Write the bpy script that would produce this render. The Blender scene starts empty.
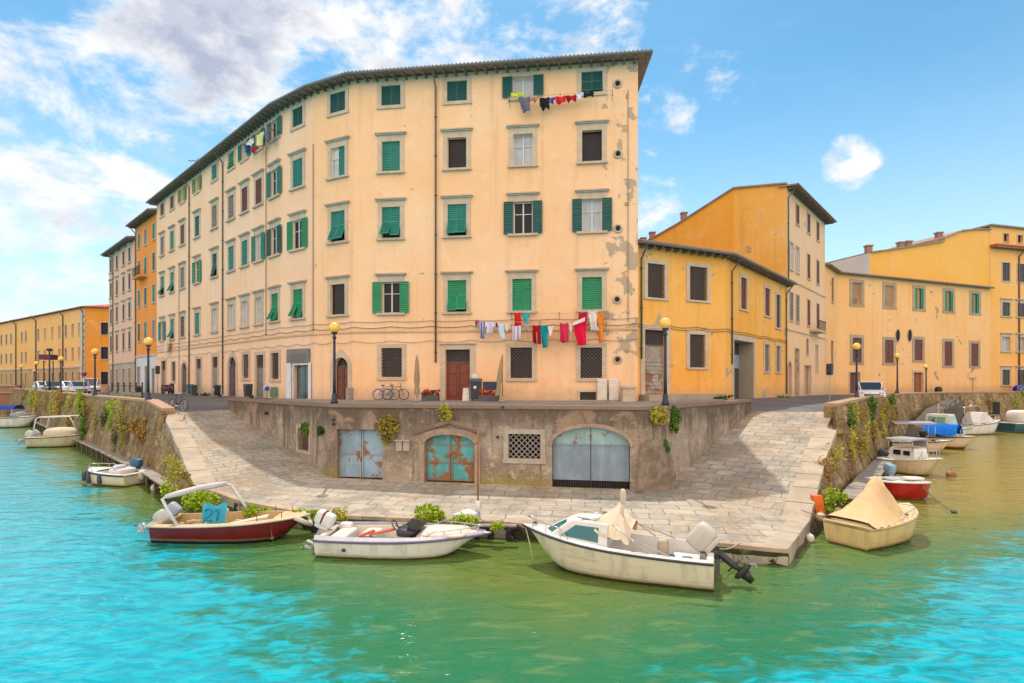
import bpy, bmesh, math, random
from mathutils import Vector, Matrix, noise
from mathutils.geometry import delaunay_2d_cdt
R = math.radians
rnd = random.Random(11)
scene = bpy.context.scene
COL = scene.collection

# ------------------------------------------------------------------ camera
F = 560.0; CU = 512.0; HV = 382.0; EYE = 5.0
cam_d = bpy.data.cameras.new("camera"); cam = bpy.data.objects.new("camera", cam_d); COL.objects.link(cam)
cam.location = (0, 0, EYE); cam.rotation_euler = (R(90), 0, 0)
cam_d.sensor_width = 36; cam_d.lens = 36 * F / 1024; cam_d.shift_y = (HV - 341.5) / 1024
cam_d.clip_start = 0.1; cam_d.clip_end = 5000
scene.camera = cam

# ------------------------------------------------------------------ exposure, sun, sky
vs = scene.view_settings
scene.display_settings.display_device = 'sRGB'
vs.view_transform = 'Standard'; vs.look = 'None'; vs.gamma = 1; vs.use_curve_mapping = False
vs.exposure = 0.72
SUN_EL = 63.0
sun_h = Vector((-0.09, 0.50, 0)).normalized()          # horizontal direction towards the sun (behind the houses)
to_sun = (sun_h * math.cos(R(SUN_EL)) + Vector((0, 0, math.sin(R(SUN_EL))))).normalized()
sd = bpy.data.lights.new("sun", 'SUN'); sd.energy = 2.3; sd.angle = R(0.6); sd.color = (1.0, 0.93, 0.82)
so = bpy.data.objects.new("sun", sd); COL.objects.link(so)
so.rotation_euler = (-to_sun).to_track_quat('-Z', 'Y').to_euler(); so.location = (0, 60, 80)

world = bpy.data.worlds.new("World"); scene.world = world; world.use_nodes = True

class NT:
    """small node-tree helper"""
    def __init__(s, tree): s.t = tree; s.n = tree.nodes; s.l = tree.links
    def new(s, typ, **kw):
        n = s.n.new(typ)
        for k, v in kw.items(): setattr(n, k, v)
        return n
    def put(s, sock, val):
        if isinstance(val, bpy.types.NodeSocket): s.l.new(val, sock)
        elif val is not None:
            if isinstance(val, (tuple, list)) and len(val) == 3 and sock.type == 'RGBA': val = (*val, 1)
            sock.default_value = val
    def math(s, op, a, b=None, c=None, clamp=False):
        n = s.new('ShaderNodeMath', operation=op, use_clamp=clamp)
        s.put(n.inputs[0], a); s.put(n.inputs[1], b); s.put(n.inputs[2], c)
        return n.outputs[0]
    def vmath(s, op, a, b=None):
        n = s.new('ShaderNodeVectorMath', operation=op)
        s.put(n.inputs[0], a); s.put(n.inputs[1], b)
        return n.outputs['Value'] if op in ('DOT_PRODUCT', 'LENGTH', 'DISTANCE') else n.outputs[0]
    def ramp(s, v, a, b, lo=0.0, hi=1.0, smooth=True):
        n = s.new('ShaderNodeMapRange', interpolation_type='SMOOTHSTEP' if smooth else 'LINEAR')
        s.put(n.inputs[0], v); s.put(n.inputs[1], a); s.put(n.inputs[2], b); s.put(n.inputs[3], lo); s.put(n.inputs[4], hi)
        return n.outputs[0]
    def mix(s, f, a, b, blend='MIX'):
        n = s.new('ShaderNodeMix', data_type='RGBA', blend_type=blend)
        s.put(n.inputs[0], f); s.put(n.inputs[6], a); s.put(n.inputs[7], b)
        return n.outputs[2]
    def noise(s, vec, scale, detail=4, rough=0.55, dist=0.0, col=False):
        n = s.new('ShaderNodeTexNoise')
        s.put(n.inputs['Vector'], vec); n.inputs['Scale'].default_value = scale; n.inputs['Detail'].default_value = detail
        n.inputs['Roughness'].default_value = rough; n.inputs['Distortion'].default_value = dist
        return n.outputs['Color' if col else 'Fac']
    def mapping(s, vec, scale=(1, 1, 1), rot=(0, 0, 0), loc=(0, 0, 0)):
        n = s.new('ShaderNodeMapping'); s.put(n.inputs[0], vec)
        n.inputs['Location'].default_value = loc; n.inputs['Rotation'].default_value = rot; n.inputs['Scale'].default_value = scale
        return n.outputs[0]
    def xyz(s, vec):
        n = s.new('ShaderNodeSeparateXYZ'); s.put(n.inputs[0], vec); return n.outputs

def build_world():
    t = NT(world.node_tree); t.n.clear()
    out = t.new('ShaderNodeOutputWorld'); bg = t.new('ShaderNodeBackground'); t.l.new(bg.outputs[0], out.inputs[0])
    bg.inputs[1].default_value = 0.11
    sky = t.new('ShaderNodeTexSky', sky_type='NISHITA')
    sky.sun_disc = False; sky.sun_elevation = R(SUN_EL); sky.sun_rotation = math.atan2(sun_h.x, sun_h.y)
    sky.air_density = 1.0; sky.dust_density = 0.4; sky.ozone_density = 2.0; sky.altitude = 50
    d = t.new('ShaderNodeTexCoord').outputs['Generated']
    z = t.xyz(d)[2]; y = t.xyz(d)[1]
    # big cumulus banks stand where these directions point (picture column, row, radius in px, weight)
    blobs = [(60, 145, 130, .30), (-60, 250, 190, .25), (190, 0, 130, .30), (95, 215, 90, .225), (340, 25, 110, .255), (400, 60, 90, .26), (480, 35, 95, .25), (585, 35, 75, .235),
             (660, 122, 40, .235), (848, 161, 31, .34), (20, 325, 130, .19), (655, 215, 42, .22), (200, 110, 80, .20), (265, 90, 60, .22), (130, 75, 60, .19), (700, 50, 75, .13), (-250, 100, 260, .38)]
    bias = None
    for u, v, r, w in blobs:
        dv = Vector(((u - CU) / F, 1, (HV - v) / F)); L = dv.length; dv.normalize()
        ang = math.atan(r / F / L)
        k = t.ramp(t.vmath('DOT_PRODUCT', d, tuple(dv)), math.cos(ang * 1.35), math.cos(ang * 0.15), 0, w)
        bias = k if bias is None else t.math('MAXIMUM', bias, k)
    back = t.ramp(y, 0.1, -0.35, 0, .36)                   # unseen bright cloud added behind the viewer to fill the shaded fronts
    bias = t.math('MAXIMUM', bias, back)
    dd = t.mapping(d, (1, 1, 1.7))
    n1 = t.noise(dd, 6.0, 9, .62, .25)
    n2 = t.noise(dd, 17, 6, .6, .1)
    nn = t.math('ADD', t.math('MULTIPLY', n1, .8), t.math('MULTIPLY', n2, .2))
    dens = t.math('ADD', nn, bias)
    cov = t.ramp(dens, .645, .82)
    thin = t.math('MULTIPLY', t.ramp(t.noise(t.mapping(d, (2, 2, 5)), 2.0, 6, .62, .6), .48, .78), t.ramp(t.xyz(d)[0], .35, -.5, .05, .32))
    cov = t.math('MAXIMUM', cov, thin)
    cov = t.math('MULTIPLY', cov, t.ramp(z, -.02, .05))
    # grey-blue undersides
    dark = t.math('MULTIPLY', t.ramp(dens, .71, .93), t.ramp(t.noise(t.mapping(d, (1, 1, 2.2), loc=(3, 1, 2)), 3.4, 4, .5), .42, .58))
    dark = t.math('MULTIPLY', t.math('MULTIPLY', dark, t.ramp(y, -.1, .25)), t.ramp(t.xyz(d)[0], .15, -.1)); dark = t.math('MULTIPLY', dark, t.ramp(n2, .25, .6, 1.5, .8))
    cloud = t.mix(t.ramp(n2, .35, .65), (5.0, 5.1, 5.3), (6.3, 6.2, 6.05)); cloud = t.mix(dark, cloud, (2.7, 3.0, 3.85))
    cloud = t.mix(t.ramp(y, .15, -.25), cloud, (11.6, 9.6, 8.3))  # warm fill brightness of the added rear cloud
    blue = t.mix(1.0, sky.outputs[0], (0.56, .93, .93), 'MULTIPLY')
    hz = t.mix(t.ramp(z, .48, .0), blue, (5.2, 6.3, 6.9))
    blue = t.mix(.70, blue, hz)
    t.l.new(t.mix(cov, blue, cloud), bg.inputs[0])
build_world()

# ------------------------------------------------------------------ materials
MATS = {}
def mat(name, fn):
    if name in MATS: return MATS[name]
    m = bpy.data.materials.new(name); m.use_nodes = True
    t = NT(m.node_tree); t.n.clear()
    out = t.new('ShaderNodeOutputMaterial'); b = t.new('ShaderNodeBsdfPrincipled'); t.l.new(b.outputs[0], out.inputs[0])
    t.b = b; t.obj = t.new('ShaderNodeTexCoord').outputs['Object']
    geo = t.new('ShaderNodeNewGeometry'); t.pos = geo.outputs['Position']; t.rand = t.new('ShaderNodeObjectInfo').outputs['Random']
    fn(t, b); MATS[name] = m
    return m
def bump(t, h, strength=.3, dist=.02):
    n = t.new('ShaderNodeBump'); n.inputs['Strength'].default_value = strength; n.inputs['Distance'].default_value = dist
    t.put(n.inputs['Height'], h); t.l.new(n.outputs[0], t.b.inputs['Normal'])
def setc(t, col, rough=.6, metal=0.0, spec=.4):
    t.put(t.b.inputs['Base Color'], col); t.put(t.b.inputs['Roughness'], rough)
    t.b.inputs['Metallic'].default_value = metal; t.b.inputs['Specular IOR Level'].default_value = spec
def mul(c, k): return tuple(min(1, x * k) for x in c)

def paint(name, col, rough=.5, metal=0.0, dirt=.25, scale=3.0, spec=.4):
    """painted or plain material with soft wear"""
    def fn(t, b):
        n = t.noise(t.obj, scale, 6, .65); n2 = t.noise(t.obj, scale * 9, 3, .6)
        c = t.mix(t.math('MULTIPLY', t.ramp(n, .42, .72), dirt * 1.6), col, mul(col, .55))
        c = t.mix(t.math('MULTIPLY', n2, dirt * .6), c, mul(col, 1.25))
        c = t.mix(t.math('MULTIPLY', t.rand, min(.45, dirt * 1.2)), c, tuple(min(1, x * .72 + .035) for x in col))
        setc(t, c, t.ramp(n, .3, .7, rough * .85, min(1, rough * 1.2)), metal, spec)
    return mat(name, fn)

def plaster(name, base, alt, bare=(.36, .33, .29), bare_amt=0.0, streak=.35, bare_box=None):
    """lime plaster: broad colour drift, run-off streaks, small patches where the render has come off"""
    def fn(t, b):
        p = t.pos
        n = t.noise(p, .22, 5, .6, .3); n2 = t.noise(p, 1.6, 6, .65)
        c = t.mix(t.ramp(n, .36, .64), base, alt)
        st = t.noise(t.mapping(p, (1.9, 1.9, .085)), 1.0, 6, .65); cl = t.noise(p, .55, 6, .7, .5)
        c = t.mix(t.math('MULTIPLY', t.ramp(cl, .52, .66), streak * .8), c, tuple(x * .5 + .42 * k for x, k in zip(base, (1, .86, .68)))); c = t.mix(t.math('MULTIPLY', t.ramp(t.noise(p, .8, 7, .75, .4), .57, .66), streak * .7), c, mul(base, .66))
        c = t.mix(t.math('MULTIPLY', t.ramp(st, .50, .74), streak), c, mul(base, .62))
        c = t.mix(t.math('MULTIPLY', t.ramp(n2, .50, .75), .28), c, mul(alt, 1.18))
        gz = t.xyz(p)[2]
        grime = t.math('MULTIPLY', t.ramp(t.math('ADD', gz, t.math('MULTIPLY', t.math('SUBTRACT', n2, .5), 1.6)), 5.0, 3.9), .45)
        c = t.mix(grime, c, mul(bare, .85))
        h = t.noise(p, 14, 4, .6)
        if bare_amt > 0 or bare_box:
            m = t.noise(p, .55, 6, .62, .35)
            m = t.ramp(m, .70 - bare_amt, .715 - bare_amt)
            if bare_box:
                ax, a, bb = bare_box
                near = t.ramp(t.xyz(p)[ax], a, bb)
                m2 = t.ramp(t.math('ADD', t.noise(p, .75, 6, .6, .3), t.math('MULTIPLY', near, .13)), .685, .695)
                m = t.math('MAXIMUM', m, m2)
            bc = t.mix(t.noise(p, 3, 4), bare, mul(bare, .7))
            c = t.mix(t.math('MULTIPLY', m, .8), c, bc)
            h = t.math('SUBTRACT', h, t.math('MULTIPLY', m, .8))
        setc(t, c, .9, 0, .15); bump(t, h, .35, .03)
    return mat(name, fn)

def stone(name, base, alt, scale=1.2, dark=.6, rough=.85):
    def fn(t, b):
        n = t.noise(t.pos, scale, 7, .65, .3); n2 = t.noise(t.pos, scale * 8, 5, .65)
        c = t.mix(t.ramp(n, .35, .65), base, alt)
        c = t.mix(t.math('MULTIPLY', t.ramp(n2, .5, .8), .5), c, mul(base, dark))
        setc(t, c, rough, 0, .2); bump(t, n2, .5, .03)
    return mat(name, fn)

def glass_dark(name, col, rough=.12):
    def fn(t, b):
        n = t.noise(t.obj, 1.3, 2)
        setc(t, t.mix(n, mul(col, .6), mul(col, 1.4)), rough, 0, .6 if rough < .25 else .2)
    return mat(name, fn)

M_STONE = lambda: stone('surround_stone', (.58, .465, .345), (.48, .385, .29), 2.0)
M_STONE_PINK = lambda: stone('pale_surround', (.60, .48, .36), (.50, .40, .30), 2.0)
PANE = lambda: glass_dark('window_glass', (.022, .020, .022), .3)
CURTAIN = lambda: glass_dark('curtained_glass', (.40, .42, .45), .2)
IRON = lambda: paint('wrought_iron', (.045, .04, .04), .6, .3)
ZINC = lambda: paint('zinc_gutter', (.16, .15, .14), .55, .3)
PIPE = lambda: paint('downpipe_paint', (.13, .11, .085), .6)
def shutter_mat(kind):
    c = {'teal': (.015, .20, .155), 'green': (.012, .24, .10), 'dark': (.008, .085, .075), 'lime': (.16, .27, .045), 'brown': (.12, .055, .035),
         'maroon': (.085, .03, .045), 'grey': (.20, .17, .14), 'red': (.16, .04, .025), 'greydark': (.05, .06, .06)}[kind]
    return paint('shutter_' + kind, c, .55, 0, .3, 2.0)

# ------------------------------------------------------------------ mesh helpers
ORG = {}
class MB:
    def __init__(s): s.v = []; s.f = []
    def add(s, vs, fs):
        o = len(s.v); s.v += [Vector(p) for p in vs]; s.f += [[i + o for i in f] for f in fs]
        return s
    def quad(s, *p): return s.add(p, [list(range(len(p)))])
    def hexa(s, c):   # 8 corners: 4 bottom (ccw) then 4 top
        return s.add(c, [[3, 2, 1, 0], [4, 5, 6, 7], [0, 1, 5, 4], [1, 2, 6, 5], [2, 3, 7, 6], [3, 0, 4, 7]])
    def box(s, x0, x1, y0, y1, z0, z1):
        return s.hexa([(x0, y0, z0), (x1, y0, z0), (x1, y1, z0), (x0, y1, z0), (x0, y0, z1), (x1, y0, z1), (x1, y1, z1), (x0, y1, z1)])
    def bar(s, a, b, w, h=None, up=Vector((0, 0, 1))):
        a = Vector(a); b = Vector(b); h = h or w; d = (b - a)
        if d.length < 1e-6: return s
        d.normalize()
        if abs(d.dot(up)) > .98: up = Vector((1, 0, 0))
        x = d.cross(up).normalized(); y = x.cross(d).normalized()
        c = []
        for p in (a, b):
            c += [p + x * (-w / 2) + y * (-h / 2), p + x * (w / 2) + y * (-h / 2), p + x * (w / 2) + y * (h / 2), p + x * (-w / 2) + y * (h / 2)]
        return s.hexa(c)
    def tube(s, pts, r, n=8, cap=True):
        pts = [Vector(p) for p in pts]; rings = []; prev = None
        for i, p in enumerate(pts):
            d = (pts[min(i + 1, len(pts) - 1)] - pts[max(i - 1, 0)]).normalized()
            if prev is None:
                up = Vector((0, 0, 1)) if abs(d.z) < .95 else Vector((1, 0, 0)); x = d.cross(up).normalized()
            else: x = (prev - d * prev.dot(d)).normalized()
            prev = x; y = d.cross(x)
            rr = r[i] if isinstance(r, (list, tuple)) else r
            rings.append([p + x * math.cos(2 * math.pi * k / n) * rr + y * math.sin(2 * math.pi * k / n) * rr for k in range(n)])
        o = len(s.v); s.v += [q for rg in rings for q in rg]
        for i in range(len(rings) - 1):
            for k in range(n):
                s.f.append([o + i * n + k, o + i * n + (k + 1) % n, o + (i + 1) * n + (k + 1) % n, o + (i + 1) * n + k])
        if cap:
            s.f.append([o + k for k in range(n)][::-1]); s.f.append([o + (len(rings) - 1) * n + k for k in range(n)])
        return s
    def lathe(s, prof, n=16, c=(0, 0, 0), sx=1.0, sy=1.0):
        o = len(s.v); c = Vector(c)
        for r, z in prof:
            for k in range(n):
                a = 2 * math.pi * k / n; s.v.append(c + Vector((r * math.cos(a) * sx, r * math.sin(a) * sy, z)))
        for i in range(len(prof) - 1):
            for k in range(n):
                s.f.append([o + i * n + k, o + i * n + (k + 1) % n, o + (i + 1) * n + (k + 1) % n, o + (i + 1) * n + k])
        s.f.append([o + k for k in range(n)][::-1]); s.f.append([o + (len(prof) - 1) * n + k for k in range(n)])
        return s
    def torus(s, c, axis, Rr, r, n=20, m=6):
        c = Vector(c); axis = Vector(axis).normalized(); up = Vector((0, 0, 1)) if abs(axis.z) < .9 else Vector((1, 0, 0))
        x = axis.cross(up).normalized(); y = axis.cross(x); o = len(s.v)
        for i in range(n):
            a = 2 * math.pi * i / n; d = x * math.cos(a) + y * math.sin(a)
            for j in range(m):
                b = 2 * math.pi * j / m; s.v.append(c + d * (Rr + r * math.cos(b)) + axis * r * math.sin(b))
        for i in range(n):
            for j in range(m):
                s.f.append([o + i * m + j, o + ((i + 1) % n) * m + j, o + ((i + 1) % n) * m + (j + 1) % m, o + i * m + (j + 1) % m])
        return s
    def sbox(s, c, size, e=.45, n=16, m=10, M=None, wob=0.0):   # superquadric: a rounded box
        c = Vector(c); o = len(s.v)
        sp = lambda v, p: math.copysign(abs(v) ** p, v)
        for i in range(m + 1):
            ph = -math.pi / 2 + math.pi * i / m
            for k in range(n):
                th = 2 * math.pi * k / n
                q = Vector((sp(math.cos(ph), e) * sp(math.cos(th), e) * size[0] / 2, sp(math.cos(ph), e) * sp(math.sin(th), e) * size[1] / 2, sp(math.sin(ph), e) * size[2] / 2))
                if wob: q *= 1 + wob * noise.noise(q * 3 + c)
                if M: q = M @ q
                s.v.append(c + q)
        for i in range(m):
            for k in range(n):
                s.f.append([o + i * n + k, o + i * n + (k + 1) % n, o + (i + 1) * n + (k + 1) % n, o + (i + 1) * n + k])
        return s
    def build(s, name, m, parent=None, smooth=False, local=False, loc=None):
        org = Vector((0, 0, 0))
        if parent is not None and not local: org = ORG.get(parent.name, org)
        if parent is None and loc is not None: org = Vector(loc)
        me = bpy.data.meshes.new(name)
        me.from_pydata([tuple(p - org) for p in s.v], [], s.f); me.validate(); me.update()
        if smooth: me.polygons.foreach_set('use_smooth', [True] * len(me.polygons))
        if m: me.materials.append(m)
        o = bpy.data.objects.new(name, me); COL.objects.link(o)
        if parent is not None: o.parent = parent
        elif loc is not None: o.location = loc
        ORG[o.name] = org
        return o
def tag(o, label=None, cat=None, group=None, kind=None):
    for k, v in (('label', label), ('category', cat), ('group', group), ('kind', kind)):
        if v: o[k] = v
    return o
def thing(name, label, cat, loc, rz=0.0, group=None):
    o = bpy.data.objects.new(name, None); COL.objects.link(o); o.location = loc; o.rotation_euler = (0, 0, rz); o.empty_display_size = .2
    ORG[o.name] = Vector(loc)
    return tag(o, label, cat, group)
def dup(src, loc, rz=0.0, label=None, scale=None):
    r = src.copy(); COL.objects.link(r); r.location = loc; r.rotation_euler = (0, 0, rz)
    if label: r['label'] = label
    if scale: r.scale = scale
    for ch in list(src.children):
        c = ch.copy(); COL.objects.link(c); c.parent = r
        for g in list(ch.children):
            d = g.copy(); COL.objects.link(d); d.parent = c
    return r
def lerp(a, b, t): return a + (b - a) * t
def ray(u, Y): return Vector(((u - CU) / F * Y, Y))
def onz(u, v, z):
    Y = (EYE - z) * F / (v - HV); return Vector(((u - CU) / F * Y, Y, z))

class Seg:
    """a straight facade seen from outside, running left to right"""
    def __init__(s, A, B):
        s.A = Vector(A[:2]); s.B = Vector(B[:2]); d = s.B - s.A; s.len = d.length; s.d = d.normalized(); s.n = Vector((s.d.y, -s.d.x))
    def pt(s, a, o, z): q = s.A + s.d * a + s.n * o; return Vector((q.x, q.y, z))
    def at(s, u):       # distance along the facade at picture column u
        r = (u - CU) / F
        return (r * s.A.y - s.A.x) / (s.d.x - r * s.d.y)
    def at_o(s, u, o):  # the same for something standing o in front of the wall
        r = (u - CU) / F; A = s.A + s.n * o
        return (r * A.y - A.x) / (s.d.x - r * s.d.y)
    def z(s, u, v): Y = s.A.y + s.d.y * s.at(u); return EYE + (HV - v) / F * Y
    def box(s, mb, a0, a1, o0, o1, z0, z1):
        return mb.hexa([s.pt(a0, o1, z0), s.pt(a1, o1, z0), s.pt(a1, o0, z0), s.pt(a0, o0, z0), s.pt(a0, o1, z1), s.pt(a1, o1, z1), s.pt(a1, o0, z1), s.pt(a0, o0, z1)])
    def rect(s, mb, a0, a1, o, z0, z1): return mb.quad(s.pt(a0, o, z0), s.pt(a1, o, z0), s.pt(a1, o, z1), s.pt(a0, o, z1))

def wall_panel(mb, sg, z0, z1, holes, depth=.28, a0=0.0, a1=None, ztop=None):
    """facade with real openings. holes: (a0, a1, z0, z1, arch_spring or None)"""
    a1 = sg.len if a1 is None else a1
    A = sorted(set([a0, a1] + [round(h[i], 4) for h in holes for i in (0, 1)])); Z = sorted(set([z0, z1] + [round(h[i], 4) for h in holes for i in (2, 3)]))
    for i in range(len(A) - 1):
        am = (A[i] + A[i + 1]) / 2; run = None
        for j in range(len(Z) - 1):
            zm = (Z[j] + Z[j + 1]) / 2
            if any(h[0] < am < h[1] and h[2] < zm < h[3] for h in holes):
                if run is not None: sg.rect(mb, A[i], A[i + 1], 0, run, Z[j]); run = None
            elif run is None: run = Z[j]
        if run is not None: sg.rect(mb, A[i], A[i + 1], 0, run, Z[-1])
    for h in holes:
        b0, b1, y0, y1 = h[:4]; sp = h[4] if len(h) > 4 else None; D = -(h[5] if len(h) > 5 else depth)
        top = sp if sp else y1
        for a in (b0, b1): mb.quad(sg.pt(a, 0, y0), sg.pt(a, D, y0), sg.pt(a, D, top), sg.pt(a, 0, top))
        mb.quad(sg.pt(b0, 0, y0), sg.pt(b1, 0, y0), sg.pt(b1, D, y0), sg.pt(b0, D, y0))
        if not sp: mb.quad(sg.pt(b0, 0, y1), sg.pt(b1, 0, y1), sg.pt(b1, D, y1), sg.pt(b0, D, y1))
        else:
            c = arch_pts(b0, b1, sp, y1)
            for k in range(len(c) - 1):
                (p, q), (p2, q2) = c[k], c[k + 1]
                mb.quad(sg.pt(p, 0, q), sg.pt(p2, 0, q2), sg.pt(p2, 0, y1), sg.pt(p, 0, y1))
                mb.quad(sg.pt(p, 0, q), sg.pt(p2, 0, q2), sg.pt(p2, D, q2), sg.pt(p, D, q))
def arch_pts(b0, b1, sp, top, n=12):
    c = (b0 + b1) / 2; w = (b1 - b0) / 2
    return [(c - w * math.cos(math.pi * k / n), sp + (top - sp) * math.sin(math.pi * k / n)) for k in range(n + 1)]
def arch_fill(mb, sg, b0, b1, z0, sp, top, o):
    pts = [(b0, z0), (b1, z0)] + arch_pts(b0, b1, sp, top)[::-1]
    mb.quad(*[sg.pt(a, o, z) for a, z in pts])
def lattice(mb, sg, a0, a1, z0, z1, o, step=.16, w=.022):
    """diagonal bars clipped to a rectangle"""
    W, H = a1 - a0, z1 - z0
    for sgn in (1, -1):
        k = -H
        while k < W:
            pts = []
            x0, x1 = max(0, k), min(W, k + H)
            if x1 - x0 > .03:
                ya, yb = x0 - k, x1 - k
                if sgn < 0: ya, yb = H - ya, H - yb
                mb.bar(sg.pt(a0 + x0, o + sgn * .006, z0 + ya), sg.pt(a0 + x1, o + sgn * .006, z0 + yb), w)
            k += step
def leaf_panel(mb, sg, a0, a1, z0, z1, o, slats=11):
    """louvred shutter leaf lying in a facade plane"""
    w = .055
    sg.box(mb, a0, a0 + w, o, o + .045, z0, z1); sg.box(mb, a1 - w, a1, o, o + .045, z0, z1)
    sg.box(mb, a0 + w, a1 - w, o, o + .045, z0, z0 + w); sg.box(mb, a0 + w, a1 - w, o, o + .045, z1 - w, z1)
    sg.box(mb, a0 + w, a1 - w, o + .003, o + .012, z0 + w, z1 - w)
    n = max(3, int(slats)); h = (z1 - z0 - 2 * w) / n
    for k in range(n):
        za = z0 + w + k * h
        mb.hexa([sg.pt(a0 + w, o + .043, za), sg.pt(a1 - w, o + .043, za), sg.pt(a1 - w, o + .014, za + h * .75), sg.pt(a0 + w, o + .014, za + h * .75),
                 sg.pt(a0 + w, o + .048, za + .012), sg.pt(a1 - w, o + .048, za + .012), sg.pt(a1 - w, o + .019, za + h * .75 + .012), sg.pt(a0 + w, o + .019, za + h * .75 + .012)])
class Tilt:
    """facade frame tipped outward about a horizontal line (for propped lower shutter halves)"""
    def __init__(s, sg, ztop, o, ang): s.g = sg; s.zt = ztop; s.o = o; s.c = math.cos(ang); s.s = math.sin(ang)
    def pt(s, a, o, z):
        dz = s.zt - z; oo = o - s.o
        return s.g.pt(a, s.o + dz * s.s + oo * s.c, s.zt - dz * s.c + oo * s.s)
    def box(s, mb, a0, a1, o0, o1, z0, z1): return Seg.box(s, mb, a0, a1, o0, o1, z0, z1)
class Swing:
    """frame swung about a vertical hinge at (a, o); ang 0 = closed across the opening, 180 = flat on the wall"""
    def __init__(s, sg, a, o, ang, side): s.g = sg; s.a = a; s.o = o; s.c = math.cos(ang); s.s = math.sin(ang); s.side = side
    def pt(s, a, o, z):   # a measured from the hinge into the leaf
        return s.g.pt(s.a + s.side * (a * s.c) - s.side * o * s.s * 0, s.o + a * s.s + o, z)
    def box(s, mb, a0, a1, o0, o1, z0, z1): return Seg.box(s, mb, a0, a1, o0, o1, z0, z1)

def window(bld, sg, ac, zb, zt, w, style, col='teal', sur='full', smat=None, fine=True, holes=None, depth=.26):
    """window > pane, sash, shutter (two) or grille; adds its hole to holes"""
    dark_open = style == 'opened'; style = 'open' if dark_open else style
    a0, a1 = ac - w / 2, ac + w / 2; H = zt - zb
    holes.append((a0, a1, zb, zt, None, depth))
    f = MB(); e = .001; fw = {'thin': .13, 'wide': .40, 'mid': .27}.get(sur, .26); pr = .05
    sg.box(f, a0 - fw, a0, e, pr, zb, zt); sg.box(f, a1, a1 + fw, e, pr, zb, zt)
    th = .38 if sur == 'full' else fw * .9
    sg.box(f, a0 - fw, a1 + fw, e, pr, zt, zt + th)
    if sur == 'full':
        sg.box(f, a0 - fw - .10, a1 + fw + .10, e, .14, zt + th, zt + th + .07); sg.box(f, a0 - fw - .16, a1 + fw + .16, e, .22, zt + th + .07, zt + th + .15)
        sg.box(f, a0 - fw - .07, a1 + fw + .07, e, .17, zb - .13, zb)
    elif sur in ('attic', 'wide'): sg.box(f, a0 - fw - .02, a1 + fw + .02, e, .09, zb - .2, zb)
    else: sg.box(f, a0 - fw, a1 + fw, e, .10, zb - .12, zb)
    wo = f.build('window', smat or M_STONE(), bld)
    ns = (H / .13) if fine else (H / .3)
    shm = shutter_mat(col)
    mid = (a0 + a1) / 2
    if style in ('dark', 'open', 'white', 'half', 'glazed', 'grille', 'brown', 'awning', 'blind'):
        p = MB(); sg.rect(p, a0, a1, -depth + .01, zb, zt)
        pm = {'white': CURTAIN(), 'half': CURTAIN()}.get(style, PANE())
        if style == 'open' and not dark_open and rnd.random() < .65: pm = CURTAIN()
        if style == 'blind': pm = bld_infill()
        p.build('pane', pm, wo)
        if style in ('white', 'open', 'half', 'glazed', 'brown') :
            s_ = MB(); t_ = .06; o0, o1 = -depth + .012, -depth + .06
            sg.box(s_, a0, a0 + t_, o0, o1, zb, zt); sg.box(s_, a1 - t_, a1, o0, o1, zb, zt)
            sg.box(s_, a0 + t_, a1 - t_, o0, o1, zb, zb + t_); sg.box(s_, a0 + t_, a1 - t_, o0, o1, zt - t_, zt)
            sg.box(s_, mid - .04, mid + .04, o0, o1 + .01, zb + t_, zt - t_)
            if H > 1.5: sg.box(s_, a0 + t_, mid - .04, o0, o1, zb + H * .62, zb + H * .62 + .04); sg.box(s_, mid + .04, a1 - t_, o0, o1, zb + H * .62, zb + H * .62 + .04)
            s_.build('sash', shutter_mat(col) if style == 'brown' else paint('white_sash', (.62, .62, .6), .5), wo)
    if style == 'closed':
        for b0, b1 in ((a0, mid - .008), (mid + .008, a1)):
            m = MB(); leaf_panel(m, sg, b0, b1, zb, zt, -min(.10, depth - .1), ns); m.build('shutter', shm, wo)
    elif style == 'half':
        m = MB(); leaf_panel(m, sg, mid + .008, a1, zb, zt, -.10, ns); m.build('shutter', shm, wo)
    elif style == 'awning':
        zs = zb + H * .52
        for b0, b1 in ((a0, mid - .008), (mid + .008, a1)):
            m = MB(); leaf_panel(m, sg, b0, b1, zs, zt, -.08, ns * .5)
            leaf_panel(m, Tilt(sg, zs - .01, -.08, R(rnd.uniform(14, 34))), b0, b1, zb + .02, zs - .01, -.08, ns * .5); m.build('shutter', shm, wo)
    elif style == 'open':
        lw = w / 2
        for side in (-1, 1):
            m = MB(); hinge = a0 if side < 0 else a1
            if fine is not None:
                b0, b1 = (hinge - lw, hinge - .01) if side < 0 else (hinge + .01, hinge + lw)
                leaf_panel(m, sg, b0, b1, zb, zt, .075, ns)
            m.build('shutter', shm, wo)
    elif style == 'ajar':
        p = MB(); sg.rect(p, a0, a1, -depth + .01, zb, zt); p.build('pane', PANE(), wo)
        for side in (-1, 1):
            m = MB(); hinge = a0 if side < 0 else a1
            leaf_panel(m, Swing(sg, hinge, .02, R(rnd.uniform(70, 115)), -side), .02, w / 2, zb, zt, 0, ns); m.build('shutter', shm, wo)
    if style == 'grille':
        g = MB(); lattice(g, sg, a0, a1, zb, zt, -.06, .21, .03); g.build('grille', paint('grille_iron', (.12, .09, .075), .6), wo)
    return wo
def bld_infill(): return plaster('blocked_infill', (.42, .27, .15), (.30, .20, .12), (.26, .16, .10), .10)

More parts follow.
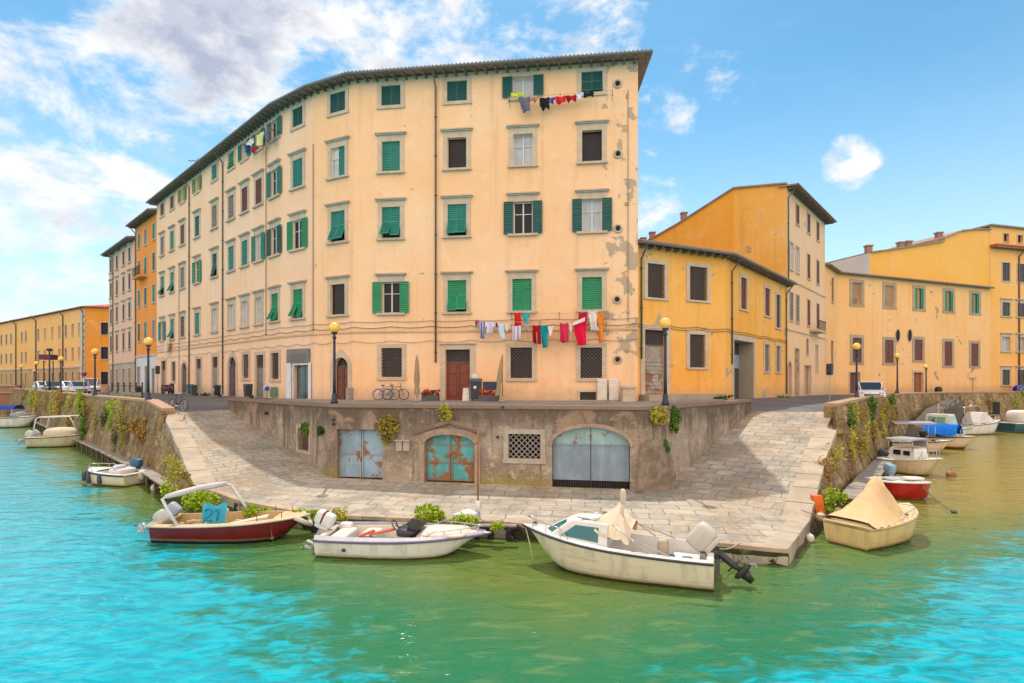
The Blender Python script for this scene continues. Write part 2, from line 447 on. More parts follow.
def offset_poly(pts, off):
    """open polyline (seen left to right from outside) moved outward, mitred"""
    out = []
    for i, p in enumerate(pts):
        ns = []
        if i > 0: d = (pts[i] - pts[i - 1]).normalized(); ns.append(Vector((d.y, -d.x)))
        if i < len(pts) - 1: d = (pts[i + 1] - pts[i]).normalized(); ns.append(Vector((d.y, -d.x)))
        n = sum(ns, Vector((0, 0))).normalized(); k = off / max(.4, n.dot(ns[0]))
        out.append(p + n * k)
    return out
TILE = lambda: stone('roof_tile', (.36, .25, .18), (.28, .20, .15), 1.5)
WOOD_DARK = lambda: paint('rafter_wood', (.20, .145, .105), .8, 0, .4)
def roof(bld, pts, z, over=.85, depth=9.0, rise=2.4, ends=(0.5, 0.5), rafters=True, gutter=True, tiles=True, depth_fn=None):
    """tiled roof with timber eaves: roof > rafters, gutter"""
    pts = [Vector(p[:2]) for p in pts]
    d0 = (pts[1] - pts[0]).normalized(); d1 = (pts[-1] - pts[-2]).normalized()
    ext = [pts[0] - d0 * ends[0]] + pts[1:-1] + [pts[-1] + d1 * ends[1]] if len(pts) > 2 else [pts[0] - d0 * ends[0], pts[1] + d1 * ends[1]]
    fo = offset_poly(ext, over); bo = offset_poly(ext, -depth)
    m = MB(); th = .12; sl = rise / depth; zf = z + .03
    for i in range(len(ext) - 1):
        a, b, c, d = fo[i], fo[i + 1], bo[i + 1], bo[i]
        P = lambda q, h: (q.x, q.y, h)
        m.hexa([P(a, zf), P(b, zf), P(c, zf + rise), P(d, zf + rise), P(a, zf + th), P(b, zf + th), P(c, zf + rise + th), P(d, zf + rise + th)])
        if tiles:
            L = (b - a).length; n = max(1, int(L / .24)); dirn = ((d - a).normalized() + (c - b).normalized()).normalized()
            for k in range(n):
                q = a.lerp(b, (k + .5) / n)
                m.tube([(q.x - dirn.x * .05, q.y - dirn.y * .05, zf + th + .02), (q.x + dirn.x * 1.6, q.y + dirn.y * 1.6, zf + th + .02 + 1.65 * sl)], .085, 6)
    ro = m.build('roof', TILE(), bld)
    if rafters:
        r_ = MB(); ext_in = offset_poly(ext, -.15)
        for i in range(len(ext) - 1):
            L = (fo[i + 1] - fo[i]).length; n = max(1, int(L / .62))
            for k in range(n):
                t = (k + .5) / n; p = ext_in[i].lerp(ext_in[i + 1], t); q = offset_poly(ext, over - .08)[i].lerp(offset_poly(ext, over - .08)[i + 1], t)
                r_.bar((p.x, p.y, zf - .075), (q.x, q.y, zf - .075), .10, .14)
        r_.build('rafters', WOOD_DARK(), ro)
    if gutter:
        g = MB(); go = offset_poly(ext, over + .06)
        g.tube([(p.x, p.y, zf + .06) for p in go], .085, 8); g.build('gutter', ZINC(), ro)
    return ro
def pipe(bld, sg, a, z0, z1, o=.09, over=.8, m=None, r=.055):
    p = MB(); p.tube([sg.pt(a, over, z1 + .12), sg.pt(a, over - .1, z1 - .05), sg.pt(a, o, z1 - .75), sg.pt(a, o, z1 - 1.0), sg.pt(a, o, z0)], r, 8)
    z = z0 + .6
    while z < z1 - 1: sg.box(p, a - .075, a + .075, .002, o + .07, z, z + .05); z += 2.4
    return p.build('downpipe', m or PIPE(), bld, True)
def side_walls(bld, pts, z0, z1, depth, m, skip_front=True):
    """the unseen flanks and back of a house so that it stands as a closed block"""
    b = offset_poly([Vector(p[:2]) for p in pts], -depth); P = [Vector(p[:2]) for p in pts]; w = MB()
    ring = [P[-1]] + b[::-1] + [P[0]]
    for i in range(len(ring) - 1):
        a, c = ring[i], ring[i + 1]; w.quad((a.x, a.y, z0), (c.x, c.y, z0), (c.x, c.y, z1), (a.x, a.y, z1))
    return w.build('flank_wall', m, bld)
# ------------------------------------------------------------------ ground, water, quays
def V3(x, y, z): return Vector((x, y, z))
def sheet(name, poly, m, inner=(), kind='structure', skirt=None):
    """triangulated sheet through 3D boundary points"""
    pts = [Vector(p) for p in poly] + [Vector(p) for p in inner]; n = len(poly)
    res = delaunay_2d_cdt([Vector((p.x, p.y)) for p in pts], [(i, (i + 1) % n) for i in range(n)], [list(range(n))], 1, 1e-4)
    zs = []
    for k, p in enumerate(res[0]):
        o = res[3][k]; zs.append(pts[o[0]].z if o else 0)
    mb = MB(); mb.add([(p.x, p.y, z) for p, z in zip(res[0], zs)], [list(f) for f in res[2]])
    if skirt is not None:
        for i in range(n):
            a, b = pts[i], pts[(i + 1) % n]; mb.quad((a.x, a.y, skirt), (b.x, b.y, skirt), b, a)
    o = mb.build(name, m); tag(o, kind=kind)
    return o

def water_fn(t, b):
    p = t.pos; x, y, z = t.xyz(p)
    h = t.noise(t.mapping(p, (.50, .95, 1), rot=(0, 0, .12)), 1.0, 3, .55, .8)
    h2 = t.noise(t.mapping(p, (1.7, 3.2, 1), rot=(0, 0, -.2)), 1.0, 3, .55, .9)
    h3 = t.noise(t.mapping(p, (6.5, 10, 1)), 1.0, 2, .5, .6)
    wob = t.math('MULTIPLY', t.math('SUBTRACT', t.noise(t.mapping(p, (.10, .30, 1)), 1.0, 4, .6), .5), 8.0)
    rip = t.math('ADD', t.math('MULTIPLY', t.math('SUBTRACT', h2, .5), 6.0), t.math('MULTIPLY', t.math('SUBTRACT', h, .5), 4.0))
    w = t.math('ADD', wob, rip)
    # painted-in reflections: shaded houses olive by the landing, emerald further; sky turquoise in arms
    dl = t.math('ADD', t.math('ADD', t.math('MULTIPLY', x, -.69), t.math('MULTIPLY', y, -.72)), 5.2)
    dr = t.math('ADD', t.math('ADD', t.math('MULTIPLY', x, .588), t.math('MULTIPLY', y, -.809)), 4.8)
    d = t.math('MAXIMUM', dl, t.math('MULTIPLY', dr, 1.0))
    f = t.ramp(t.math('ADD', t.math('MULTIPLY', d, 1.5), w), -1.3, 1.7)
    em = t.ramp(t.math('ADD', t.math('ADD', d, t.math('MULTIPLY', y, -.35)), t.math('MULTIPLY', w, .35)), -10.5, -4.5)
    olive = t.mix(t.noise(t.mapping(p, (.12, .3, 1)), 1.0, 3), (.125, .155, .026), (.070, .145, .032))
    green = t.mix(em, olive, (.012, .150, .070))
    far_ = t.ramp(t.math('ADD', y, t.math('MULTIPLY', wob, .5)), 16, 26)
    green = t.mix(t.math('MULTIPLY', t.math('MULTIPLY', far_, t.ramp(x, 2, 9)), .8), green, (.26, .20, .05))  # golden house reflection painted into the right arm
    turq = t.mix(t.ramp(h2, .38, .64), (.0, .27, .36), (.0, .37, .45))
    lum = t.math('MULTIPLY', t.ramp(t.noise(t.mapping(p, (.9, 3.0, 1), rot=(0, 0, .1)), 1.0, 3, .6, .6), .52, .70), .35)  # ripple highlights painted in as paler streaks
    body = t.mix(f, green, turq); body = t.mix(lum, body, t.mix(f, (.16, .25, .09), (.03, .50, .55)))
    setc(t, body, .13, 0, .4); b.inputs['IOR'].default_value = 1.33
    hh = t.math('ADD', t.math('ADD', t.math('MULTIPLY', h, 1.0), t.math('MULTIPLY', h2, .34)), t.math('MULTIPLY', h3, .04))
    bump(t, hh, .55, .17)
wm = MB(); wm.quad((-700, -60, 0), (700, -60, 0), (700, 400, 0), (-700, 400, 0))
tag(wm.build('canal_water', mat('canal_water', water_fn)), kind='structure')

def asphalt_fn(t, b):
    n = t.noise(t.pos, .5, 5, .6); n2 = t.noise(t.pos, 30, 3)
    c = t.mix(t.ramp(n, .35, .65), (.115, .11, .115), (.16, .15, .15)); c = t.mix(t.math('MULTIPLY', n2, .4), c, (.08, .08, .085))
    setc(t, c, .9); bump(t, n2, .3, .01)
ASPH = mat('asphalt', asphalt_fn)
def paver(name, ang, bw, bh, c1, c2, joint, off=.5, weeds=.5):
    def fn(t, b):
        p = t.mapping(t.pos, (1, 1, 0), rot=(0, 0, -ang))
        p = t.vmath('ADD', p, t.vmath('MULTIPLY', t.vmath('SUBTRACT', t.noise(t.pos, 1.3, 3, col=True), (.5, .5, .5)), (.30, .30, 0)))
        br = t.new('ShaderNodeTexBrick', offset=off); t.put(br.inputs['Vector'], p)
        br.inputs['Scale'].default_value = 1; br.inputs['Brick Width'].default_value = bw; br.inputs['Row Height'].default_value = bh
        br.inputs['Mortar Size'].default_value = .018; br.inputs['Mortar Smooth'].default_value = .3; br.inputs['Bias'].default_value = 0
        t.put(br.inputs['Color1'], (*c1, 1)); t.put(br.inputs['Color2'], (*c2, 1)); t.put(br.inputs['Mortar'], (*joint, 1))
        n = t.noise(t.pos, .6, 6, .65); n2 = t.noise(t.pos, 7, 5, .65)
        c = t.mix(t.math('MULTIPLY', t.ramp(n, .44, .62), .62), br.outputs['Color'], (c1[0] * .5, c1[1] * .53, c1[2] * .56), 'MIX')
        c = t.mix(t.math('MULTIPLY', t.ramp(t.noise(t.pos, 2.4, 6, .7), .52, .66), .45), c, (c2[0] * .62, c2[1] * .58, c2[2] * .5))
        c = t.mix(t.math('MULTIPLY', t.ramp(t.noise(t.pos, .38, 4, .6), .50, .62), .35), c, (.33, .21, .11))
        c = t.mix(t.math('MULTIPLY', t.ramp(n2, .45, .75), .4), c, mul(c2, 1.25))
        wd = t.math('MULTIPLY', t.math('MULTIPLY', br.outputs['Fac'], t.ramp(t.noise(t.pos, .9, 4, .6), .47, .58)), weeds)
        c = t.mix(wd, c, (.13, .15, .03))
        setc(t, c, .85, 0, .25)
        bump(t, t.math('SUBTRACT', t.math('MULTIPLY', n2, .5), br.outputs['Fac']), .55, .04)
    return mat(name, fn)

# quay corner points (x, y, z)
WL = V3(-16.8, 33.2, 3.37); WA = V3(-7.9, 24.26, .85); WB = V3(5.13, 21.9, .75); WC = V3(6.27, 22.7, .75); WR = V3(13.2, 30.9, 3.4)
EDGE_L = [V3(-18.3, 29.8, 3.35), V3(-17.7, 28.6, 3.0), V3(-15, 25.2, 2.0), V3(-12.4, 21.8, 1.0)]
EDGE_F = [V3(-12.4, 21.8, 1.0), V3(-10.3, 20.8, .62), V3(-6.8, 19.0, .5), V3(-.4, 18.0, .5), V3(6.7, 15.4, .47), V3(7.5, 15.2, .45)]
EDGE_R = [V3(7.5, 15.2, .45), V3(9.6, 18.06, .5), V3(12.55, 22.5, 1.74), V3(15.2, 26.2, 2.86), V3(17.0, 29.4, 3.4)]
LPAR = [V3(-250, 258, 0), V3(-80.7, 90.6, 0), V3(-45, 55.8, 0), V3(-31.7, 42.6, 0), V3(-20.7, 31.8, 0), V3(-18.3, 29.4, 0)]
RPAR = [V3(15.2, 26.2, 0), V3(17.0, 28.6, 0), V3(22.9, 36.5, 0), V3(31, 46, 0), V3(37, 52.5, 0), V3(45, 57.5, 0), V3(56, 61.5, 0), V3(75, 67.5, 0), V3(130, 84, 0)]
M0, M1, M2, M3, M5 = [Vector(p) for p in ((7.38, 32.8), (-9.9, 35.0), (-12.8, 36.4), (-16, 38.7), (-37.5, 59.1))]
# street sheet: ends at the parapets, at the heads of the two ramps and behind the terrace wall
e_ = .02
street = [(-18.3, 29.8, 3.35), (-20.9, 32.0, 3.42), (-31.9, 42.8, 3.45), (-45.2, 56.0, 3.45), (-81, 91, 3.5), (-250, 258, 3.5), (-200, 900, 3.6), (900, 900, 3.6), (400, 170, 3.5),
          (130, 84.2, 3.5), (75, 67.7, 3.5), (56, 61.7, 3.5), (45, 57.7, 3.5), (37, 52.7, 3.5), (31, 46.2, 3.48), (22.9, 36.8, 3.45), (17.0, 29.4, 3.4), (13.2, 30.9, 3.4),
          (12.5, 31.2, 3.8), (6.0, 23.4, 3.85), (5.0, 22.7, 3.85), (-7.6, 25.0, 3.85), (-15.5, 33.0, 3.8), (-16.8, 33.2, 3.37)]
inner = [(*p, 3.85) for p in (M0, M1, M2, M3, M5)] + [(-53.4, 74.2, 3.7), (14, 36.7, 3.85), (23.2, 47.3, 3.75), (32.3, 57.8, 3.7), (36.2, 62.3, 3.6)]
sheet('street', street, ASPH, inner)
PAV = paver('terrace_paving', R(-9), .9, .45, (.34, .31, .28), (.27, .25, .23), (.14, .13, .11))
sheet('pavement', [(12.2, 31.1, 3.87), (5.95, 23.45, 3.872), (5.0, 22.72, 3.872), (-7.6, 25.05, 3.872), (-15.2, 32.8, 3.872), (-15.5, 38.0, 3.90), (-12.7, 36.2, 3.90), (-9.9, 34.8, 3.90), (7.4, 32.6, 3.90), (13.6, 36.2, 3.9)], PAV)
c1, c2, cj = (.35, .31, .255), (.455, .395, .31), (.13, .112, .085)
RAMP_L = sheet('ramp', [WL, WA, EDGE_L[3], EDGE_L[2], EDGE_L[1], EDGE_L[0]], paver('ramp_setts', R(45), .75, .36, mul(c1, .95), mul(c2, .9), mul(cj, .9), weeds=.6), skirt=-.6)
sheet('landing', [WA, WB, WC] + [EDGE_R[1]] + EDGE_F[::-1], paver('landing_slabs', R(-9), 1.05, .62, c1, c2, cj), [(-3, 21.9, .66)], skirt=-.6)
sheet('ramp', [WC, WR, EDGE_R[4], EDGE_R[3], EDGE_R[2], EDGE_R[1]], paver('ramp_slabs', R(-41), .85, .5, mul(c1, .9), mul(c2, .95), cj), skirt=-.6)

def kerb(name, pts, w, side, m, up=.018, L=1.3, down=.35):
    """row of big edge stones with open joints, following a 3D polyline; side +1 = stones lie to the left of the run"""
    mb = MB(); r = random.Random(5)
    for i in range(len(pts) - 1):
        a, b = pts[i], pts[i + 1]; d = (b - a); n = max(1, round(d.length / L)); dn = Vector((d.x, d.y)).normalized(); nrm = Vector((-dn.y, dn.x, 0)) * side
        for k in range(n):
            p = a.lerp(b, k / n + .006); q = a.lerp(b, (k + 1) / n - .006); h = up + r.uniform(-.008, .008); ww = w + r.uniform(-.03, .03); ov = Vector(nrm) * r.uniform(-.025, .015)
            up_ = Vector((0, 0, h)); dw = Vector((0, 0, -down))
            mb.hexa([p + ov + dw, q + ov + dw, q + nrm * ww + dw, p + nrm * ww + dw, p + ov + up_, q + ov + up_, q + nrm * ww + up_, p + nrm * ww + up_])
    o = mb.build(name, m); return tag(o, kind='structure')
KST = stone('kerb_stone', (.46, .38, .285), (.35, .285, .215), .9, .6)
kerb('kerb', [V3(p.x, p.y, p.z) for p in EDGE_L], .75, 1, KST, L=1.6, down=.5)
kerb('kerb', EDGE_F, .6, 1, stone('edge_stone', (.50, .38, .265), (.36, .27, .19), .9), L=1.2, down=.13)
kerb('kerb', EDGE_R, .85, 1, KST, L=1.5, down=.22)

def rough_wall(mb, top, bot, rows=10, step=.7, amp=.15, seed=0):
    """battered masonry face between two 3D polylines, with an uneven surface"""
    cols = []
    for i in range(len(top) - 1):
        n = max(1, min(40, int((top[i + 1] - top[i]).length / step)))
        for k in range(n + (i == len(top) - 2)):
            cols.append((top[i].lerp(top[i + 1], k / n), bot[i].lerp(bot[i + 1], k / n)))
    V = []
    for a, b in cols:
        for j in range(rows + 1):
            p = a.lerp(b, j / rows); q = noise.noise_vector(p * .8 + Vector((seed, 0, 0))) * amp + noise.noise_vector(p * 2.6) * amp * .45
            if j == 0: q = Vector((0, 0, 0))
            V.append(p + q)
    R_ = rows + 1
    mb.add(V, [[i * R_ + j, i * R_ + j + 1, (i + 1) * R_ + j + 1, (i + 1) * R_ + j] for i in range(len(cols) - 1) for j in range(rows)])
    return mb
def quay_mat(name, base, alt, moss):
    def fn(t, b):
        n = t.noise(t.pos, .5, 6, .65, .3); n2 = t.noise(t.pos, 2.6, 6, .7); n3 = t.noise(t.mapping(t.pos, (1.4, 1.4, .25)), 1, 5, .65)
        vor = t.new('ShaderNodeTexVoronoi', feature='DISTANCE_TO_EDGE'); t.put(vor.inputs['Vector'], t.vmath('ADD', t.mapping(t.pos, (1, 1, 1.7)), t.vmath('MULTIPLY', t.noise(t.pos, 1.5, 3, col=True), (.6, .6, .6)))); vor.inputs['Scale'].default_value = 1.5
        jn = t.ramp(vor.outputs['Distance'], .0, .07)
        c = t.mix(t.ramp(n, .38, .62), base, alt); c = t.mix(t.math('MULTIPLY', t.ramp(n3, .48, .7), .6), c, mul(alt, .5))
        c = t.mix(t.math('MULTIPLY', t.ramp(n2, .50, .62), .75), c, moss); c = t.mix(t.math('MULTIPLY', t.ramp(t.noise(t.mapping(t.pos, (1, 1, .45)), 1.9, 7, .72, .3), .55, .63), .8), c, (.33, .235, .035)); c = t.mix(t.math('MULTIPLY', t.ramp(t.noise(t.mapping(t.pos, (1, 1, .5)), 1.3, 7, .75), .57, .63), .75), c, (.085, .10, .02))
        c = t.mix(t.math('MULTIPLY', t.math('MULTIPLY', t.math('SUBTRACT', 1, jn), t.ramp(n3, .35, .6)), .4), c, mul(alt, .4)); c = t.mix(t.math('MULTIPLY', t.ramp(t.noise(t.mapping(t.pos, (.9, .9, .2)), 1.6, 5, .7), .54, .64), .7), c, (.10, .075, .03)); c = t.mix(t.math('MULTIPLY', t.ramp(t.noise(t.pos, 1.1, 6, .7), .56, .64), .6), c, (.52, .40, .27))
        z = t.xyz(t.pos)[2]; wet = t.ramp(t.math('ADD', z, t.math('MULTIPLY', n2, .5)), 1.0, .35)
        c = t.mix(t.math('MULTIPLY', wet, .8), c, (.035, .045, .02))
        setc(t, c, .9, 0, .2); bump(t, t.math('ADD', t.math('MULTIPLY', jn, .5), n2), .8, .08)
    return mat(name, fn)
QW = quay_mat('quay_masonry', (.34, .235, .145), (.20, .135, .075), (.20, .15, .022))
BRICKCAP = stone('brick_coping', (.46, .27, .18), (.38, .25, .18), 2.0)
def quay_wall(label, pts):
    """battered canal wall; pts = (x, y, top z, outset of the foot)"""
    line = [Vector((p[0], p[1])) for p in pts]; far_ = [offset_poly(line, 1.0)[i] - line[i] for i in range(len(pts))]
    top = [V3(*p[:3]) for p in pts]; bot = [V3(line[i].x + far_[i].x * p[3], line[i].y + far_[i].y * p[3], -.6) for i, p in enumerate(pts)]
    root = thing('quay_wall', label, 'wall', (pts[len(pts) // 2][0], pts[len(pts) // 2][1], 0))
    rough_wall(MB(), top, bot, 12, .55).build('masonry_face', QW, root, True)
    return root
def coping(root, line, ztop, w=.55, th=.14, inner=.7, m=None):
    i2 = offset_poly([Vector((p.x, p.y)) for p in line], -w); o2 = offset_poly([Vector((p.x, p.y)) for p in line], .06); mb = MB(); pb = MB()
    for i in range(len(line) - 1):
        a, b, c, d = o2[i], o2[i + 1], i2[i + 1], i2[i]; za, zb = ztop[i], ztop[i + 1]
        mb.hexa([(a.x, a.y, za - th), (b.x, b.y, zb - th), (c.x, c.y, zb - th), (d.x, d.y, za - th), (a.x, a.y, za), (b.x, b.y, zb), (c.x, c.y, zb), (d.x, d.y, za)])
        f = .05
        pb.hexa([(line[i].x, line[i].y, za - inner), (line[i + 1].x, line[i + 1].y, zb - inner), (c.x, c.y, zb - inner), (d.x, d.y, za - inner),
                 (line[i].x, line[i].y, za - th), (line[i + 1].x, line[i + 1].y, zb - th), (c.x, c.y, zb - th), (d.x, d.y, za - th)])
    mb.build('coping', m or BRICKCAP, root); pb.build('parapet', QW, root)
zl = [4.05, 4.05, 4.0, 4.0, 4.0, 3.62]
ql = quay_wall('weedy battered canal wall with brick coping along the left quay', [(p.x, p.y, z - .12, .95) for p, z in zip(LPAR[:-1], zl)] + [(-18.35, 29.45, 3.5, .95), (-18.25, 29.35, 2.9, .95), (-17.6, 28.5, 2.75, .95), (-15, 25.2, 1.75, .7), (-12.4, 21.8, .75, .45), (-10.3, 20.8, .3, .2)])
coping(ql, LPAR, zl)
zr = [4.0] * 9
qr = quay_wall('weedy battered canal wall with brick coping curving round the right canal', [(7.5, 15.2, .1, .1), (9.6, 18.06, .2, .3), (12.55, 22.5, 1.45, .6), (15.15, 26.12, 2.55, .9), (15.2, 26.2, 3.88, .95)] + [(p.x, p.y, 3.88, 1.1) for p in RPAR[1:]])
coping(qr, RPAR, zr)
mb = MB(); ed = EDGE_F[1:]; i_ = offset_poly([Vector((p.x, p.y)) for p in ed], .02)
rough_wall(mb, [V3(q.x, q.y, p.z - .1) for p, q in zip(ed, i_)], [V3(q.x, q.y, -.6) for q in i_], 6, .4, .07, 3); mb.build('landing_edge', quay_mat('wet_landing_edge', (.13, .10, .07), (.08, .065, .045), (.05, .06, .015)), ql, True)
# end face of the right parapet and the sloping stair set against the far wall
mb = MB(); mb.box(15.0, 15.5, 25.9, 26.15, 2.6, 3.86); mb.build('end_pier', QW, qr)
a, b = RPAR[3], RPAR[5]
mb = MB()
nrm = Vector((.72, -.69, 0))
p0, p1, p2 = V3(32.3, 46.6, .5), V3(38.6, 52.2, 2.5), V3(43.5, 56.2, 3.3)
for q0, q1 in ((p0, p1), (p1, p2)):
    o1 = nrm * 1.5; mb.hexa([V3(q0.x, q0.y, -.5), V3(q1.x, q1.y, -.5), V3(q1.x, q1.y, -.5) + o1, V3(q0.x, q0.y, -.5) + o1, q0, q1, q1 + o1, q0 + o1][::1])
mb.build('stair_ramp', stone('ramp_dark_stone', (.13, .11, .09), (.085, .075, .06)), qr)
mb = MB()
for k in range(7): q = p0.lerp(p2, .15 + k * .13) + nrm * 1.35; mb.bar(q, q + Vector((0, 0, .55)), .06)
mb.bar(p0.lerp(p2, .15) + nrm * 1.35 + Vector((0, 0, .55)), p0.lerp(p2, .93) + nrm * 1.35 + Vector((0, 0, .55)), .05); mb.build('stair_rail', IRON(), qr)
sgw = Seg((56, 61.5), (75, 67.5)); s_ = Seg((45, 57.5), (56, 61.5))
mb = MB(); a_ = s_.at(985); s_.box(mb, a_, a_ + 1.1, .1, .75, 1.6, 2.9); mb.build('drain_opening', paint('void_black', (.012, .01, .01), .9), qr)
mb = MB(); s_.box(mb, a_ - .2, a_ + 1.3, .1, .70, 1.45, 3.05); mb.build('opening_surround', QW, qr)
# brick end wall across the left canal
lb = thing('canal_end_wall', 'low brick wall closing the far end of the left canal', 'wall', (-92, 90, 0))
sg = Seg((-150, 88.0), (-80.2, 90.6)); mb = MB(); sg.box(mb, 0, sg.len, -1.0, 0, -.5, 3.2); mb.build('brick_face', stone('old_red_brick', (.30, .14, .08), (.24, .13, .08), 1.0), lb)
mb = MB(); sg.box(mb, 0, sg.len, -1.1, .15, 3.2, 3.4); mb.build('ledge', BRICKCAP, lb); mb = MB(); sg.box(mb, 0, sg.len, -.9, -.2, 3.4, 4.3); mb.build('parapet', stone('parapet_brick', (.36, .19, .12), (.30, .17, .11), 1.0), lb)
mb = MB(); sg.box(mb, 0, sg.len, -1.0, .0, 4.3, 4.42); mb.build('coping', BRICKCAP, lb)

# ------------------------------------------------------------------ terrace wall with the boat stores
def terrace_fn(t, b):
    p = t.pos; z = t.xyz(p)[2]
    n = t.noise(p, .45, 6, .65, .4); n2 = t.noise(p, 2.2, 7, .7, .2); st = t.noise(t.mapping(p, (2.2, 2.2, .16)), 1, 6, .65)
    c = t.mix(t.ramp(n, .40, .60), (.385, .32, .25), (.25, .20, .16))
    c = t.mix(t.math('MULTIPLY', t.ramp(n2, .54, .62), .8), c, (.52, .42, .32))
    top = t.ramp(t.math('ADD', z, t.math('MULTIPLY', t.math('SUBTRACT', st, .5), 2.6)), 2.6, 3.7)
    c = t.mix(t.math('MULTIPLY', top, .78), c, (.11, .08, .058))
    c = t.mix(t.math('MULTIPLY', t.ramp(st, .50, .66), .72), c, (.14, .10, .07))
    low = t.math('MULTIPLY', t.ramp(t.math('ADD', z, t.math('MULTIPLY', n2, 1.2)), 2.3, 1.2), t.ramp(t.noise(p, .45, 3, .5, .2), .45, .56))
    c = t.mix(t.math('MULTIPLY', low, .75), c, (.32, .25, .05))
    c = t.mix(t.math('MULTIPLY', t.ramp(t.noise(p, 1.1, 5, .6), .60, .66), .5), c, (.36, .20, .13))
    c = t.mix(t.math('MULTIPLY', t.ramp(t.noise(p, 3.2, 8, .75, .5), .58, .66), .7), c, (.09, .07, .05)); c = t.mix(t.math('MULTIPLY', t.ramp(t.noise(p, .7, 6, .7, .6), .56, .62), .55), c, (.42, .28, .20))
    setc(t, c, .92, 0, .15); bump(t, t.math('ADD', n2, t.math('MULTIPLY', t.noise(p, 9, 5), .6)), .9, .10)
TW = mat('terrace_render', terrace_fn)
RUST = (.22, .085, .03)
def rusty(name, col, amt, rough=.65):
    def fn(t, b):
        n = t.noise(t.pos, 1.5, 7, .7, .3); st = t.noise(t.mapping(t.pos, (4, 4, .5)), 1, 5, .6); n3 = t.noise(t.pos, .8, 4, .6)
        c = t.mix(t.ramp(n3, .35, .65), col, mul(col, .72))
        c = t.mix(t.math('MULTIPLY', t.ramp(st, .5, .75), .4), c, mul(col, 1.35))
        m = t.ramp(t.math('ADD', n, t.math('MULTIPLY', st, .2)), .74 - amt, .80 - amt)
        c = t.mix(m, c, t.mix(t.noise(t.pos, 6, 4), RUST, (.30, .15, .06)))
        setc(t, c, rough); bump(t, m, .3, .01)
    return mat(name, fn)
tw = thing('terrace_wall', 'weathered grey brown terrace wall holding up the quay with three boat store doors', 'wall', (0, 23.5, .7))
tops = 4.05; SGL = Seg(WL, WA); SGF = Seg(WA, WB); SGC = Seg(WB, WC); SGR = Seg(WC, WR)
hL, hF = [], []
# left face: small window with plants
a0, a1 = SGL.at(298.5), SGL.at(309.5); hL.append((a0, a1, SGL.z(304, 450.5), SGL.z(304, 428.5), None, .3))
mbw = MB(); wall_panel(mbw, SGL, .3, tops - .14, hL)
gates = []
def gate(u0, u1, vt, zb=None, sp=None):
    a0, a1 = SGF.at(u0), SGF.at(u1); um = (u0 + u1) / 2; zt = SGF.z(um, vt); zb_ = .83 - .1 * (SGF.at(um) / SGF.len) if zb is None else zb
    s = SGF.z(um, sp) if sp else None; hF.append((a0, a1, zb_, zt, s, .32)); return a0, a1, zb_, zt, s
g1 = gate(337, 382.5, 429.5); g2 = gate(424.5, 474.7, 434.6, None, 444); g3 = gate(552, 630, 427.5, None, 446)
gw = (SGF.at(508.5), SGF.at(540.5), SGF.z(524, 458.5), SGF.z(524, 434)); hF.append((*gw, None, .35))
wall_panel(mbw, SGF, .3, tops - .14, hF, a0=0)
SGC.rect(mbw, 0, SGC.len, 0, .3, tops - .14); SGR.rect(mbw, 0, SGR.len, 0, .3, tops - .14)
# head of the wall where it meets the street
mbw.quad((WL.x, WL.y, 3), (-15.5, 33.2, 3), (-15.5, 33.2, 3.91), (WL.x, WL.y, 3.91)); mbw.quad((WR.x, WR.y, 3), (12.5, 31.4, 3), (12.5, 31.4, 3.91), (WR.x, WR.y, 3.91))
mbw.build('wall_face', TW, tw)
ln = [WL, WA, WB, WC, WR]; zc = [tops] * 5
i2 = offset_poly([Vector((p.x, p.y)) for p in ln], -.5); o2 = offset_poly([Vector((p.x, p.y)) for p in ln], .07); mb = MB()
for i in range(4):
    a, b, c, d = o2[i], o2[i + 1], i2[i + 1], i2[i]; P = lambda q, z: (q.x, q.y, z)
    mb.hexa([P(a, tops - .14), P(b, tops - .14), P(c, 3.7), P(d, 3.7), P(a, tops), P(b, tops), P(c, tops), P(d, tops)])
mb.build('coping', stone('wall_coping', (.27, .175, .125), (.21, .155, .12), 1.2), tw)
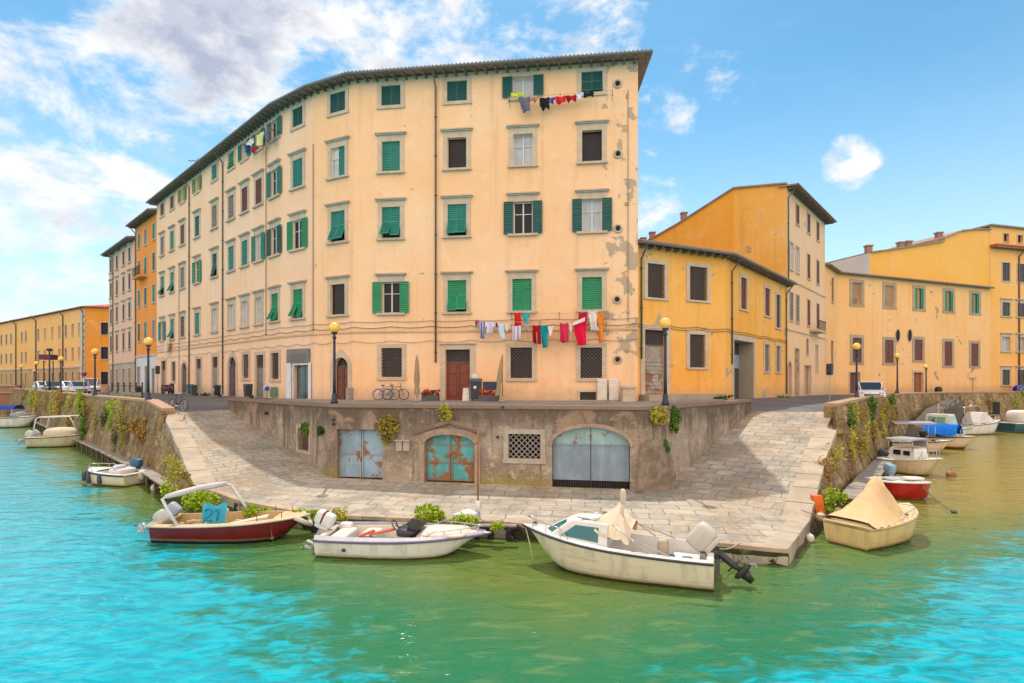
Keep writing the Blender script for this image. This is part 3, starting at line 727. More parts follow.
def gate_leafs(g, mats, bars=True, foot=False):
    a0, a1, zb, zt, sp = g; mid = (a0 + a1) / 2; o = -.24
    for k, (b0, b1) in enumerate(((a0 + .02, mid - .015), (mid + .015, a1 - .02))):
        m = MB(); zf = zb + (.30 if foot else .05)
        if sp:
            pts = [(a, z) for a, z in arch_pts(a0 + .02, a1 - .02, sp, zt - .03, 24) if b0 - 1e-6 <= a <= b1 + 1e-6]
            edge = (b1 if k == 0 else b0); c = (a0 + a1) / 2; w = (a1 - a0) / 2 - .02; ze = sp + (zt - .03 - sp) * math.sqrt(max(0, 1 - ((edge - c) / w) ** 2))
            if k == 0: pts = pts + [(b1, ze)]
            else: pts = [(b0, ze)] + pts
            if foot:      # upper light panel above a rail, big sheet below
                rail = sp + .02
                m.quad(*[SGF.pt(a, o, z) for a, z in [(b0, zf), (b1, zf), (b1, rail), (b0, rail)]])
                u = MB(); u.quad(*[SGF.pt(a, o - .01, z) for a, z in [(b0, rail), (b1, rail)] + [p for p in pts if p[1] > rail][::-1]]); up = u
                SGF.box(m, b0, b1, o, o + .03, rail - .03, rail + .03)
            else: m.quad(*[SGF.pt(a, o, z) for a, z in [(b0, zf), (b1, zf)] + pts[::-1]])
        else: SGF.rect(m, b0, b1, o, zf, zt - .03)
        fr = MB() if not foot else m
        if bars:
            for z in (zf + .02, lerp(zf, sp or zt, .48), (sp or zt) - .08): SGF.box(fr, b0, b1, o, o + .04, z, z + .06)
            for a in (b0, b1 - .06): SGF.box(fr, a, a + .06, o, o + .045, zf, (sp or zt) - .04)
        d = m.build('gate_leaf', mats[k], tw)
        if not foot: fr.build('gate_frame', rusty('gate_frame_rust', (.30, .22, .15), .16) if sp else rusty('gate_frame_grey', (.33, .36, .36), .10), d)
        if foot:
            up.build('fanlight_panel', rusty('peeling_turquoise', (.34, .52, .52), .11), d)
            g_ = MB(); sx = b0
            SGF.rect(g_, b0, b1, o - .02, zb + .02, zf); g_.build('foot_void', paint('void_black', (.012, .01, .01), .9), d); g2_ = MB()
            while sx < b1: SGF.box(g2_, sx, sx + .025, o, o + .02, zb + .02, zf); sx += .1
            g2_.build('foot_bars', IRON(), d)
        else:
            h = MB(); SGF.box(h, (b1 - .22 if k == 0 else b0 + .06), (b1 - .06 if k == 0 else b0 + .22), o + .04, o + .08, zb + 1.05, zb + 1.2); h.build('latch', rusty('rusted_iron', (.2, .08, .03), .5), d)
gate_leafs(g1, [rusty('faded_blue_grey_gate', (.27, .40, .50), .085), rusty('faded_blue_grey_gate', (.27, .40, .50), .085)])
gate_leafs(g2, [rusty('rusty_turquoise_gate', (.10, .40, .43), .145), rusty('rusty_turquoise_gate', (.10, .40, .43), .145)])
gate_leafs(g3, [rusty('grey_steel_gate', (.25, .33, .40), -.02), rusty('grey_steel_gate', (.25, .33, .40), -.02)], False, True)
# arch surround + small gabled hood over the middle doors, stone band round the right arch
mb = MB(); A0, A1, zb, zt, sp = g2; pts = arch_pts(A0, A1, sp, zt, 14)
for k in range(14):
    (p, q), (p2, q2) = pts[k], pts[k + 1]; c = (A0 + A1) / 2
    ou = lambda x, y: (c + (x - c) * 1.18, y + .24 + .02)
    (r, s), (r2, s2) = ou(p, q), ou(p2, q2)
    mb.hexa([SGF.pt(p, .06, q), SGF.pt(p2, .06, q2), SGF.pt(p2, .001, q2), SGF.pt(p, .001, q), SGF.pt(r, .06, s), SGF.pt(r2, .06, s2), SGF.pt(r2, .001, s2), SGF.pt(r, .001, s)])
SGF.box(mb, A0 - .24, A0 - .004, .001, .06, zb, sp); SGF.box(mb, A1 + .004, A1 + .24, .001, .06, zb, sp)
c = (A0 + A1) / 2; za = SGF.z(449, 419.4); zf = SGF.z(449, 431)
for s in (-1, 1): mb.hexa([SGF.pt(c, .12, za - .16), SGF.pt(c + s * 1.55, .12, zf - .16), SGF.pt(c + s * 1.55, .07, zf - .16), SGF.pt(c, .07, za - .16), SGF.pt(c, .26, za), SGF.pt(c + s * 1.55, .26, zf), SGF.pt(c + s * 1.55, .001, zf), SGF.pt(c, .001, za)])
mb.build('arch_surround', stone('old_brick_arch', (.40, .30, .22), (.30, .22, .17), 2.5), tw)
mb = MB(); A0, A1, zb, zt, sp = g3; pts = arch_pts(A0, A1, sp, zt, 20); c = (A0 + A1) / 2
for k in range(20):
    (p, q), (p2, q2) = pts[k], pts[k + 1]; w2 = (A1 - A0) / 2
    f = lambda x, y: (c + (x - c) * (1 + .16 / w2), sp + (y - sp) * (1 + .16 / (zt - sp)))
    (r, s), (r2, s2) = f(p, q), f(p2, q2)
    mb.hexa([SGF.pt(p, .05, q), SGF.pt(p2, .05, q2), SGF.pt(p2, .001, q2), SGF.pt(p, .001, q), SGF.pt(r, .05, s), SGF.pt(r2, .05, s2), SGF.pt(r2, .001, s2), SGF.pt(r, .001, s)])
mb.build('arch_surround', stone('old_brick_arch', (.40, .30, .22), (.30, .22, .17), 2.5), tw)
mb = MB(); a0, a1, zb, zt = gw; w = .2
for r in ((a0 - w, a0, zb, zt), (a1, a1 + w, zb, zt), (a0 - w, a1 + w, zt, zt + w), (a0 - w - .04, a1 + w + .04, zb - .2, zb)): SGF.box(mb, r[0], r[1], .001, .06, r[2], r[3])
wf = mb.build('window', stone('pale_limestone', (.46, .40, .33), (.36, .31, .26), 2.2), tw)
mb = MB(); lattice(mb, SGF, a0, a1, zb, zt, -.08, .23, .035); mb.build('grille', paint('pale_iron', (.30, .27, .24), .6), wf)
mb = MB(); SGF.rect(mb, a0, a1, -.34, zb, zt); mb.build('pane', paint('void_black', (.012, .01, .01), .9), wf)
mb = MB(); a0, a1, zb, zt = hL[0][:4]; w = .14
for r in ((a0 - w, a0, zb, zt), (a1, a1 + w, zb, zt), (a0 - w, a1 + w, zt, zt + w), (a0 - w, a1 + w, zb - w, zb)): SGL.box(mb, r[0], r[1], .001, .05, r[2], r[3])
wf = mb.build('window', stone('pale_limestone', (.46, .40, .33), (.36, .31, .26), 2.2), tw)
mb = MB(); SGL.rect(mb, a0, a1, -.2, zb, zt); mb.build('shutter', paint('rust_brown_board', (.10, .045, .025), .8), wf)
mb = MB(); a0, a1, zb, zt = SGF.at(397), SGF.at(410), SGF.z(403, 450.5), SGF.z(403, 441)
SGF.box(mb, a0, lerp(a0, a1, .46), .001, .14, zb, zt); SGF.box(mb, lerp(a0, a1, .54), a1, .001, .12, zb, zt); SGF.box(mb, a0 - .05, a1 + .06, .001, .22, zt + .01, zt + .06); mb.build('meter_box', paint('dirty_white_box', (.42, .36, .30), .6), tw)
mb = MB()
for u, v in ((498, 437), (503, 407), (334, 420), (334, 424)): a_ = SGF.at(max(u, 333)); mb.tube([SGF.pt(a_, -.05, SGF.z(max(u, 333), v)), SGF.pt(a_, .12, SGF.z(max(u, 333), v))], .06, 8)
a_ = SGL.at(268); mb.tube([SGL.pt(a_, -.05, SGL.z(268, 413)), SGL.pt(a_, .18, SGL.z(268, 413))], .08, 8); mb.build('drain_spout', IRON(), tw)
# weathered buttress stain strip at the rounded corner
mb = MB(); rough_wall(mb, [V3(5.0, 21.78, 2.6), V3(5.7, 22.15, 2.75), V3(6.3, 22.62, 2.6)], [V3(4.75, 21.35, .7), V3(5.85, 21.7, .7), V3(6.65, 22.35, .7)], 10, .12, .05); mb.build('corner_buttress', stone('rotten_render', (.15, .12, .085), (.28, .21, .16), 2.4), tw, True)

# ------------------------------------------------------------------ main apartment building
PEACH = plaster('peach_plaster', (.84, .51, .275), (.85, .565, .345), (.44, .36, .27), 0.0, .34, bare_box=(0, 2.6, 7.4))
PEACH_L = plaster('peach_plaster_side', (.83, .53, .335), (.83, .57, .39), (.42, .36, .28), 0.0, .30)
mainb = thing('apartment_building', 'five storey peach apartment building with green shutters on the corner', 'building', (-5, 36, 3.8))
S_L = Seg(M5, M3); S_B = Seg(M3, M2); S_C = Seg(M2, M1); S_F = Seg(M1, M0)
ROW = {5: (22.12, 23.36), 4: (18.02, 19.90), 3: (13.90, 15.84), 2: (9.27, 11.20)}
hol = {id(s): [] for s in (S_L, S_B, S_C, S_F)}
def mw(sg, u, row, style, col='teal', w=1.16):
    zb, zt = ROW[row]
    return window(mainb, sg, sg.at(u), zb, zt, w, style, col, 'attic' if row == 5 else 'full', holes=hol[id(sg)], fine=(sg is not S_L or u > 240), depth=.26 if sg is S_F else .15)
front = {338: ['closed', 'half', 'awning', 'dark'], 391: ['closed', 'closed', 'awning', 'opened'], 457: ['closed', 'dark', 'awning', 'awning'], 523: ['open', 'white', 'open', 'closed'], 592: ['awning', 'dark', 'open', 'closed']}
for u, st in front.items():
    for row, s in zip((5, 4, 3, 2), st):
        sg = S_C if u == 338 else S_F
        c = 'dark' if s == 'open' and row > 2 else ('green' if row == 2 else ('dark' if row == 5 else 'teal'))
        mw(sg, u if u != 523 or row > 2 else 522, row, s, c, 1.16 if row < 5 else 1.24)
left = {298: [('closed', 'dark'), ('closed', 'teal'), ('open', 'green'), ('awning', 'green')], 275: [('open', 'teal'), ('open', 'teal'), ('open', 'dark'), ('awning', 'green')],
        259: [('open', 'teal'), ('closed', 'red'), ('open', 'teal'), ('white', 'grey')], 245: [('open', 'teal'), ('closed', 'red'), ('closed', 'teal'), ('white', 'grey')],
        231.5: [('awning', 'green'), ('closed', 'grey'), ('closed', 'teal'), ('white', 'grey')], 214.8: [('closed', 'teal'), ('closed', 'grey'), ('awning', 'dark'), ('white', 'grey')],
        197.5: [('open', 'lime'), ('closed', 'dark'), ('open', 'green'), ('closed', 'teal')], 182.8: [('open', 'lime'), ('closed', 'brown'), ('closed', 'grey'), ('closed', 'brown')],
        172.4: [('closed', 'brown'), ('closed', 'green'), ('awning', 'teal'), ('awning', 'teal')], 162.6: [('closed', 'brown'), ('closed', 'grey'), ('awning', 'teal'), ('open', 'teal')]}
for u, st in left.items():
    for row, (s, c) in zip((5, 4, 3, 2), st): mw(S_B if u == 298 else S_L, u, row, s, c, 1.12)
def grille_win(bld, sg, u0, u1, v0, v1, hl, style='grille', col='grey', sur='attic', smat=None):
    u = (u0 + u1) / 2; return window(bld, sg, sg.at(u), sg.z(u, v1), sg.z(u, v0), sg.at(u1) - sg.at(u0), style, col, sur, smat, holes=hl)
for u0, u1, v0, v1 in ((381.5, 402, 348, 377), (510.5, 532, 347.5, 378), (580.5, 602, 347.5, 378)): grille_win(mainb, S_F, u0, u1, v0, v1, hol[id(S_F)])
grille_win(mainb, S_F, 580, 596, 392, 400, hol[id(S_F)], sur='thin')
def door(bld, sg, u0, u1, vt, hl, col, arch=False, transom=None, zb=3.86, smat=None, hood=False, dmat=None, fw=.3, leaves=2, depth=.3, trans_mat=None):
    u = (u0 + u1) / 2; a0, a1 = sg.at(u0), sg.at(u1); zt = sg.z(u, vt); sp = zt - (a1 - a0) / 2 * (1.0 if arch == 1 else .9) if arch else None
    hl.append((a0, a1, zb, zt, sp, depth)); m = MB()
    if arch:
        pts = arch_pts(a0, a1, sp, zt); c = (a0 + a1) / 2; w2 = (a1 - a0) / 2; k_ = 1 + fw / w2
        for k in range(len(pts) - 1):
            (p, q), (p2, q2) = pts[k], pts[k + 1]; f = lambda x, y: (c + (x - c) * k_, sp + (y - sp) * k_ + (.22 * max(0, 1 - abs(x - c) / w2 * 1.6) if hood else 0))
            (r, s), (r2, s2) = f(p, q), f(p2, q2)
            m.hexa([sg.pt(p, .06, q), sg.pt(p2, .06, q2), sg.pt(p2, .001, q2), sg.pt(p, .001, q), sg.pt(r, .06, s), sg.pt(r2, .06, s2), sg.pt(r2, .001, s2), sg.pt(r, .001, s)])
        sg.box(m, a0 - fw, a0, .001, .06, zb, sp); sg.box(m, a1, a1 + fw, .001, .06, zb, sp)
    else:
        sg.box(m, a0 - fw, a0, .001, .06, zb, zt); sg.box(m, a1, a1 + fw, .001, .06, zb, zt); sg.box(m, a0 - fw, a1 + fw, .001, .06, zt, zt + fw)
        if hood: sg.box(m, a0 - fw - .05, a1 + fw + .05, .001, .14, zt + fw, zt + fw + .09)
    d = m.build('doorway', smat or M_STONE(), bld)
    dm = dmat or paint('door_%d_%d_%d' % tuple(int(x * 100) for x in col), col, .5, 0, .35)
    ztr = sg.z(u, transom) if transom else (sp if arch else zt); n = leaves; L = (a1 - a0) / n
    for k in range(n):
        p = MB(); b0, b1 = a0 + k * L + .01, a0 + (k + 1) * L - .01; o = -depth + .05
        sg.rect(p, b0, b1, o, zb, ztr - .03)
        for z0_, z1_ in ((.12, .36), (.42, .66), (.72, .95)):
            za, zb2 = lerp(zb, ztr, z0_), lerp(zb, ztr, z1_)
            sg.box(p, b0 + L * .16, b1 - L * .16, o, o + .03, za, zb2)
        sg.box(p, b0, b0 + L * .1, o, o + .045, zb, ztr - .03); sg.box(p, b1 - L * .1, b1, o, o + .045, zb, ztr - .03)
        p.build('door_leaf', dm, d)
    if arch or transom:
        p = MB(); o = -depth + .03
        if arch: arch_fill(p, sg, a0, a1, ztr, sp, zt, o)
        else: sg.rect(p, a0, a1, o, ztr, zt)
        p.build('fanlight', trans_mat or PANE(), d); g = MB()
        if arch:
            c = (a0 + a1) / 2
            for k in range(1, 6): an = math.pi * k / 6; g.bar(sg.pt(c, o + .03, ztr), sg.pt(c + (a1 - a0) / 2 * .97 * math.cos(an), o + .03, ztr + (zt - ztr) * .97 * math.sin(an)), .03)
        else: lattice(g, sg, a0, a1, ztr + .03, zt, o + .05, .16, .025)
        sg.box(g, a0, a1, o + .01, o + .07, ztr - .03, ztr + .04); g.build('fanlight_bars', paint('grille_iron', (.22, .18, .15), .6), d)
    return d
REDWOOD = (.21, .05, .025)
door(mainb, S_C, 334.2, 348.2, 357.5, hol[id(S_C)], (.16, .06, .035), arch=True, hood=True)
door(mainb, S_F, 445.5, 470, 349.5, hol[id(S_F)], REDWOOD, transom=362.5, fw=.32, hood=True)
door(mainb, S_B, 294, 309, 365, hol[id(S_B)], (.10, .12, .13), transom=None, fw=.12, dmat=glass_dark('shop_glass', (.09, .12, .13)), smat=paint('shop_white', (.66, .68, .72), .5))
mb = MB(); S_B.box(mb, S_B.at(288.5), S_B.at(310.5), .062, .16, S_B.z(299, 362.6), S_B.z(299, 349)); sp_ = mb.build('shop_fascia', paint('shop_grey', (.19, .18, .19), .6), mainb)
mb = MB(); lattice(mb, S_B, S_B.at(291), S_B.at(308), S_B.z(299, 361), S_B.z(299, 353.5), .19, .2, .03); mb.build('fascia_grille', paint('pale_iron', (.30, .27, .24), .6), sp_)
mb = MB()
for a, b in ((287.6, 292.4), (309.4, 312.3)):
    if b < 312: S_B.box(mb, S_B.at(a), S_B.at(b), .062, .12, 3.86, S_B.z(299, 362.6))
    else: S_B.box(mb, S_B.at(309.6), S_B.at(312), .062, .12, 3.86, S_B.z(299, 362.6))
mb.build('shop_pilaster', paint('shop_white', (.66, .68, .72), .5), mainb)
grille_win(mainb, S_L, 271.5, 279, 353, 379, hol[id(S_L)], smat=M_STONE())
door(mainb, S_L, 256.5, 264, 355, hol[id(S_L)], (.22, .19, .15), transom=367, fw=.25, leaves=1, depth=.13)
grille_win(mainb, S_L, 243, 249, 354.5, 378, hol[id(S_L)], 'closed', 'brown')
door(mainb, S_L, 229, 236.3, 357, hol[id(S_L)], (.10, .06, .05), arch=True, hood=True, depth=.13)
door(mainb, S_L, 212.8, 218.2, 357, hol[id(S_L)], (.26, .24, .2), transom=367, fw=.25, leaves=1, depth=.13)
door(mainb, S_L, 196.6, 201.4, 359, hol[id(S_L)], (.28, .26, .23), transom=368, fw=.25, leaves=1, depth=.13)
door(mainb, S_L, 182, 187, 363, hol[id(S_L)], (.13, .06, .045), arch=True, depth=.13)
grille_win(mainb, S_L, 172, 175.6, 362, 381, hol[id(S_L)], 'closed', 'greydark', 'thin')
door(mainb, S_L, 161.8, 166, 361, hol[id(S_L)], (.22, .2, .17), transom=370, fw=.2, leaves=1, depth=.13)
WT = 23.75
for sg, m in ((S_L, PEACH_L), (S_B, PEACH_L), (S_C, PEACH), (S_F, PEACH)):
    mb = MB(); wall_panel(mb, sg, 3.2, WT + .1, hol[id(sg)]); mb.build('wall', m, mainb)
pts = [M5, M3, M2, M1, M0]
side_walls(mainb, pts, 3.2, WT + .1, 11.5, PEACH_L)
# string course and cables above the ground floor
mb = MB(); q1 = offset_poly(pts, .07)
zs = 8.06
for i in range(4):
    a, b, c, d = q1[i], q1[i + 1], pts[i + 1], pts[i]; nn = offset_poly(pts, .002)
    mb.hexa([(a.x, a.y, zs), (b.x, b.y, zs), (nn[i + 1].x, nn[i + 1].y, zs), (nn[i].x, nn[i].y, zs), (a.x, a.y, zs + .12), (b.x, b.y, zs + .12), (nn[i + 1].x, nn[i + 1].y, zs + .12), (nn[i].x, nn[i].y, zs + .12)])
mb.build('string_course', plaster('string_course', (.70, .43, .235), (.60, .38, .22)), mainb)
mb = MB()
for zz, sag, r in ((8.42, .10, .022), (8.75, .06, .016), (7.55, .14, .014)):
    q1 = offset_poly(pts, .09)
    for i in range(4):
        n = max(2, int((q1[i + 1] - q1[i]).length / 2.2)); P = []
        for k in range(n * 4 + 1):
            t = k / (n * 4); p = q1[i].lerp(q1[i + 1], t); P.append((p.x, p.y, zz - sag * abs(math.sin(math.pi * t * n))))
        mb.tube(P, r, 5)
mb.build('cable', paint('cable_grey', (.14, .12, .10), .7), mainb)
rf = roof(mainb, pts, WT, .75, 11.5, 3.0, (.5, .75))
for sg, u, m in ((S_F, 436, PIPE()), (S_L, 223.6, PIPE()), (S_L, 190, PIPE())): pipe(mainb, sg, sg.at(u), 6.2 if sg is S_F else 4.0, WT, m=m)
for sg, u, z1 in ((S_B, 319.5, 20.5), (S_L, 259 + 7.5, 22.0), (S_L, 179.5, 16.5)):
    a_ = min(sg.at(u), sg.len - .15); mb = MB(); mb.tube([sg.pt(a_, .05, 4.0 if u < 200 else 8.3), sg.pt(a_, .05, z1)], .03, 6); mb.build('conduit', paint('conduit_tan', (.36, .25, .16), .7), mainb)
for u, z in ((617.5, 84), (618, 154), (618, 228.5), (617, 299.5), (617.5, 359.5)):
    a_ = S_F.at(u); zz = S_F.z(u, z); mb = MB(); c = S_F.pt(a_, 0, zz); n3 = Vector((S_F.n.x, S_F.n.y, 0))
    mb.torus(c + n3 * .03, n3, .21, .07, 18, 6); v_ = mb.build('flue_vent', M_STONE(), mainb); mb = MB(); mb.tube([c, c + n3 * .12], .12, 12); mb.build('flue_mouth', paint('void_black', (.012, .01, .01), .9), v_)
mb = MB()
for v, w in ((98, .05), (205, .12), (330, .1), (352, .1)): S_F.box(mb, S_F.at(627) - w, S_F.at(627) + w, .001, .05, S_F.z(627, v) - .03, S_F.z(627, v) + .15)
a_ = S_F.at(628); mb.tube([S_F.pt(a_, .04, 8.5), S_F.pt(a_, .04, S_F.z(628, 90))], .022, 6); mb.build('conduit', paint('conduit_tan', (.36, .25, .16), .7), mainb)
ant = MB(); p = S_L.pt(S_L.at(184), -1.2, WT + .4); ant.tube([p, p + Vector((0, 0, 2.4))], .03, 6)
for k in range(5): ant.bar(p + Vector((-.9 + k * .35, 0, 2.2)), p + Vector((-.9 + k * .35, 0, 2.2)) + Vector((0, .5, 0)), .03)
ant.bar(p + Vector((-1.1, .25, 2.2)), p + Vector((.9, .25, 2.2)), .035); ant.build('aerial', IRON(), rf)

# ------------------------------------------------------------------ orange and pink houses further down the left quay
def row_house(name, label, P, zt, cols, rows, m, gm, gz, scol, w=1.0, depth=10, ground=(), nm_over=.8, sur='full', pipes=(), styles=None):
    h = thing(name, label, 'building', (*((P[0] + P[-1]) / 2), 3.7)); sg = Seg(P[0], P[-1]); hl = []; hg = []
    for j, (zb, zt_) in enumerate(rows):
        for k, u in enumerate(cols):
            window(h, sg, sg.at(u), zb, zt_, w, styles[(j * len(cols) + k) % len(styles)] if styles else 'closed', scol[(j * 7 + k * 3) % len(scol)], sur, holes=hl, fine=False, depth=.13)
    for u, w_, zt_, c in ground:
        a = sg.at(u); door_u0, door_u1 = u - w_ / 2, u + w_ / 2
        door(h, sg, door_u0, door_u1, HV - (zt_ - EYE) * F / (sg.A.y + sg.d.y * a), hg, c, zb=3.7, fw=.15, leaves=1, depth=.12)
    mb = MB(); wall_panel(mb, sg, gz, zt + .1, hl); mb.build('wall', m, h)
    mb = MB(); wall_panel(mb, sg, 3.2, gz, hg); mb.build('ground_floor_wall', gm, h)
    mb = MB(); sg.box(mb, 0, sg.len, .002, .09, gz - .1, gz + .12); mb.build('string_course', M_STONE_PINK(), h)
    side_walls(h, [sg.A, sg.B], 3.2, zt + .1, depth, m); roof(h, [sg.A, sg.B], zt, nm_over, depth, 2.2, (.15, .1))
    for u in pipes: pipe(h, sg, sg.at(u), 4, zt)
    return h, sg
E5 = M5; dl = (M5 - M3).normalized()
O2 = Vector((-43.9, 65.2)); P2 = Vector((-53.4, 74.2))
ORANGE = plaster('orange_plaster', (.74, .25, .045), (.74, .29, .07), (.4, .25, .12), .0, .2)
oh, osg = row_house('townhouse', 'narrow bright orange townhouse with white ground floor and small balcony', [O2 + (E5 - O2).normalized() * .02, E5 + (O2 - E5).normalized() * .02], 22.9, [139.3, 145.8, 154], [(20.2, 21.9), (16.9, 18.8), (13.5, 15.4), (9.6, 11.6)], ORANGE, plaster('white_wash', (.62, .62, .66), (.56, .56, .6)), 7.9, ['teal', 'dark', 'teal', 'grey'], .95,
     ground=((138.8, 2.4, 6.7, (.2, .2, .22)), (146.5, 2.2, 6.7, (.16, .16, .2)), (153.5, 2.2, 6.4, (.1, .12, .15))), sur='thin', pipes=(136.2,))
bal = MB(); a_ = osg.at(145.0); osg.box(bal, a_ - 2.2, a_ + 1.0, .0, .75, 16.55, 16.75); bo = bal.build('balcony', ORANGE, oh); bal = MB()
for k in range(14): q = a_ - 2.15 + k * .24; osg.box(bal, q, q + .03, .70, .73, 16.76, 17.7)
osg.box(bal, a_ - 2.2, a_ + 1.0, .68, .75, 17.7, 17.76); bal.build('balcony_rail', IRON(), bo)
row_house('townhouse', 'pale pink townhouse with maroon shutters at the far end of the row', [P2, O2], 21.6, [111.3, 117.2, 123.8, 129.8], [(19.3, 21.0), (16.0, 17.9), (12.6, 14.5), (8.9, 11.0)], plaster('pink_plaster', (.72, .45, .32), (.68, .43, .32), (.4, .32, .27)), plaster('grey_base', (.44, .37, .30), (.38, .33, .28)), 7.4, ['maroon'], .95,
     ground=((117.5, 2.2, 6.6, (.28, .25, .2)), (123.8, 2.2, 6.6, (.28, .25, .2)), (130.0, 2.2, 6.6, (.28, .25, .2)), (111.5, 1.8, 6.6, (.2, .18, .16))), sur='full', pipes=(113.6,))
# long ochre block closing the view on the far left
lo = thing('office_building', 'long three storey ochre building with red roof at the far left', 'building', (-85, 100, 3.5))
C0 = Vector((-66.3, 87)); L0 = Vector((-150, 145)); R0 = Vector((-57, 89.5)); sgL = Seg(L0, C0); sgR = Seg(C0, R0); hl = []; OCH = plaster('ochre_plaster', (.79, .41, .13), (.79, .44, .17), (.45, .29, .14), 0, .3); hg = []
dz = lambda u, v: sgL.z(u, v)
for u, st, c in ((1.5, 'closed', 'dark'), (6.5, 'closed', 'dark'), (11.2, 'closed', 'dark'), (22, 'closed', 'grey'), (26, 'closed', 'grey'), (38.5, 'closed', 'grey'), (45, 'white', 'grey'), (52.5, 'white', 'grey'), (59.5, 'blind', 'grey'), (66, 'closed', 'grey'), (72.8, 'blind', 'grey'), (79.5, 'white', 'grey')):
    for zb, zt_ in ((12.4, 14.3), (8.6, 10.5)): window(lo, sgL, sgL.at(u), zb, zt_, .85, st, c, 'thin', M_STONE_PINK(), fine=False, holes=hl)
    window(lo, sgL, sgL.at(u), 4.6, 6.6, .8, 'dark', 'grey', 'thin', M_STONE_PINK(), fine=False, holes=hl)
mb = MB(); wall_panel(mb, sgL, 7.4, 16.6, [h for h in hl if h[2] > 7]); mb.build('wall', OCH, lo)
mb = MB(); wall_panel(mb, sgL, 3.0, 7.4, [h for h in hl if h[2] < 7]); mb.build('ground_floor_wall', plaster('tan_base', (.48, .31, .13), (.42, .29, .15)), lo)
hr = []
for z0_, z1_ in ((12.4, 14.3), (8.6, 10.5), (4.6, 6.6)): window(lo, sgR, sgR.at(104.5), z0_, z1_, 1.0, 'dark', 'grey', 'thin', fine=False, holes=hr)
mb = MB(); wall_panel(mb, sgR, 3.0, 16.6, hr); mb.build('wall', plaster('deep_ochre', (.74, .29, .045), (.72, .30, .06)), lo)
mb = MB(); sgL.box(mb, sgL.len - 2.0, sgL.len - .6, .003, .08, 3.2, 16.3)
for k in range(12): sgL.box(mb, sgL.len - .55, sgL.len + .05, .003, .1, 3.4 + k * 1.08, 4.2 + k * 1.08)
mb.build('quoins', M_STONE_PINK(), lo)
mb = MB(); sgL.box(mb, 0, sgL.len, .002, .12, 7.3, 7.5); mb.build('string_course', M_STONE_PINK(), lo)
REDTILE = stone('red_roof_tile', (.50, .16, .10), (.42, .14, .09), 1.0)
mb = MB(); bk = offset_poly([L0, C0, R0], -9); fo = offset_poly([L0, C0, R0], .5)
for i in range(2):
    a, b, c, d = fo[i], fo[i + 1], bk[i + 1], bk[i]; P = lambda q, z: (q.x, q.y, z)
    mb.hexa([P(a, 16.62), P(b, 16.62), P(c, 18.6), P(d, 18.6), P(a, 16.78), P(b, 16.78), P(c, 18.75), P(d, 18.75)])
mb.build('roof', REDTILE, lo)
for u in (16.5, 36.5, 63.5, 84): pipe(lo, sgL, sgL.at(u), 4, 16.6, o=.12, r=.09)
side_walls(lo, [L0, C0, R0], 3, 16.6, 9, OCH)

# ------------------------------------------------------------------ right: low yellow house, tall house, long blind-windowed house, far tall house
YEL = plaster('yellow_plaster', (.86, .40, .075), (.86, .46, .13), (.46, .36, .26), .085, .35)
lowh = thing('low_house', 'two storey yellow house with barred windows and a dark garage opening', 'building', (14, 38, 3.85))
K0, K1, K2 = Vector((7.42, 33.5)), Vector((14, 36.7)), Vector((23.15, 47.25)); S1 = Seg(K0, K1); S2 = Seg(K1, K2); h1, h2 = [], []; LT = 13.15; PS = M_STONE_PINK()
for q in ((647.5, 664.5, 264, 298), (689.6, 707, 267, 300.5), (689.6, 705, 334.5, 367.5)): grille_win(lowh, S1, *q, h1, smat=PS, sur='mid')
for q in ((740.6, 746.6, 278, 309.5), (764.8, 769.8, 288.5, 316), (776, 780.2, 295, 328)): grille_win(lowh, S2, *q, h2, 'closed', 'red' if q[0] < 770 else 'greydark', smat=PS, sur='mid')
for q in ((764.5, 769, 344.5, 371.5), (776, 780, 346, 372)): grille_win(lowh, S2, *q, h2, 'closed', 'grey', smat=PS, sur='mid')
dr = door(lowh, S1, 644.5, 666, 330, h1, (.34, .27, .22), transom=345, zb=4.25, smat=PS, dmat=None, leaves=1)
PATCH = rusty('patched_boards', (.40, .36, .31), .14)
mb = MB(); a0, a1 = S1.at(645.2), S1.at(665.4)
for k in range(9): S1.box(mb, a0 + (k % 2) * .12, a1 - (k % 3) * .1, -.21, -.19 + .012 * (k % 3), 4.3 + k * .24, 4.3 + k * .24 + .2)
mb.build('boarding', PATCH, dr)
# garage recess: deep dark opening with blue panel
a0, a1 = S2.at(733.5), S2.at(753.5); zt = S2.z(743, 341); h2.append((a0, a1, 3.7, zt, None, 1.1))
mb = MB(); S2.box(mb, a0 - .3, a0, .001, .05, 3.7, zt); S2.box(mb, a1, a1 + .3, .001, .05, 3.7, zt); S2.box(mb, a0 - .3, a1 + .3, .001, .05, zt, zt + .35); gf = mb.build('garage_opening', PS, lowh)
mb = MB(); S2.rect(mb, a0, a1, -1.08, 3.7, zt); mb.build('garage_door', paint('garage_dark', (.07, .07, .075), .6), gf)
mb = MB(); S2.box(mb, a1 - .03, a1 - .002, -1.05, -.01, 3.7, zt - .03); S2.box(mb, a0 + .03, a1 - .03, -1.05, -.01, zt - .03, zt - .002); mb.build('reveal', plaster('reveal_grey', (.40, .33, .25), (.30, .25, .19)), gf)
mb = MB(); S2.box(mb, a0 + .05, a1 - .05, -1.07, -1.0, 6.0, 7.0); mb.build('blue_panel', paint('panel_blue_grey', (.30, .36, .42), .5), gf)
mb = MB(); wall_panel(mb, S1, 3.2, LT + .1, h1); wall_panel(mb, S2, 3.2, LT + .1, h2); mb.build('wall', YEL, lowh)
mb = MB(); S1.box(mb, .3, S1.len, .003, .07, 3.2, 4.25); mb.build('plinth', stone('plinth_stone', (.40, .33, .25), (.33, .28, .22), 1.4), lowh)
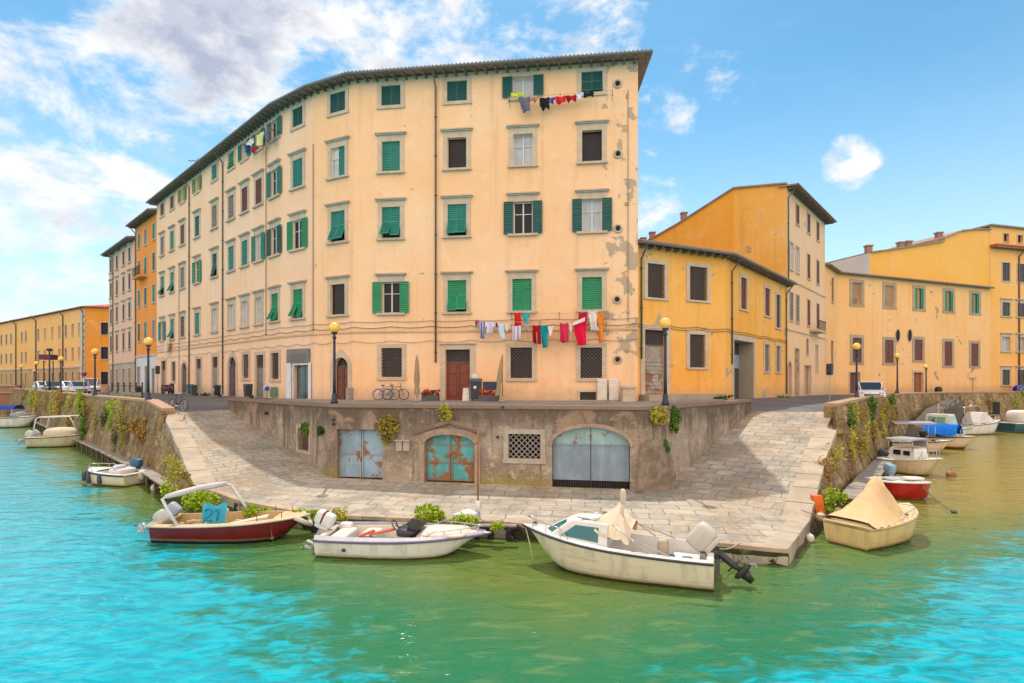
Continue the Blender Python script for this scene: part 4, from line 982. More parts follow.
mb = MB(); S1.box(mb, S1.at(638.8), S1.at(668), .08, .95, 3.2, 4.24); mb.build('door_step', stone('plinth_stone', (.40, .33, .25), (.33, .28, .22), 1.4), lowh)
roof(lowh, [K0, K1, K2], LT, .6, 7.0, 2.0, (.0, .5)); side_walls(lowh, [K0, K1, K2], 3.2, LT + .1, 7, YEL)
GREENPIPE = paint('green_downpipe', (.05, .11, .06), .5)
pipe(lowh, S1, .35, 6.4, LT, over=.7, m=GREENPIPE); pipe(lowh, S2, S2.at(731), 6.2, LT, over=.7); pipe(lowh, S2, S2.len - .25, 4, LT, over=.7)
mb = MB()
for zz in (8.35, 8.5):
    mb.tube([S1.pt(S1.len * t / 12, .05, zz - .12 * abs(math.sin(t * .8))) for t in range(13)], .018, 5); mb.tube([S2.pt(S2.len * t / 12, .05, zz - .1 * abs(math.sin(t * .9))) for t in range(13)], .018, 5)
mb.build('cable', paint('cable_grey', (.14, .12, .10), .7), lowh)

tall = thing('tall_house', 'tall narrow four storey house with a windowless orange side wall', 'building', (26, 54, 3.7))
T0, T1 = Vector((23.2, 47.3)), Vector((32.3, 57.8)); S3 = Seg(T0, T1); h3 = []; TT = 21.4; BP = plaster('buff_plaster', (.80, .51, .28), (.78, .53, .34), (.42, .35, .28), .05, .4)
for u, z0, z1 in ((797.3, 19.0, 20.7), (808.4, 19.0, 20.8), (817.6, 19.0, 20.8)): window(tall, S3, S3.at(u), z0, z1, 1.0, 'closed', 'red', 'thin', fine=False, holes=h3, depth=.12)
for u, c in ((791.2, 'greydark'), (797.3, 'greydark'), (808.4, 'red'), (817.6, 'red')): window(tall, S3, S3.at(u), 14.7, 17.0, 1.0, 'white' if c == 'greydark' else 'closed', c, 'thin', fine=False, holes=h3, depth=.12)
for u, c in ((791.2, 'grey'), (797.3, 'grey'), (808.4, 'red'), (817.6, 'red')): window(tall, S3, S3.at(u), 10.3, 12.7, 1.0, 'closed', c, 'thin', fine=False, holes=h3, depth=.12)
door(tall, S3, 787.9, 790.8, 362, h3, (.22, .05, .03), arch=True, zb=3.75, fw=.15); door(tall, S3, 794.8, 798.6, 349, h3, (.25, .07, .04), zb=3.75, fw=.15, transom=374)
window(tall, S3, S3.at(807.2), 7.6, 9.0, .7, 'closed', 'brown', 'thin', fine=False, holes=h3); door(tall, S3, 804.5, 810.5, 366, h3, (.36, .25, .12), zb=3.75, fw=.15); window(tall, S3, S3.at(816.6), 6.1, 8.6, .75, 'white', 'grey', 'thin', fine=False, holes=h3)
mb = MB(); wall_panel(mb, S3, 3.2, TT + .1, h3); mb.build('wall', BP, tall)
for z in (13.7, 9.4): mb = MB(); S3.box(mb, .0, S3.len, .002, .08, z, z + .12); mb.build('string_course', M_STONE_PINK(), tall)
mb = MB(); a_ = S3.at(812); S3.box(mb, a_ - 1.0, a_ + 2.2, .0, .8, 9.75, 9.95); bo = mb.build('balcony', M_STONE(), tall); mb = MB()
for k in range(12): q = a_ - .95 + k * .27; S3.box(mb, q, q + .03, .74, .77, 9.96, 10.8)
S3.box(mb, a_ - 1.0, a_ + 2.2, .72, .79, 10.8, 10.86); mb.build('balcony_rail', IRON(), bo)
bd = Vector((-S3.d.y, S3.d.x)); SIDE = plaster('deep_orange_plaster', (.82, .40, .08), (.82, .44, .13), (.50, .33, .16), .04, .4); SIDE2 = plaster('orange_side_deep', (.80, .345, .045), (.80, .38, .07), (.5, .31, .13), .0, .3)  # second stretch of the side wall gets a deeper orange
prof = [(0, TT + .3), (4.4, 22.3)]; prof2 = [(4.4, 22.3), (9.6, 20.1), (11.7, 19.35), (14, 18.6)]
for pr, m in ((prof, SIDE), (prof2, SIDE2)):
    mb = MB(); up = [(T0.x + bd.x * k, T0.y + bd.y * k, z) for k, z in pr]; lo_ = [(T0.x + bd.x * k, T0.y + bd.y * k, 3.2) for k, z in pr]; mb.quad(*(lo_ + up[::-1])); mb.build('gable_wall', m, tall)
mb = MB(); w3 = S3.len
for pr in (prof + prof2[1:],):
    for (k, z), (k2, z2) in zip(pr[:-1], pr[1:]):
        A_ = lambda k, z, o: (T0.x + bd.x * k + S3.d.x * o, T0.y + bd.y * k + S3.d.y * o, z)
        mb.hexa([A_(k, z, -.18), A_(k, z, w3), A_(k2, z2, w3), A_(k2, z2, -.18), A_(k, z + .14, -.18), A_(k, z + .14, w3), A_(k2, z2 + .14, w3), A_(k2, z2 + .14, -.18)])
mb.build('roof_slope', TILE(), tall)
mb = MB(); e0 = T1 + S3.d * .01; mb.quad((T1.x, T1.y, 3.2), (T1.x + bd.x * 14, T1.y + bd.y * 14, 3.2), (T1.x + bd.x * 14, T1.y + bd.y * 14, 18.6), (T1.x + bd.x * 4.4, T1.y + bd.y * 4.4, 22.3), (T1.x, T1.y, TT + .1)); mb.build('flank_wall', BP, tall)
roof(tall, [T0, T1], TT, .85, .6, .1, (.2, .6), tiles=False); pipe(tall, S3, .25, 13, TT, over=.8)
for k, z in ((12.6, 19.1), (9.3, 20.4), (13.6, 18.7)):
    mb = MB(); c = T0 + bd * k - S3.d * -.5; mb.box(c.x - .25, c.x + .25, c.y - .25, c.y + .25, z, z + .75); mb.box(c.x - .32, c.x + .32, c.y - .32, c.y + .32, z + .75, z + .85)
    mb.build('chimney', stone('chimney_brick', (.34, .18, .12), (.3, .2, .15), 3), tall)

longh = thing('long_house', 'long peach house with blocked upper windows and two oval openings', 'building', (50, 68, 3.6))
Q0, Q1, Q2 = T1 + S3.d * .02, Vector((36.2, 62.3)), Vector((61.9, 72.5)); S4 = Seg(Q0, Q1); S5 = Seg(Q1, Q2); h4, h5 = [], []; GT = 17.0; PL = plaster('long_peach', (.84, .47, .185), (.83, .51, .24), (.42, .30, .19), .06, .4)
for u, st in ((856.8, 'blind'), (889.3, 'blind'), (919, 'shut'), (948.6, 'shut'), (975, 'shut')):
    wv = window(longh, S5, S5.at(u), 13.75, 16.25, 1.55, 'blind', 'green', 'wide', stone('brown_surround', (.44, .35, .25), (.35, .28, .20), 2.0), holes=h5, depth=.15)
    if st == 'shut':
        for s in (-1, 1):
            m = MB(); a = S5.at(u) + s * .78; b0, b1 = (a - .02, a + .4) if s < 0 else (a - .4, a + .02)
            leaf_panel(m, S5, b0 + (0.03 if s < 0 else -.03), b1 + (0.03 if s < 0 else -.03), 13.75, 16.25, -.02, 16); m.build('shutter', shutter_mat('green'), wv)
for u, z0, z1, st, c in ((856.8, 7.2, 10.0, 'closed', 'brown'), (889, 7.2, 9.9, 'closed', 'red'), (948, 7.0, 10.0, 'closed', 'red'), (974.5, 7.0, 9.9, 'closed', 'red'), (918.3, 7.6, 10.1, 'closed', 'red')): window(longh, S5, S5.at(u), z0, z1, 1.45, st, c, 'wide', stone('brown_surround', (.44, .35, .25), (.35, .28, .20), 2.0), holes=h5, depth=.15)
door(longh, S5, 849.5, 859.5, 372.5, h5, (.16, .06, .03), zb=3.7, fw=.12); door(longh, S5, 913.4, 922.6, 372.5, h5, (.30, .11, .035), zb=3.7, fw=.25)
for u, z0, z1 in ((832.5, 13.6, 16.2), (832, 6.2, 9.4)): window(longh, S4, S4.at(u), z0, z1, .9, 'closed', 'red' if z0 < 10 else 'brown', 'thin', holes=h4)
for sg, h in ((S4, h4), (S5, h5)): mb = MB(); wall_panel(mb, sg, 3.0, GT + .1, h); mb.build('wall', PL, longh)
for u in (897.5, 909.5):
    c = S5.pt(S5.at(u), 0, S5.z(u, 335.5)); n3 = Vector((S5.n.x, S5.n.y, 0)); d3 = Vector((S5.d.x, S5.d.y, 0)); mb = MB(); N = 20
    mb.add([c + n3 * .02 + d3 * .36 * math.cos(2 * math.pi * k / N) + Vector((0, 0, .68 * math.sin(2 * math.pi * k / N))) for k in range(N)], [list(range(N))]); ov = mb.build('oval_opening', paint('void_black', (.012, .01, .01), .9), longh)
    mb = MB(); ring = [c + n3 * .03 + d3 * .42 * math.cos(2 * math.pi * k / N) + Vector((0, 0, .75 * math.sin(2 * math.pi * k / N))) for k in range(N + 1)]; mb.tube(ring, .06, 6, False); mb.build('oval_surround', M_STONE(), ov)
roof(longh, [Q0, Q1, Q2], GT, .4, 2.6, .7, (.0, .0), rafters=False); side_walls(longh, [Q0, Q1, Q2], 3, GT, 2.6, PL)
mb = MB(); a_ = S5.at(972.5); S5.box(mb, a_ - .05, a_ + .05, .02, .1, 3.6, 5.4); S5.box(mb, a_ - .7, a_ + .7, .02, .12, 5.4, 5.6); mb.build('wall_sign', paint('bleached_board', (.45, .38, .30), .7), longh)

far = thing('tall_house', 'tall orange house with a bare side wall at the far right', 'building', (66, 76, 3.6))
S6 = Seg(Q2, (90, 80.5)); h6 = []; OR2 = plaster('far_orange', (.83, .43, .12), (.82, .46, .16), (.42, .3, .16), .0, .15)
for z0, z1, sur, st, c in ((18.2, 20.6, 'thin', 'closed', 'greydark'), (13.6, 15.4, 'full', 'closed', 'greydark'), (9.0, 10.9, 'full', 'white', 'grey'), (4.6, 6.6, 'full', 'closed', 'greydark')):
    for u in (1006, 1021): window(far, S6, S6.at(u), z0, z1, 1.4, st, c, sur, holes=h6, fine=False)
mb = MB(); wall_panel(mb, S6, 3, 22.6, h6); mb.build('wall', OR2, far)
h7 = []; S7 = Seg(Q2 - S6.n * .02 , Vector((90, 80.5)) - S6.n * .02)
for u in (1006, 1020): window(far, S7, S7.at(u), 23.4, 24.4, .9, 'dark', 'grey', 'thin', holes=h7, fine=False)
mb = MB(); wall_panel(mb, S7, 22.6, 25.2, h7); mb.build('attic_wall', OR2, far)
mb = MB(); S6.box(mb, 0, S6.len, .003, .75, 22.35, 22.6); S6.box(mb, 0, S6.len, .003, .8, 22.6, 22.75); mb.build('cornice', paint('rust_cornice', (.30, .10, .05), .8), far)
pipe(far, S6, S6.at(1018.5), 4, 22.3, o=.1, r=.09, m=paint('red_pipe', (.25, .09, .06), .6))
LW = Vector((42.6, 66.6)); S8 = Seg(LW, Q2 - S5.n * .04); W8 = [(870, 253), (905, 248), (943, 242), (943.2, 238.5), (952, 235), (961, 231.3), (975, 230), (990.1, 230)]
mb = MB(); up = [S8.pt(S8.at(u), 0, S8.z(u, v)) for u, v in W8]; mb.quad(*([S8.pt(S8.at(870), 0, 12), S8.pt(S8.at(990.1), 0, 12)] + up[::-1])); mb.build('gable_wall', plaster('gable_orange', (.83, .42, .085), (.83, .45, .12), (.45, .3, .12), .0, .1), far)
mb = MB()
for (p, q) in zip(up[:-1], up[1:]):
    bk = Vector((-S8.n.x, -S8.n.y, 0)) * 9; f = -bk * .03
    mb.hexa([p + f, q + f, q + bk, p + bk, p + f + Vector((0, 0, .15)), q + f + Vector((0, 0, .15)), q + bk + Vector((0, 0, .15)), p + bk + Vector((0, 0, .15))])
mb.build('roof_slope', TILE(), far)
mb = MB(); q = S8.pt(S8.at(870), 0, 12); bk = Vector((-S8.n.x, -S8.n.y, 0)) * 9; zt_ = up[0].z; mb.quad(q, (q.x, q.y, zt_), (q.x + bk.x, q.y + bk.y, zt_), q + bk); mb.build('flank_wall', plaster('white_render', (.66, .60, .54), (.6, .55, .5)), far)
mb = MB(); S6.box(mb, -.2, S6.len, -9, .35, 25.2, 25.4); mb.build('roof', TILE(), far)
for u, v in ((877.5, 251), (910, 247.5), (917.5, 246.5), (948.5, 237.5)):
    mb = MB(); c = S8.pt(S8.at(u), -1.2, S8.z(u, v) - .3); mb.box(c.x - .32, c.x + .32, c.y - .3, c.y + .3, c.z, c.z + 1.1); mb.box(c.x - .42, c.x + .42, c.y - .4, c.y + .4, c.z + 1.1, c.z + 1.25)
    mb.build('chimney', stone('chimney_brick', (.34, .18, .12), (.3, .2, .15), 3), far)
wb = thing('rear_house', 'white flat roofed house behind the long peach house', 'building', (43, 76, 3.6)); sgw = Seg((43.4, 75.0), (50.5, 77.5)); mb = MB(); sgw.box(mb, 0, sgw.len, -5, 0, 3.5, 21.0); mb.build('wall', plaster('white_render', (.66, .60, .54), (.6, .55, .5)), wb)
mb = MB(); sgw.box(mb, -.3, sgw.len + .3, -5.3, .3, 21.0, 21.2); mb.build('roof', TILE(), wb); mb = MB(); sgw.box(mb, 4.2, 5.6, -3, -1.4, 21.2, 22.4); mb.build('roof_hut', plaster('white_render', (.66, .60, .54), (.6, .55, .5)), wb)
# ------------------------------------------------------------------ boats
def hull_mat(name, side, boot=(.06, .06, .03), deckline=None, bootz=.07, stripes=None, inner=None):
    def fn(t, b):
        z = t.xyz(t.obj)[2]; n = t.noise(t.obj, 3, 5, .6); st = t.noise(t.mapping(t.obj, (3, 3, .6)), 1, 5, .65)
        c = t.mix(t.math('MULTIPLY', t.ramp(st, .46, .68), .55), side, mul(side, .60)); c = t.mix(t.math('MULTIPLY', t.ramp(t.noise(t.mapping(t.obj, (.6, 3, 7)), 1, 5, .7), .55, .66), .4), c, (side[0] * .55, side[1] * .45, side[2] * .32))
        zz = t.math('ADD', z, t.math('MULTIPLY', t.math('SUBTRACT', n, .5), .06))
        c = t.mix(t.ramp(zz, bootz + .10, bootz + .02), c, t.mix(.6, side, (.28, .20, .07)))
        c = t.mix(t.ramp(zz, bootz + .012, bootz - .012), c, boot)
        setc(t, c, .32, 0, .5)
    return mat(name, fn)
GEL = lambda: paint('gelcoat_white', (.68, .66, .62), .3, 0, .18)
def half_beam(t, B, ts, full=.42, p=2.3):
    return B / 2 * (lerp(ts, 1, math.sin(min(1, t / full) * math.pi / 2)) if t < full else max(.0, 1 - ((t - full) / (1 - full)) ** p))
class Boat:
    def __init__(s, label, loc, rz, L, B, hs, hb, draft=.22, ts=.84, deck_t=.6, hmat=None, dmat=None, rubmat=None, floor=.12, gun=.14, rake=.10, group=None, rub_r=.035, n=22, name='motorboat', p=2.3, in_mat=None, cat='boat', stern_deck=0.0, stripes=False):
        s.root = thing(name, label, cat, (loc[0], loc[1], 0), rz, group); s.L, s.B = L, B
        s.hb = lambda t: half_beam(t, B, ts, .42, p); s.sh = lambda t: hs + (hb - hs) * t ** 1.8
        m = MB(); J = 8; rows = []
        for i in range(n + 1):
            t = i / n; b = s.hb(t); sh = s.sh(t); k = -draft if t < .62 else -draft + (sh * .9 + draft) * ((t - .62) / .38) ** 2.4
            x = t * L; xk = x - rake * L * t ** 3
            pts = []
            for j in range(J + 1):
                f = j / J          # 0 gunwale .. 1 keel
                if f < .6: y = b * (1 - .13 * (f / .6) ** 1.5); z = lerp(sh, lerp(k, sh, .28), f / .6)
                else: g = (f - .6) / .4; y = b * .87 * (1 - g); z = lerp(lerp(k, sh, .28), k, g ** .8)
                kn = .012 * (1 if j % 2 else -1) if stripes and 0 < j < 6 else 0
                pts.append((lerp(x, xk, f), y + kn * (1 if b > .05 else 0), z))
            rows.append(pts)
        for sg_ in (1, -1):
            V = [(x, y * sg_, z) for r in rows for x, y, z in r]; W = J + 1
            fs = [[i * W + j, i * W + j + 1, (i + 1) * W + j + 1, (i + 1) * W + j] for i in range(n) for j in range(J)]
            m.add(V, fs if sg_ > 0 else [f[::-1] for f in fs])
        r0 = rows[0]; m.add([(x, y, z) for x, y, z in r0] + [(x, -y, z) for x, y, z in r0[::-1]], [list(range(2 * (J + 1)))])
        s.hull = m.build('hull', hmat, s.root, True, local=True)
        rb = MB()
        rb.tube([(s.L * i / n, s.hb(i / n) + .012, s.sh(i / n) - .02) for i in range(n + 1)] + [(s.L * i / n, -s.hb(i / n) - .012, s.sh(i / n) - .02) for i in range(n - 1, -1, -1)], rub_r, 6)
        rb.build('rub_rail', rubmat or paint('rubber_dark', (.035, .035, .045), .5), s.hull, True, local=True)
        d = MB(); c = MB(); e = .012
        for i in range(n):
            t0, t1 = i / n, (i + 1) / n; x0, x1 = t0 * L, t1 * L
            b0, b1, z0, z1 = s.hb(t0), s.hb(t1), s.sh(t0) + e, s.sh(t1) + e
            if t0 >= deck_t - 1e-6 or t1 <= stern_deck:
                h0, h1 = z0 + .07 * min(1, b0), z1 + .07 * min(1, b1)
                for sgn in (1, -1): d.quad((x0, b0 * sgn, z0), (x1, b1 * sgn, z1), (x1, b1 * .5 * sgn, h1), (x0, b0 * .5 * sgn, h0)); d.quad((x0, b0 * .5 * sgn, h0), (x1, b1 * .5 * sgn, h1), (x1, 0, h1 + .01), (x0, 0, h0 + .01))
            else:
                i0, i1 = max(.02, b0 - gun), max(.02, b1 - gun)
                for sgn in (1, -1):
                    d.quad((x0, b0 * sgn, z0), (x1, b1 * sgn, z1), (x1, i1 * sgn, z1 + .02), (x0, i0 * sgn, z0 + .02))
                    c.quad((x0, i0 * sgn, z0 + .02), (x1, i1 * sgn, z1 + .02), (x1, i1 * .9 * sgn, floor), (x0, i0 * .9 * sgn, floor))
                c.quad((x0, -i0 * .9, floor), (x1, -i1 * .9, floor), (x1, i1 * .9, floor), (x0, i0 * .9, floor))
        ie = int(round(deck_t * n)) / n; b = s.hb(ie); z = s.sh(ie) + e
        c.quad((ie * L, -b, z), (ie * L, b, z), (ie * L, b * .9, floor), (ie * L, -b * .9, floor))
        st = math.ceil(stern_deck * n - 1e-6) / n; b = s.hb(st); z = s.sh(st) + e
        c.quad((st * L + .1, -b + .03, z + .02), (st * L + .1, b - .03, z + .02), (st * L + .1, (b - gun) * .9, floor), (st * L + .1, -(b - gun) * .9, floor))
        if stern_deck == 0: d.box(0, .16, -b + .02, b - .02, z - .1, z + .03)
        s.deck = d.build('deck', dmat, s.root, True, local=True); s.cock = c.build('cockpit', in_mat or dmat, s.root, True, local=True)
    def part(s, name, mb, m, parent=None, smooth=True): return mb.build(name, m, parent or s.root, smooth, local=True)
    def outboard(s, x, y, z, tilt=0, k=1.0, cowl=(.55, .56, .58), leg=(.10, .10, .11), band=None, yaw=0.0):
        """cowling over a leg and propeller, pivoted by tilt about the transom"""
        M = Matrix.Translation((x, y, z)) @ Matrix.Rotation(yaw, 4, 'Z') @ Matrix.Rotation(tilt, 4, 'Y')
        T = lambda p: M @ (Vector(p) * k)
        c = MB(); M3_ = M.to_3x3() * k
        c.sbox(T((-.20, 0, .34)), (.58, .36, .44), .42, 16, 10, M3_); c.sbox(T((-.20, 0, .10)), (.46, .30, .16), .5, 14, 6, M3_)
        o = s.part('outboard_motor', c, paint('cowl_%d_%d_%d' % tuple(int(v * 99) for v in cowl), cowl, .4))
        l = MB(); l.tube([T((-.18, 0, .05)), T((-.20, 0, -.5)), T((-.22, 0, -.62))], [.085 * k, .07 * k, .05 * k], 8); l.bar(T((.03, 0, .02)), T((-.2, 0, -.08)), .2 * k, .16 * k)
        l.sbox(T((-.24, 0, -.68)), (.46, .12, .13), .7, 10, 6, M3_); l.hexa([T(p) for p in ((-.45, -.09, -.5), (-.02, -.02, -.5), (-.02, .02, -.5), (-.45, .09, -.5), (-.45, -.09, -.48), (-.02, -.02, -.48), (-.02, .02, -.48), (-.45, .09, -.48))])
        l.hexa([T(p) for p in ((-.26, -.012, -.95), (-.14, -.012, -.95), (-.14, .012, -.95), (-.26, .012, -.95), (-.34, -.012, -.72), (-.1, -.012, -.72), (-.1, .012, -.72), (-.34, .012, -.72))])
        s.part('motor_leg', l, paint('legp_%d_%d' % (int(leg[0] * 99), int(leg[2] * 99)), leg, .45), o)
        p = MB()
        for a in (0, 2.09, 4.18):
            u = Vector((0, math.cos(a), math.sin(a))); v = Vector((0, -math.sin(a), math.cos(a)))
            q = [Vector((-.49, 0, -.68)) + u * .05, Vector((-.46, 0, -.68)) + u * .14 + v * .06, Vector((-.49, 0, -.68)) + u * .17 - v * .01, Vector((-.52, 0, -.68)) + u * .12 - v * .06]
            p.add([T(w) for w in q] + [T(w + Vector((-.012, 0, 0))) for w in q], [[0, 1, 2, 3], [7, 6, 5, 4], [0, 4, 5, 1], [1, 5, 6, 2], [2, 6, 7, 3], [3, 7, 4, 0]])
        s.part('propeller', p, paint('prop_grey', (.30, .31, .33), .35, .6), o, False)
        if band:
            bm_ = MB(); bm_.sbox(T((-.24, 0, .36)), (.10, .368, .42), .38, 14, 8, M3_); s.part('cowl_stripe', bm_, paint('stripe_dark_red', band, .4), o)
        return o
    def rail(s, t0, t1, h, r=.014, inset=.1, n=9, posts=4, m=None, name='bow_rail', both=True):
        mb = MB(); P = []
        ts = [t0 + (t1 - t0) * i / n for i in range(n + 1)]
        Lp = [Vector((t * s.L, max(.015, s.hb(t) - inset), s.sh(t) + h * min(1, (i + .01) / 2))) for i, t in enumerate(ts)]
        if both: path = Lp + [Vector((p.x, -p.y, p.z)) for p in Lp[::-1]]; mb.tube(path, r, 6)
        for i in range(posts):
            t = lerp(t0, t1, (i + .6) / posts); y = max(.015, s.hb(t) - inset)
            for sg_ in (1, -1): mb.tube([(t * s.L, y * sg_, s.sh(t)), (t * s.L, y * sg_, s.sh(t) + h * .97)], r * .9, 6)
        return s.part(name, mb, m or paint('stainless', (.50, .50, .50), .25, .8))
def fold_cloth(mb, ribs, n_between=3):
    """skin between rib polylines (equal counts) with sagging folds"""
    rows = []
    for i in range(len(ribs) - 1):
        for k in range(n_between):
            t = k / n_between; rows.append([Vector(a).lerp(Vector(b), t) - Vector((0, 0, .05 * math.sin(math.pi * t))) for a, b in zip(ribs[i], ribs[i + 1])])
    rows.append([Vector(p) for p in ribs[-1]]); w = len(rows[0])
    mb.add([p for r in rows for p in r], [[i * w + j, i * w + j + 1, (i + 1) * w + j + 1, (i + 1) * w + j] for i in range(len(rows) - 1) for j in range(w - 1)])
    return mb
def fabric(name, col):
    def fn(t, b):
        n = t.noise(t.obj, 2.2, 5, .6); n2 = t.noise(t.mapping(t.obj, (9, 9, 1.2)), 1, 4, .6, 1.0)
        c = t.mix(t.math('MULTIPLY', t.ramp(n, .4, .7), .35), col, mul(col, .7)); setc(t, c, .85, 0, .2); bump(t, n2, .5, .03)
    return mat(name, fn)
def heading(a, b): return math.atan2(b[1] - a[1], b[0] - a[0])

# 1 cuddy cabin boat, front centre (bow to the left)
st, bw = (5.05, 14.0), (.32, 15.75)
B = Boat('white cuddy cabin motorboat with teal windows and folded beige canopy, moored at the landing', st, heading(st, bw), 5.05, 2.0, .72, 1.0, .25, .9, .52, hull_mat('hull_cream', (.66, .60, .46), (.07, .065, .035), None, .08), GEL(), None, .18, .17, .08, n=26, rub_r=.032, stripes=True)
for f in (.22, .38, .54):
    mb = MB(); P = []
    for k in range(27):
        t = k / 26 * .93; b_ = B.hb(t); sh = B.sh(t); kz = -.25 if t < .62 else -.25 + (sh * .9 + .25) * ((t - .62) / .38) ** 2.4
        P.append((lerp(t * B.L, t * B.L - .18 * B.L * t ** 3, f), -b_ * (1 - .13 * (f / .6) ** 1.5) - .006, lerp(sh, lerp(kz, sh, .28), f / .6)))
    mb.tube(P, .011, 5); B.part('strake', mb, paint('strake_tan', (.40, .33, .22), .5), B.hull)
cab = MB(); X0, X1 = 2.55, 4.15; bA, bB = .78, .52; zb = .78
base = [(X0, -bA, zb), (X1, -bB, zb + .10), (X1 + .35, 0, zb + .12), (X1, bB, zb + .10), (X0, bA, zb)]; topc = [(X0, -bA + .16, zb + .56), (X1 - .62, -bB + .06, zb + .56), (X1 - .5, 0, zb + .58), (X1 - .62, bB - .06, zb + .56), (X0, bA - .16, zb + .56)]
cab.add(base + topc, [[i, (i + 1) % 5, 5 + (i + 1) % 5, 5 + i] for i in range(5)] + [[5, 6, 7, 8, 9]])
cb = B.part('cabin', cab, GEL(), None, False)
TEAL_G = glass_dark('teal_glass', (.003, .115, .14), .08)
def inset_quad(mb, q, f=.84, off=.012, g=None):
    q = [Vector(p) for p in q]; c = sum(q, Vector()) / len(q); n = (q[1] - q[0]).cross(q[2] - q[0]).normalized()
    if n.dot(c - Vector((3, 0, .9))) < 0: n = -n
    pts = [c + (p - c) * f + n * off for p in q]; mb.quad(*pts)
for ids in ((0, 1, 6, 5), (3, 4, 9, 8), (1, 2, 7, 6), (2, 3, 8, 7)):
    mb = MB(); inset_quad(mb, [(base + topc)[i] for i in ids], .64); B.part('cabin_window', mb, TEAL_G, cb, False)
mb = MB(); mb.sbox((3.1, 0, zb + .60), (.5, .5, .06), .3); B.part('hatch', mb, GEL(), cb)
mb = MB()
for i in range(3): mb.tube([(2.6 + i * .35, -.35, zb + .57), (2.6 + i * .35, .35, zb + .62)], .015, 6)
mb.tube([(2.6, .4, zb + .6), (3.4, .36, zb + .64)], .014, 6); mb.tube([(2.6, -.4, zb + .6), (3.4, -.36, zb + .64)], .014, 6); B.part('roof_rail', mb, paint('stainless', (.50, .50, .50), .25, .8), cb)
# folded canopy standing over the cabin entrance
mb = MB()
ribs = [[(2.95, -.72, 1.22), (2.75, -.5, 1.62), (2.5, 0, 1.76), (2.62, .4, 1.72), (2.75, .66, 1.28)], [(2.35, -.74, 1.15), (2.28, -.34, 1.85), (2.2, 0, 2.14), (2.28, .34, 1.85), (2.35, .74, 1.15)],
        [(2.05, -.72, 1.1), (2.0, -.4, 1.62), (1.95, 0, 1.78), (2.0, .4, 1.62), (2.05, .72, 1.1)], [(1.85, -.76, .95), (1.8, -.46, 1.42), (1.78, 0, 1.52), (1.8, .46, 1.42), (1.85, .76, .95)]]
ribs = [[(x + .15, y, .85 + (z - .85) * .76) for x, y, z in r] for r in ribs]
fold_cloth(mb, ribs); cn = B.part('folded_canopy', mb, fabric('canopy_beige', (.62, .52, .38)))
mb = MB()
for y in (-.84, .84): mb = MB(); mb.tube([(1.0, y, .78), (2.0, y * .92, 1.12), (2.4, y * .84, 1.38)], .016, 6); mb.tube([(1.5, y, .78), (1.98, y * .92, 1.11)], .016, 6); B.part('canopy_frame', mb, paint('stainless', (.50, .50, .50), .25, .8), cn)
mb = MB(); mb.sbox((2.15, -.45, 1.18), (.45, .5, .12), .6, wob=.3); B.part('orange_cloth', mb, fabric('orange_canvas', (.52, .16, .05)), cn)
mb = MB(); mb.tube([(2.25, .2, 1.2), (2.23, .2, 2.05)], [.05, .03], 6); mb.sbox((2.23, .2, 2.02), (.16, .14, .4), .7); B.part('rolled_flag', mb, fabric('canopy_beige', (.62, .52, .38)))
mb = MB(); mb.box(.35, 1.0, -.72, .72, .18, .46); B.part('bench_seat', mb, GEL(), None, False)
mb = MB(); mb.sbox((1.25, -.2, .62), (.28, .36, .6), .4); B.part('console', mb, paint('tan_board', (.46, .38, .26), .6))
mb = MB()
for i in range(9): mb.sbox((.7 + .16 * i, .35 + .3 * math.sin(i * 2.1), .5 + .05 * math.cos(i * 3)), (.2, .14, .12), .7, 8, 6)
B.part('gear_heap', mb, paint('dark_gear', (.05, .05, .06), .7))
mb = MB(); mb.sbox((.62, .42, .58), (.3, .26, .2), .5, 8, 6); B.part('blue_box', mb, paint('blue_box', (.02, .16, .24), .5))
B.rail(.70, .97, .26, .014, .10, 9, 3)
mb = MB()
for x in (.25, 4.7): mb.sbox((x, .5 if x < 1 else 0, .86 if x < 1 else 1.08), (.14, .06, .06), .6, 8, 6)
mb.sbox((.25, -.75, .80), (.14, .06, .06), .6, 8, 6); mb.sbox((.55, -.97, .62), (.08, .05, .08), .8, 8, 6); B.part('cleat', mb, paint('dark_gear', (.05, .05, .06), .7))
o = B.outboard(.14, 0, .66, R(50), 1.2, (.56, .52, .45), (.035, .035, .04))
mb = MB(); mb.box(-.14, -.02, -.16, .16, .22, .60); B.part('motor_bracket', mb, paint('bracket_dark', (.10, .10, .10), .5), o, False)

# 2 low open speedboat in the middle (bow to the right)
st, bw = (-5.55, 16.7), (-.60, 16.3)
B = Boat('low white open speedboat with lilac topsides and striped outboard, moored mid landing', st, heading(st, bw), 4.95, 1.95, .52, .62, .22, .86, .56, hull_mat('hull_offwhite', (.70, .70, .66), (.10, .09, .03), None, .06), paint('deck_cream', (.66, .60, .50), .4), paint('violet_rubber', (.12, .11, .2), .5), .12, .18, .16, p=2.0, n=24)
mb = MB()
for s in (1, -1):
    N = 12; q = []
    for i in range(N + 1):
        t = i / N * .97; q.append((Vector((t * 4.95, s * (B.hb(t) + .004), B.sh(t) + .02)), Vector((t * 4.95, s * max(.01, B.hb(t) - .06), B.sh(t) + .13 - .06 * t))))
    for i in range(N): mb.quad(q[i][0], q[i + 1][0], q[i + 1][1], q[i][1])
B.part('topside', mb, paint('lilac_white', (.60, .60, .68), .35))
for x, w in ((.55, .5), (1.35, .5)): mb = MB(); mb.sbox((x, 0, .36), (w, 1.25, .4), .3); B.part('seat', mb, paint('cushion_white', (.62, .58, .52), .6))
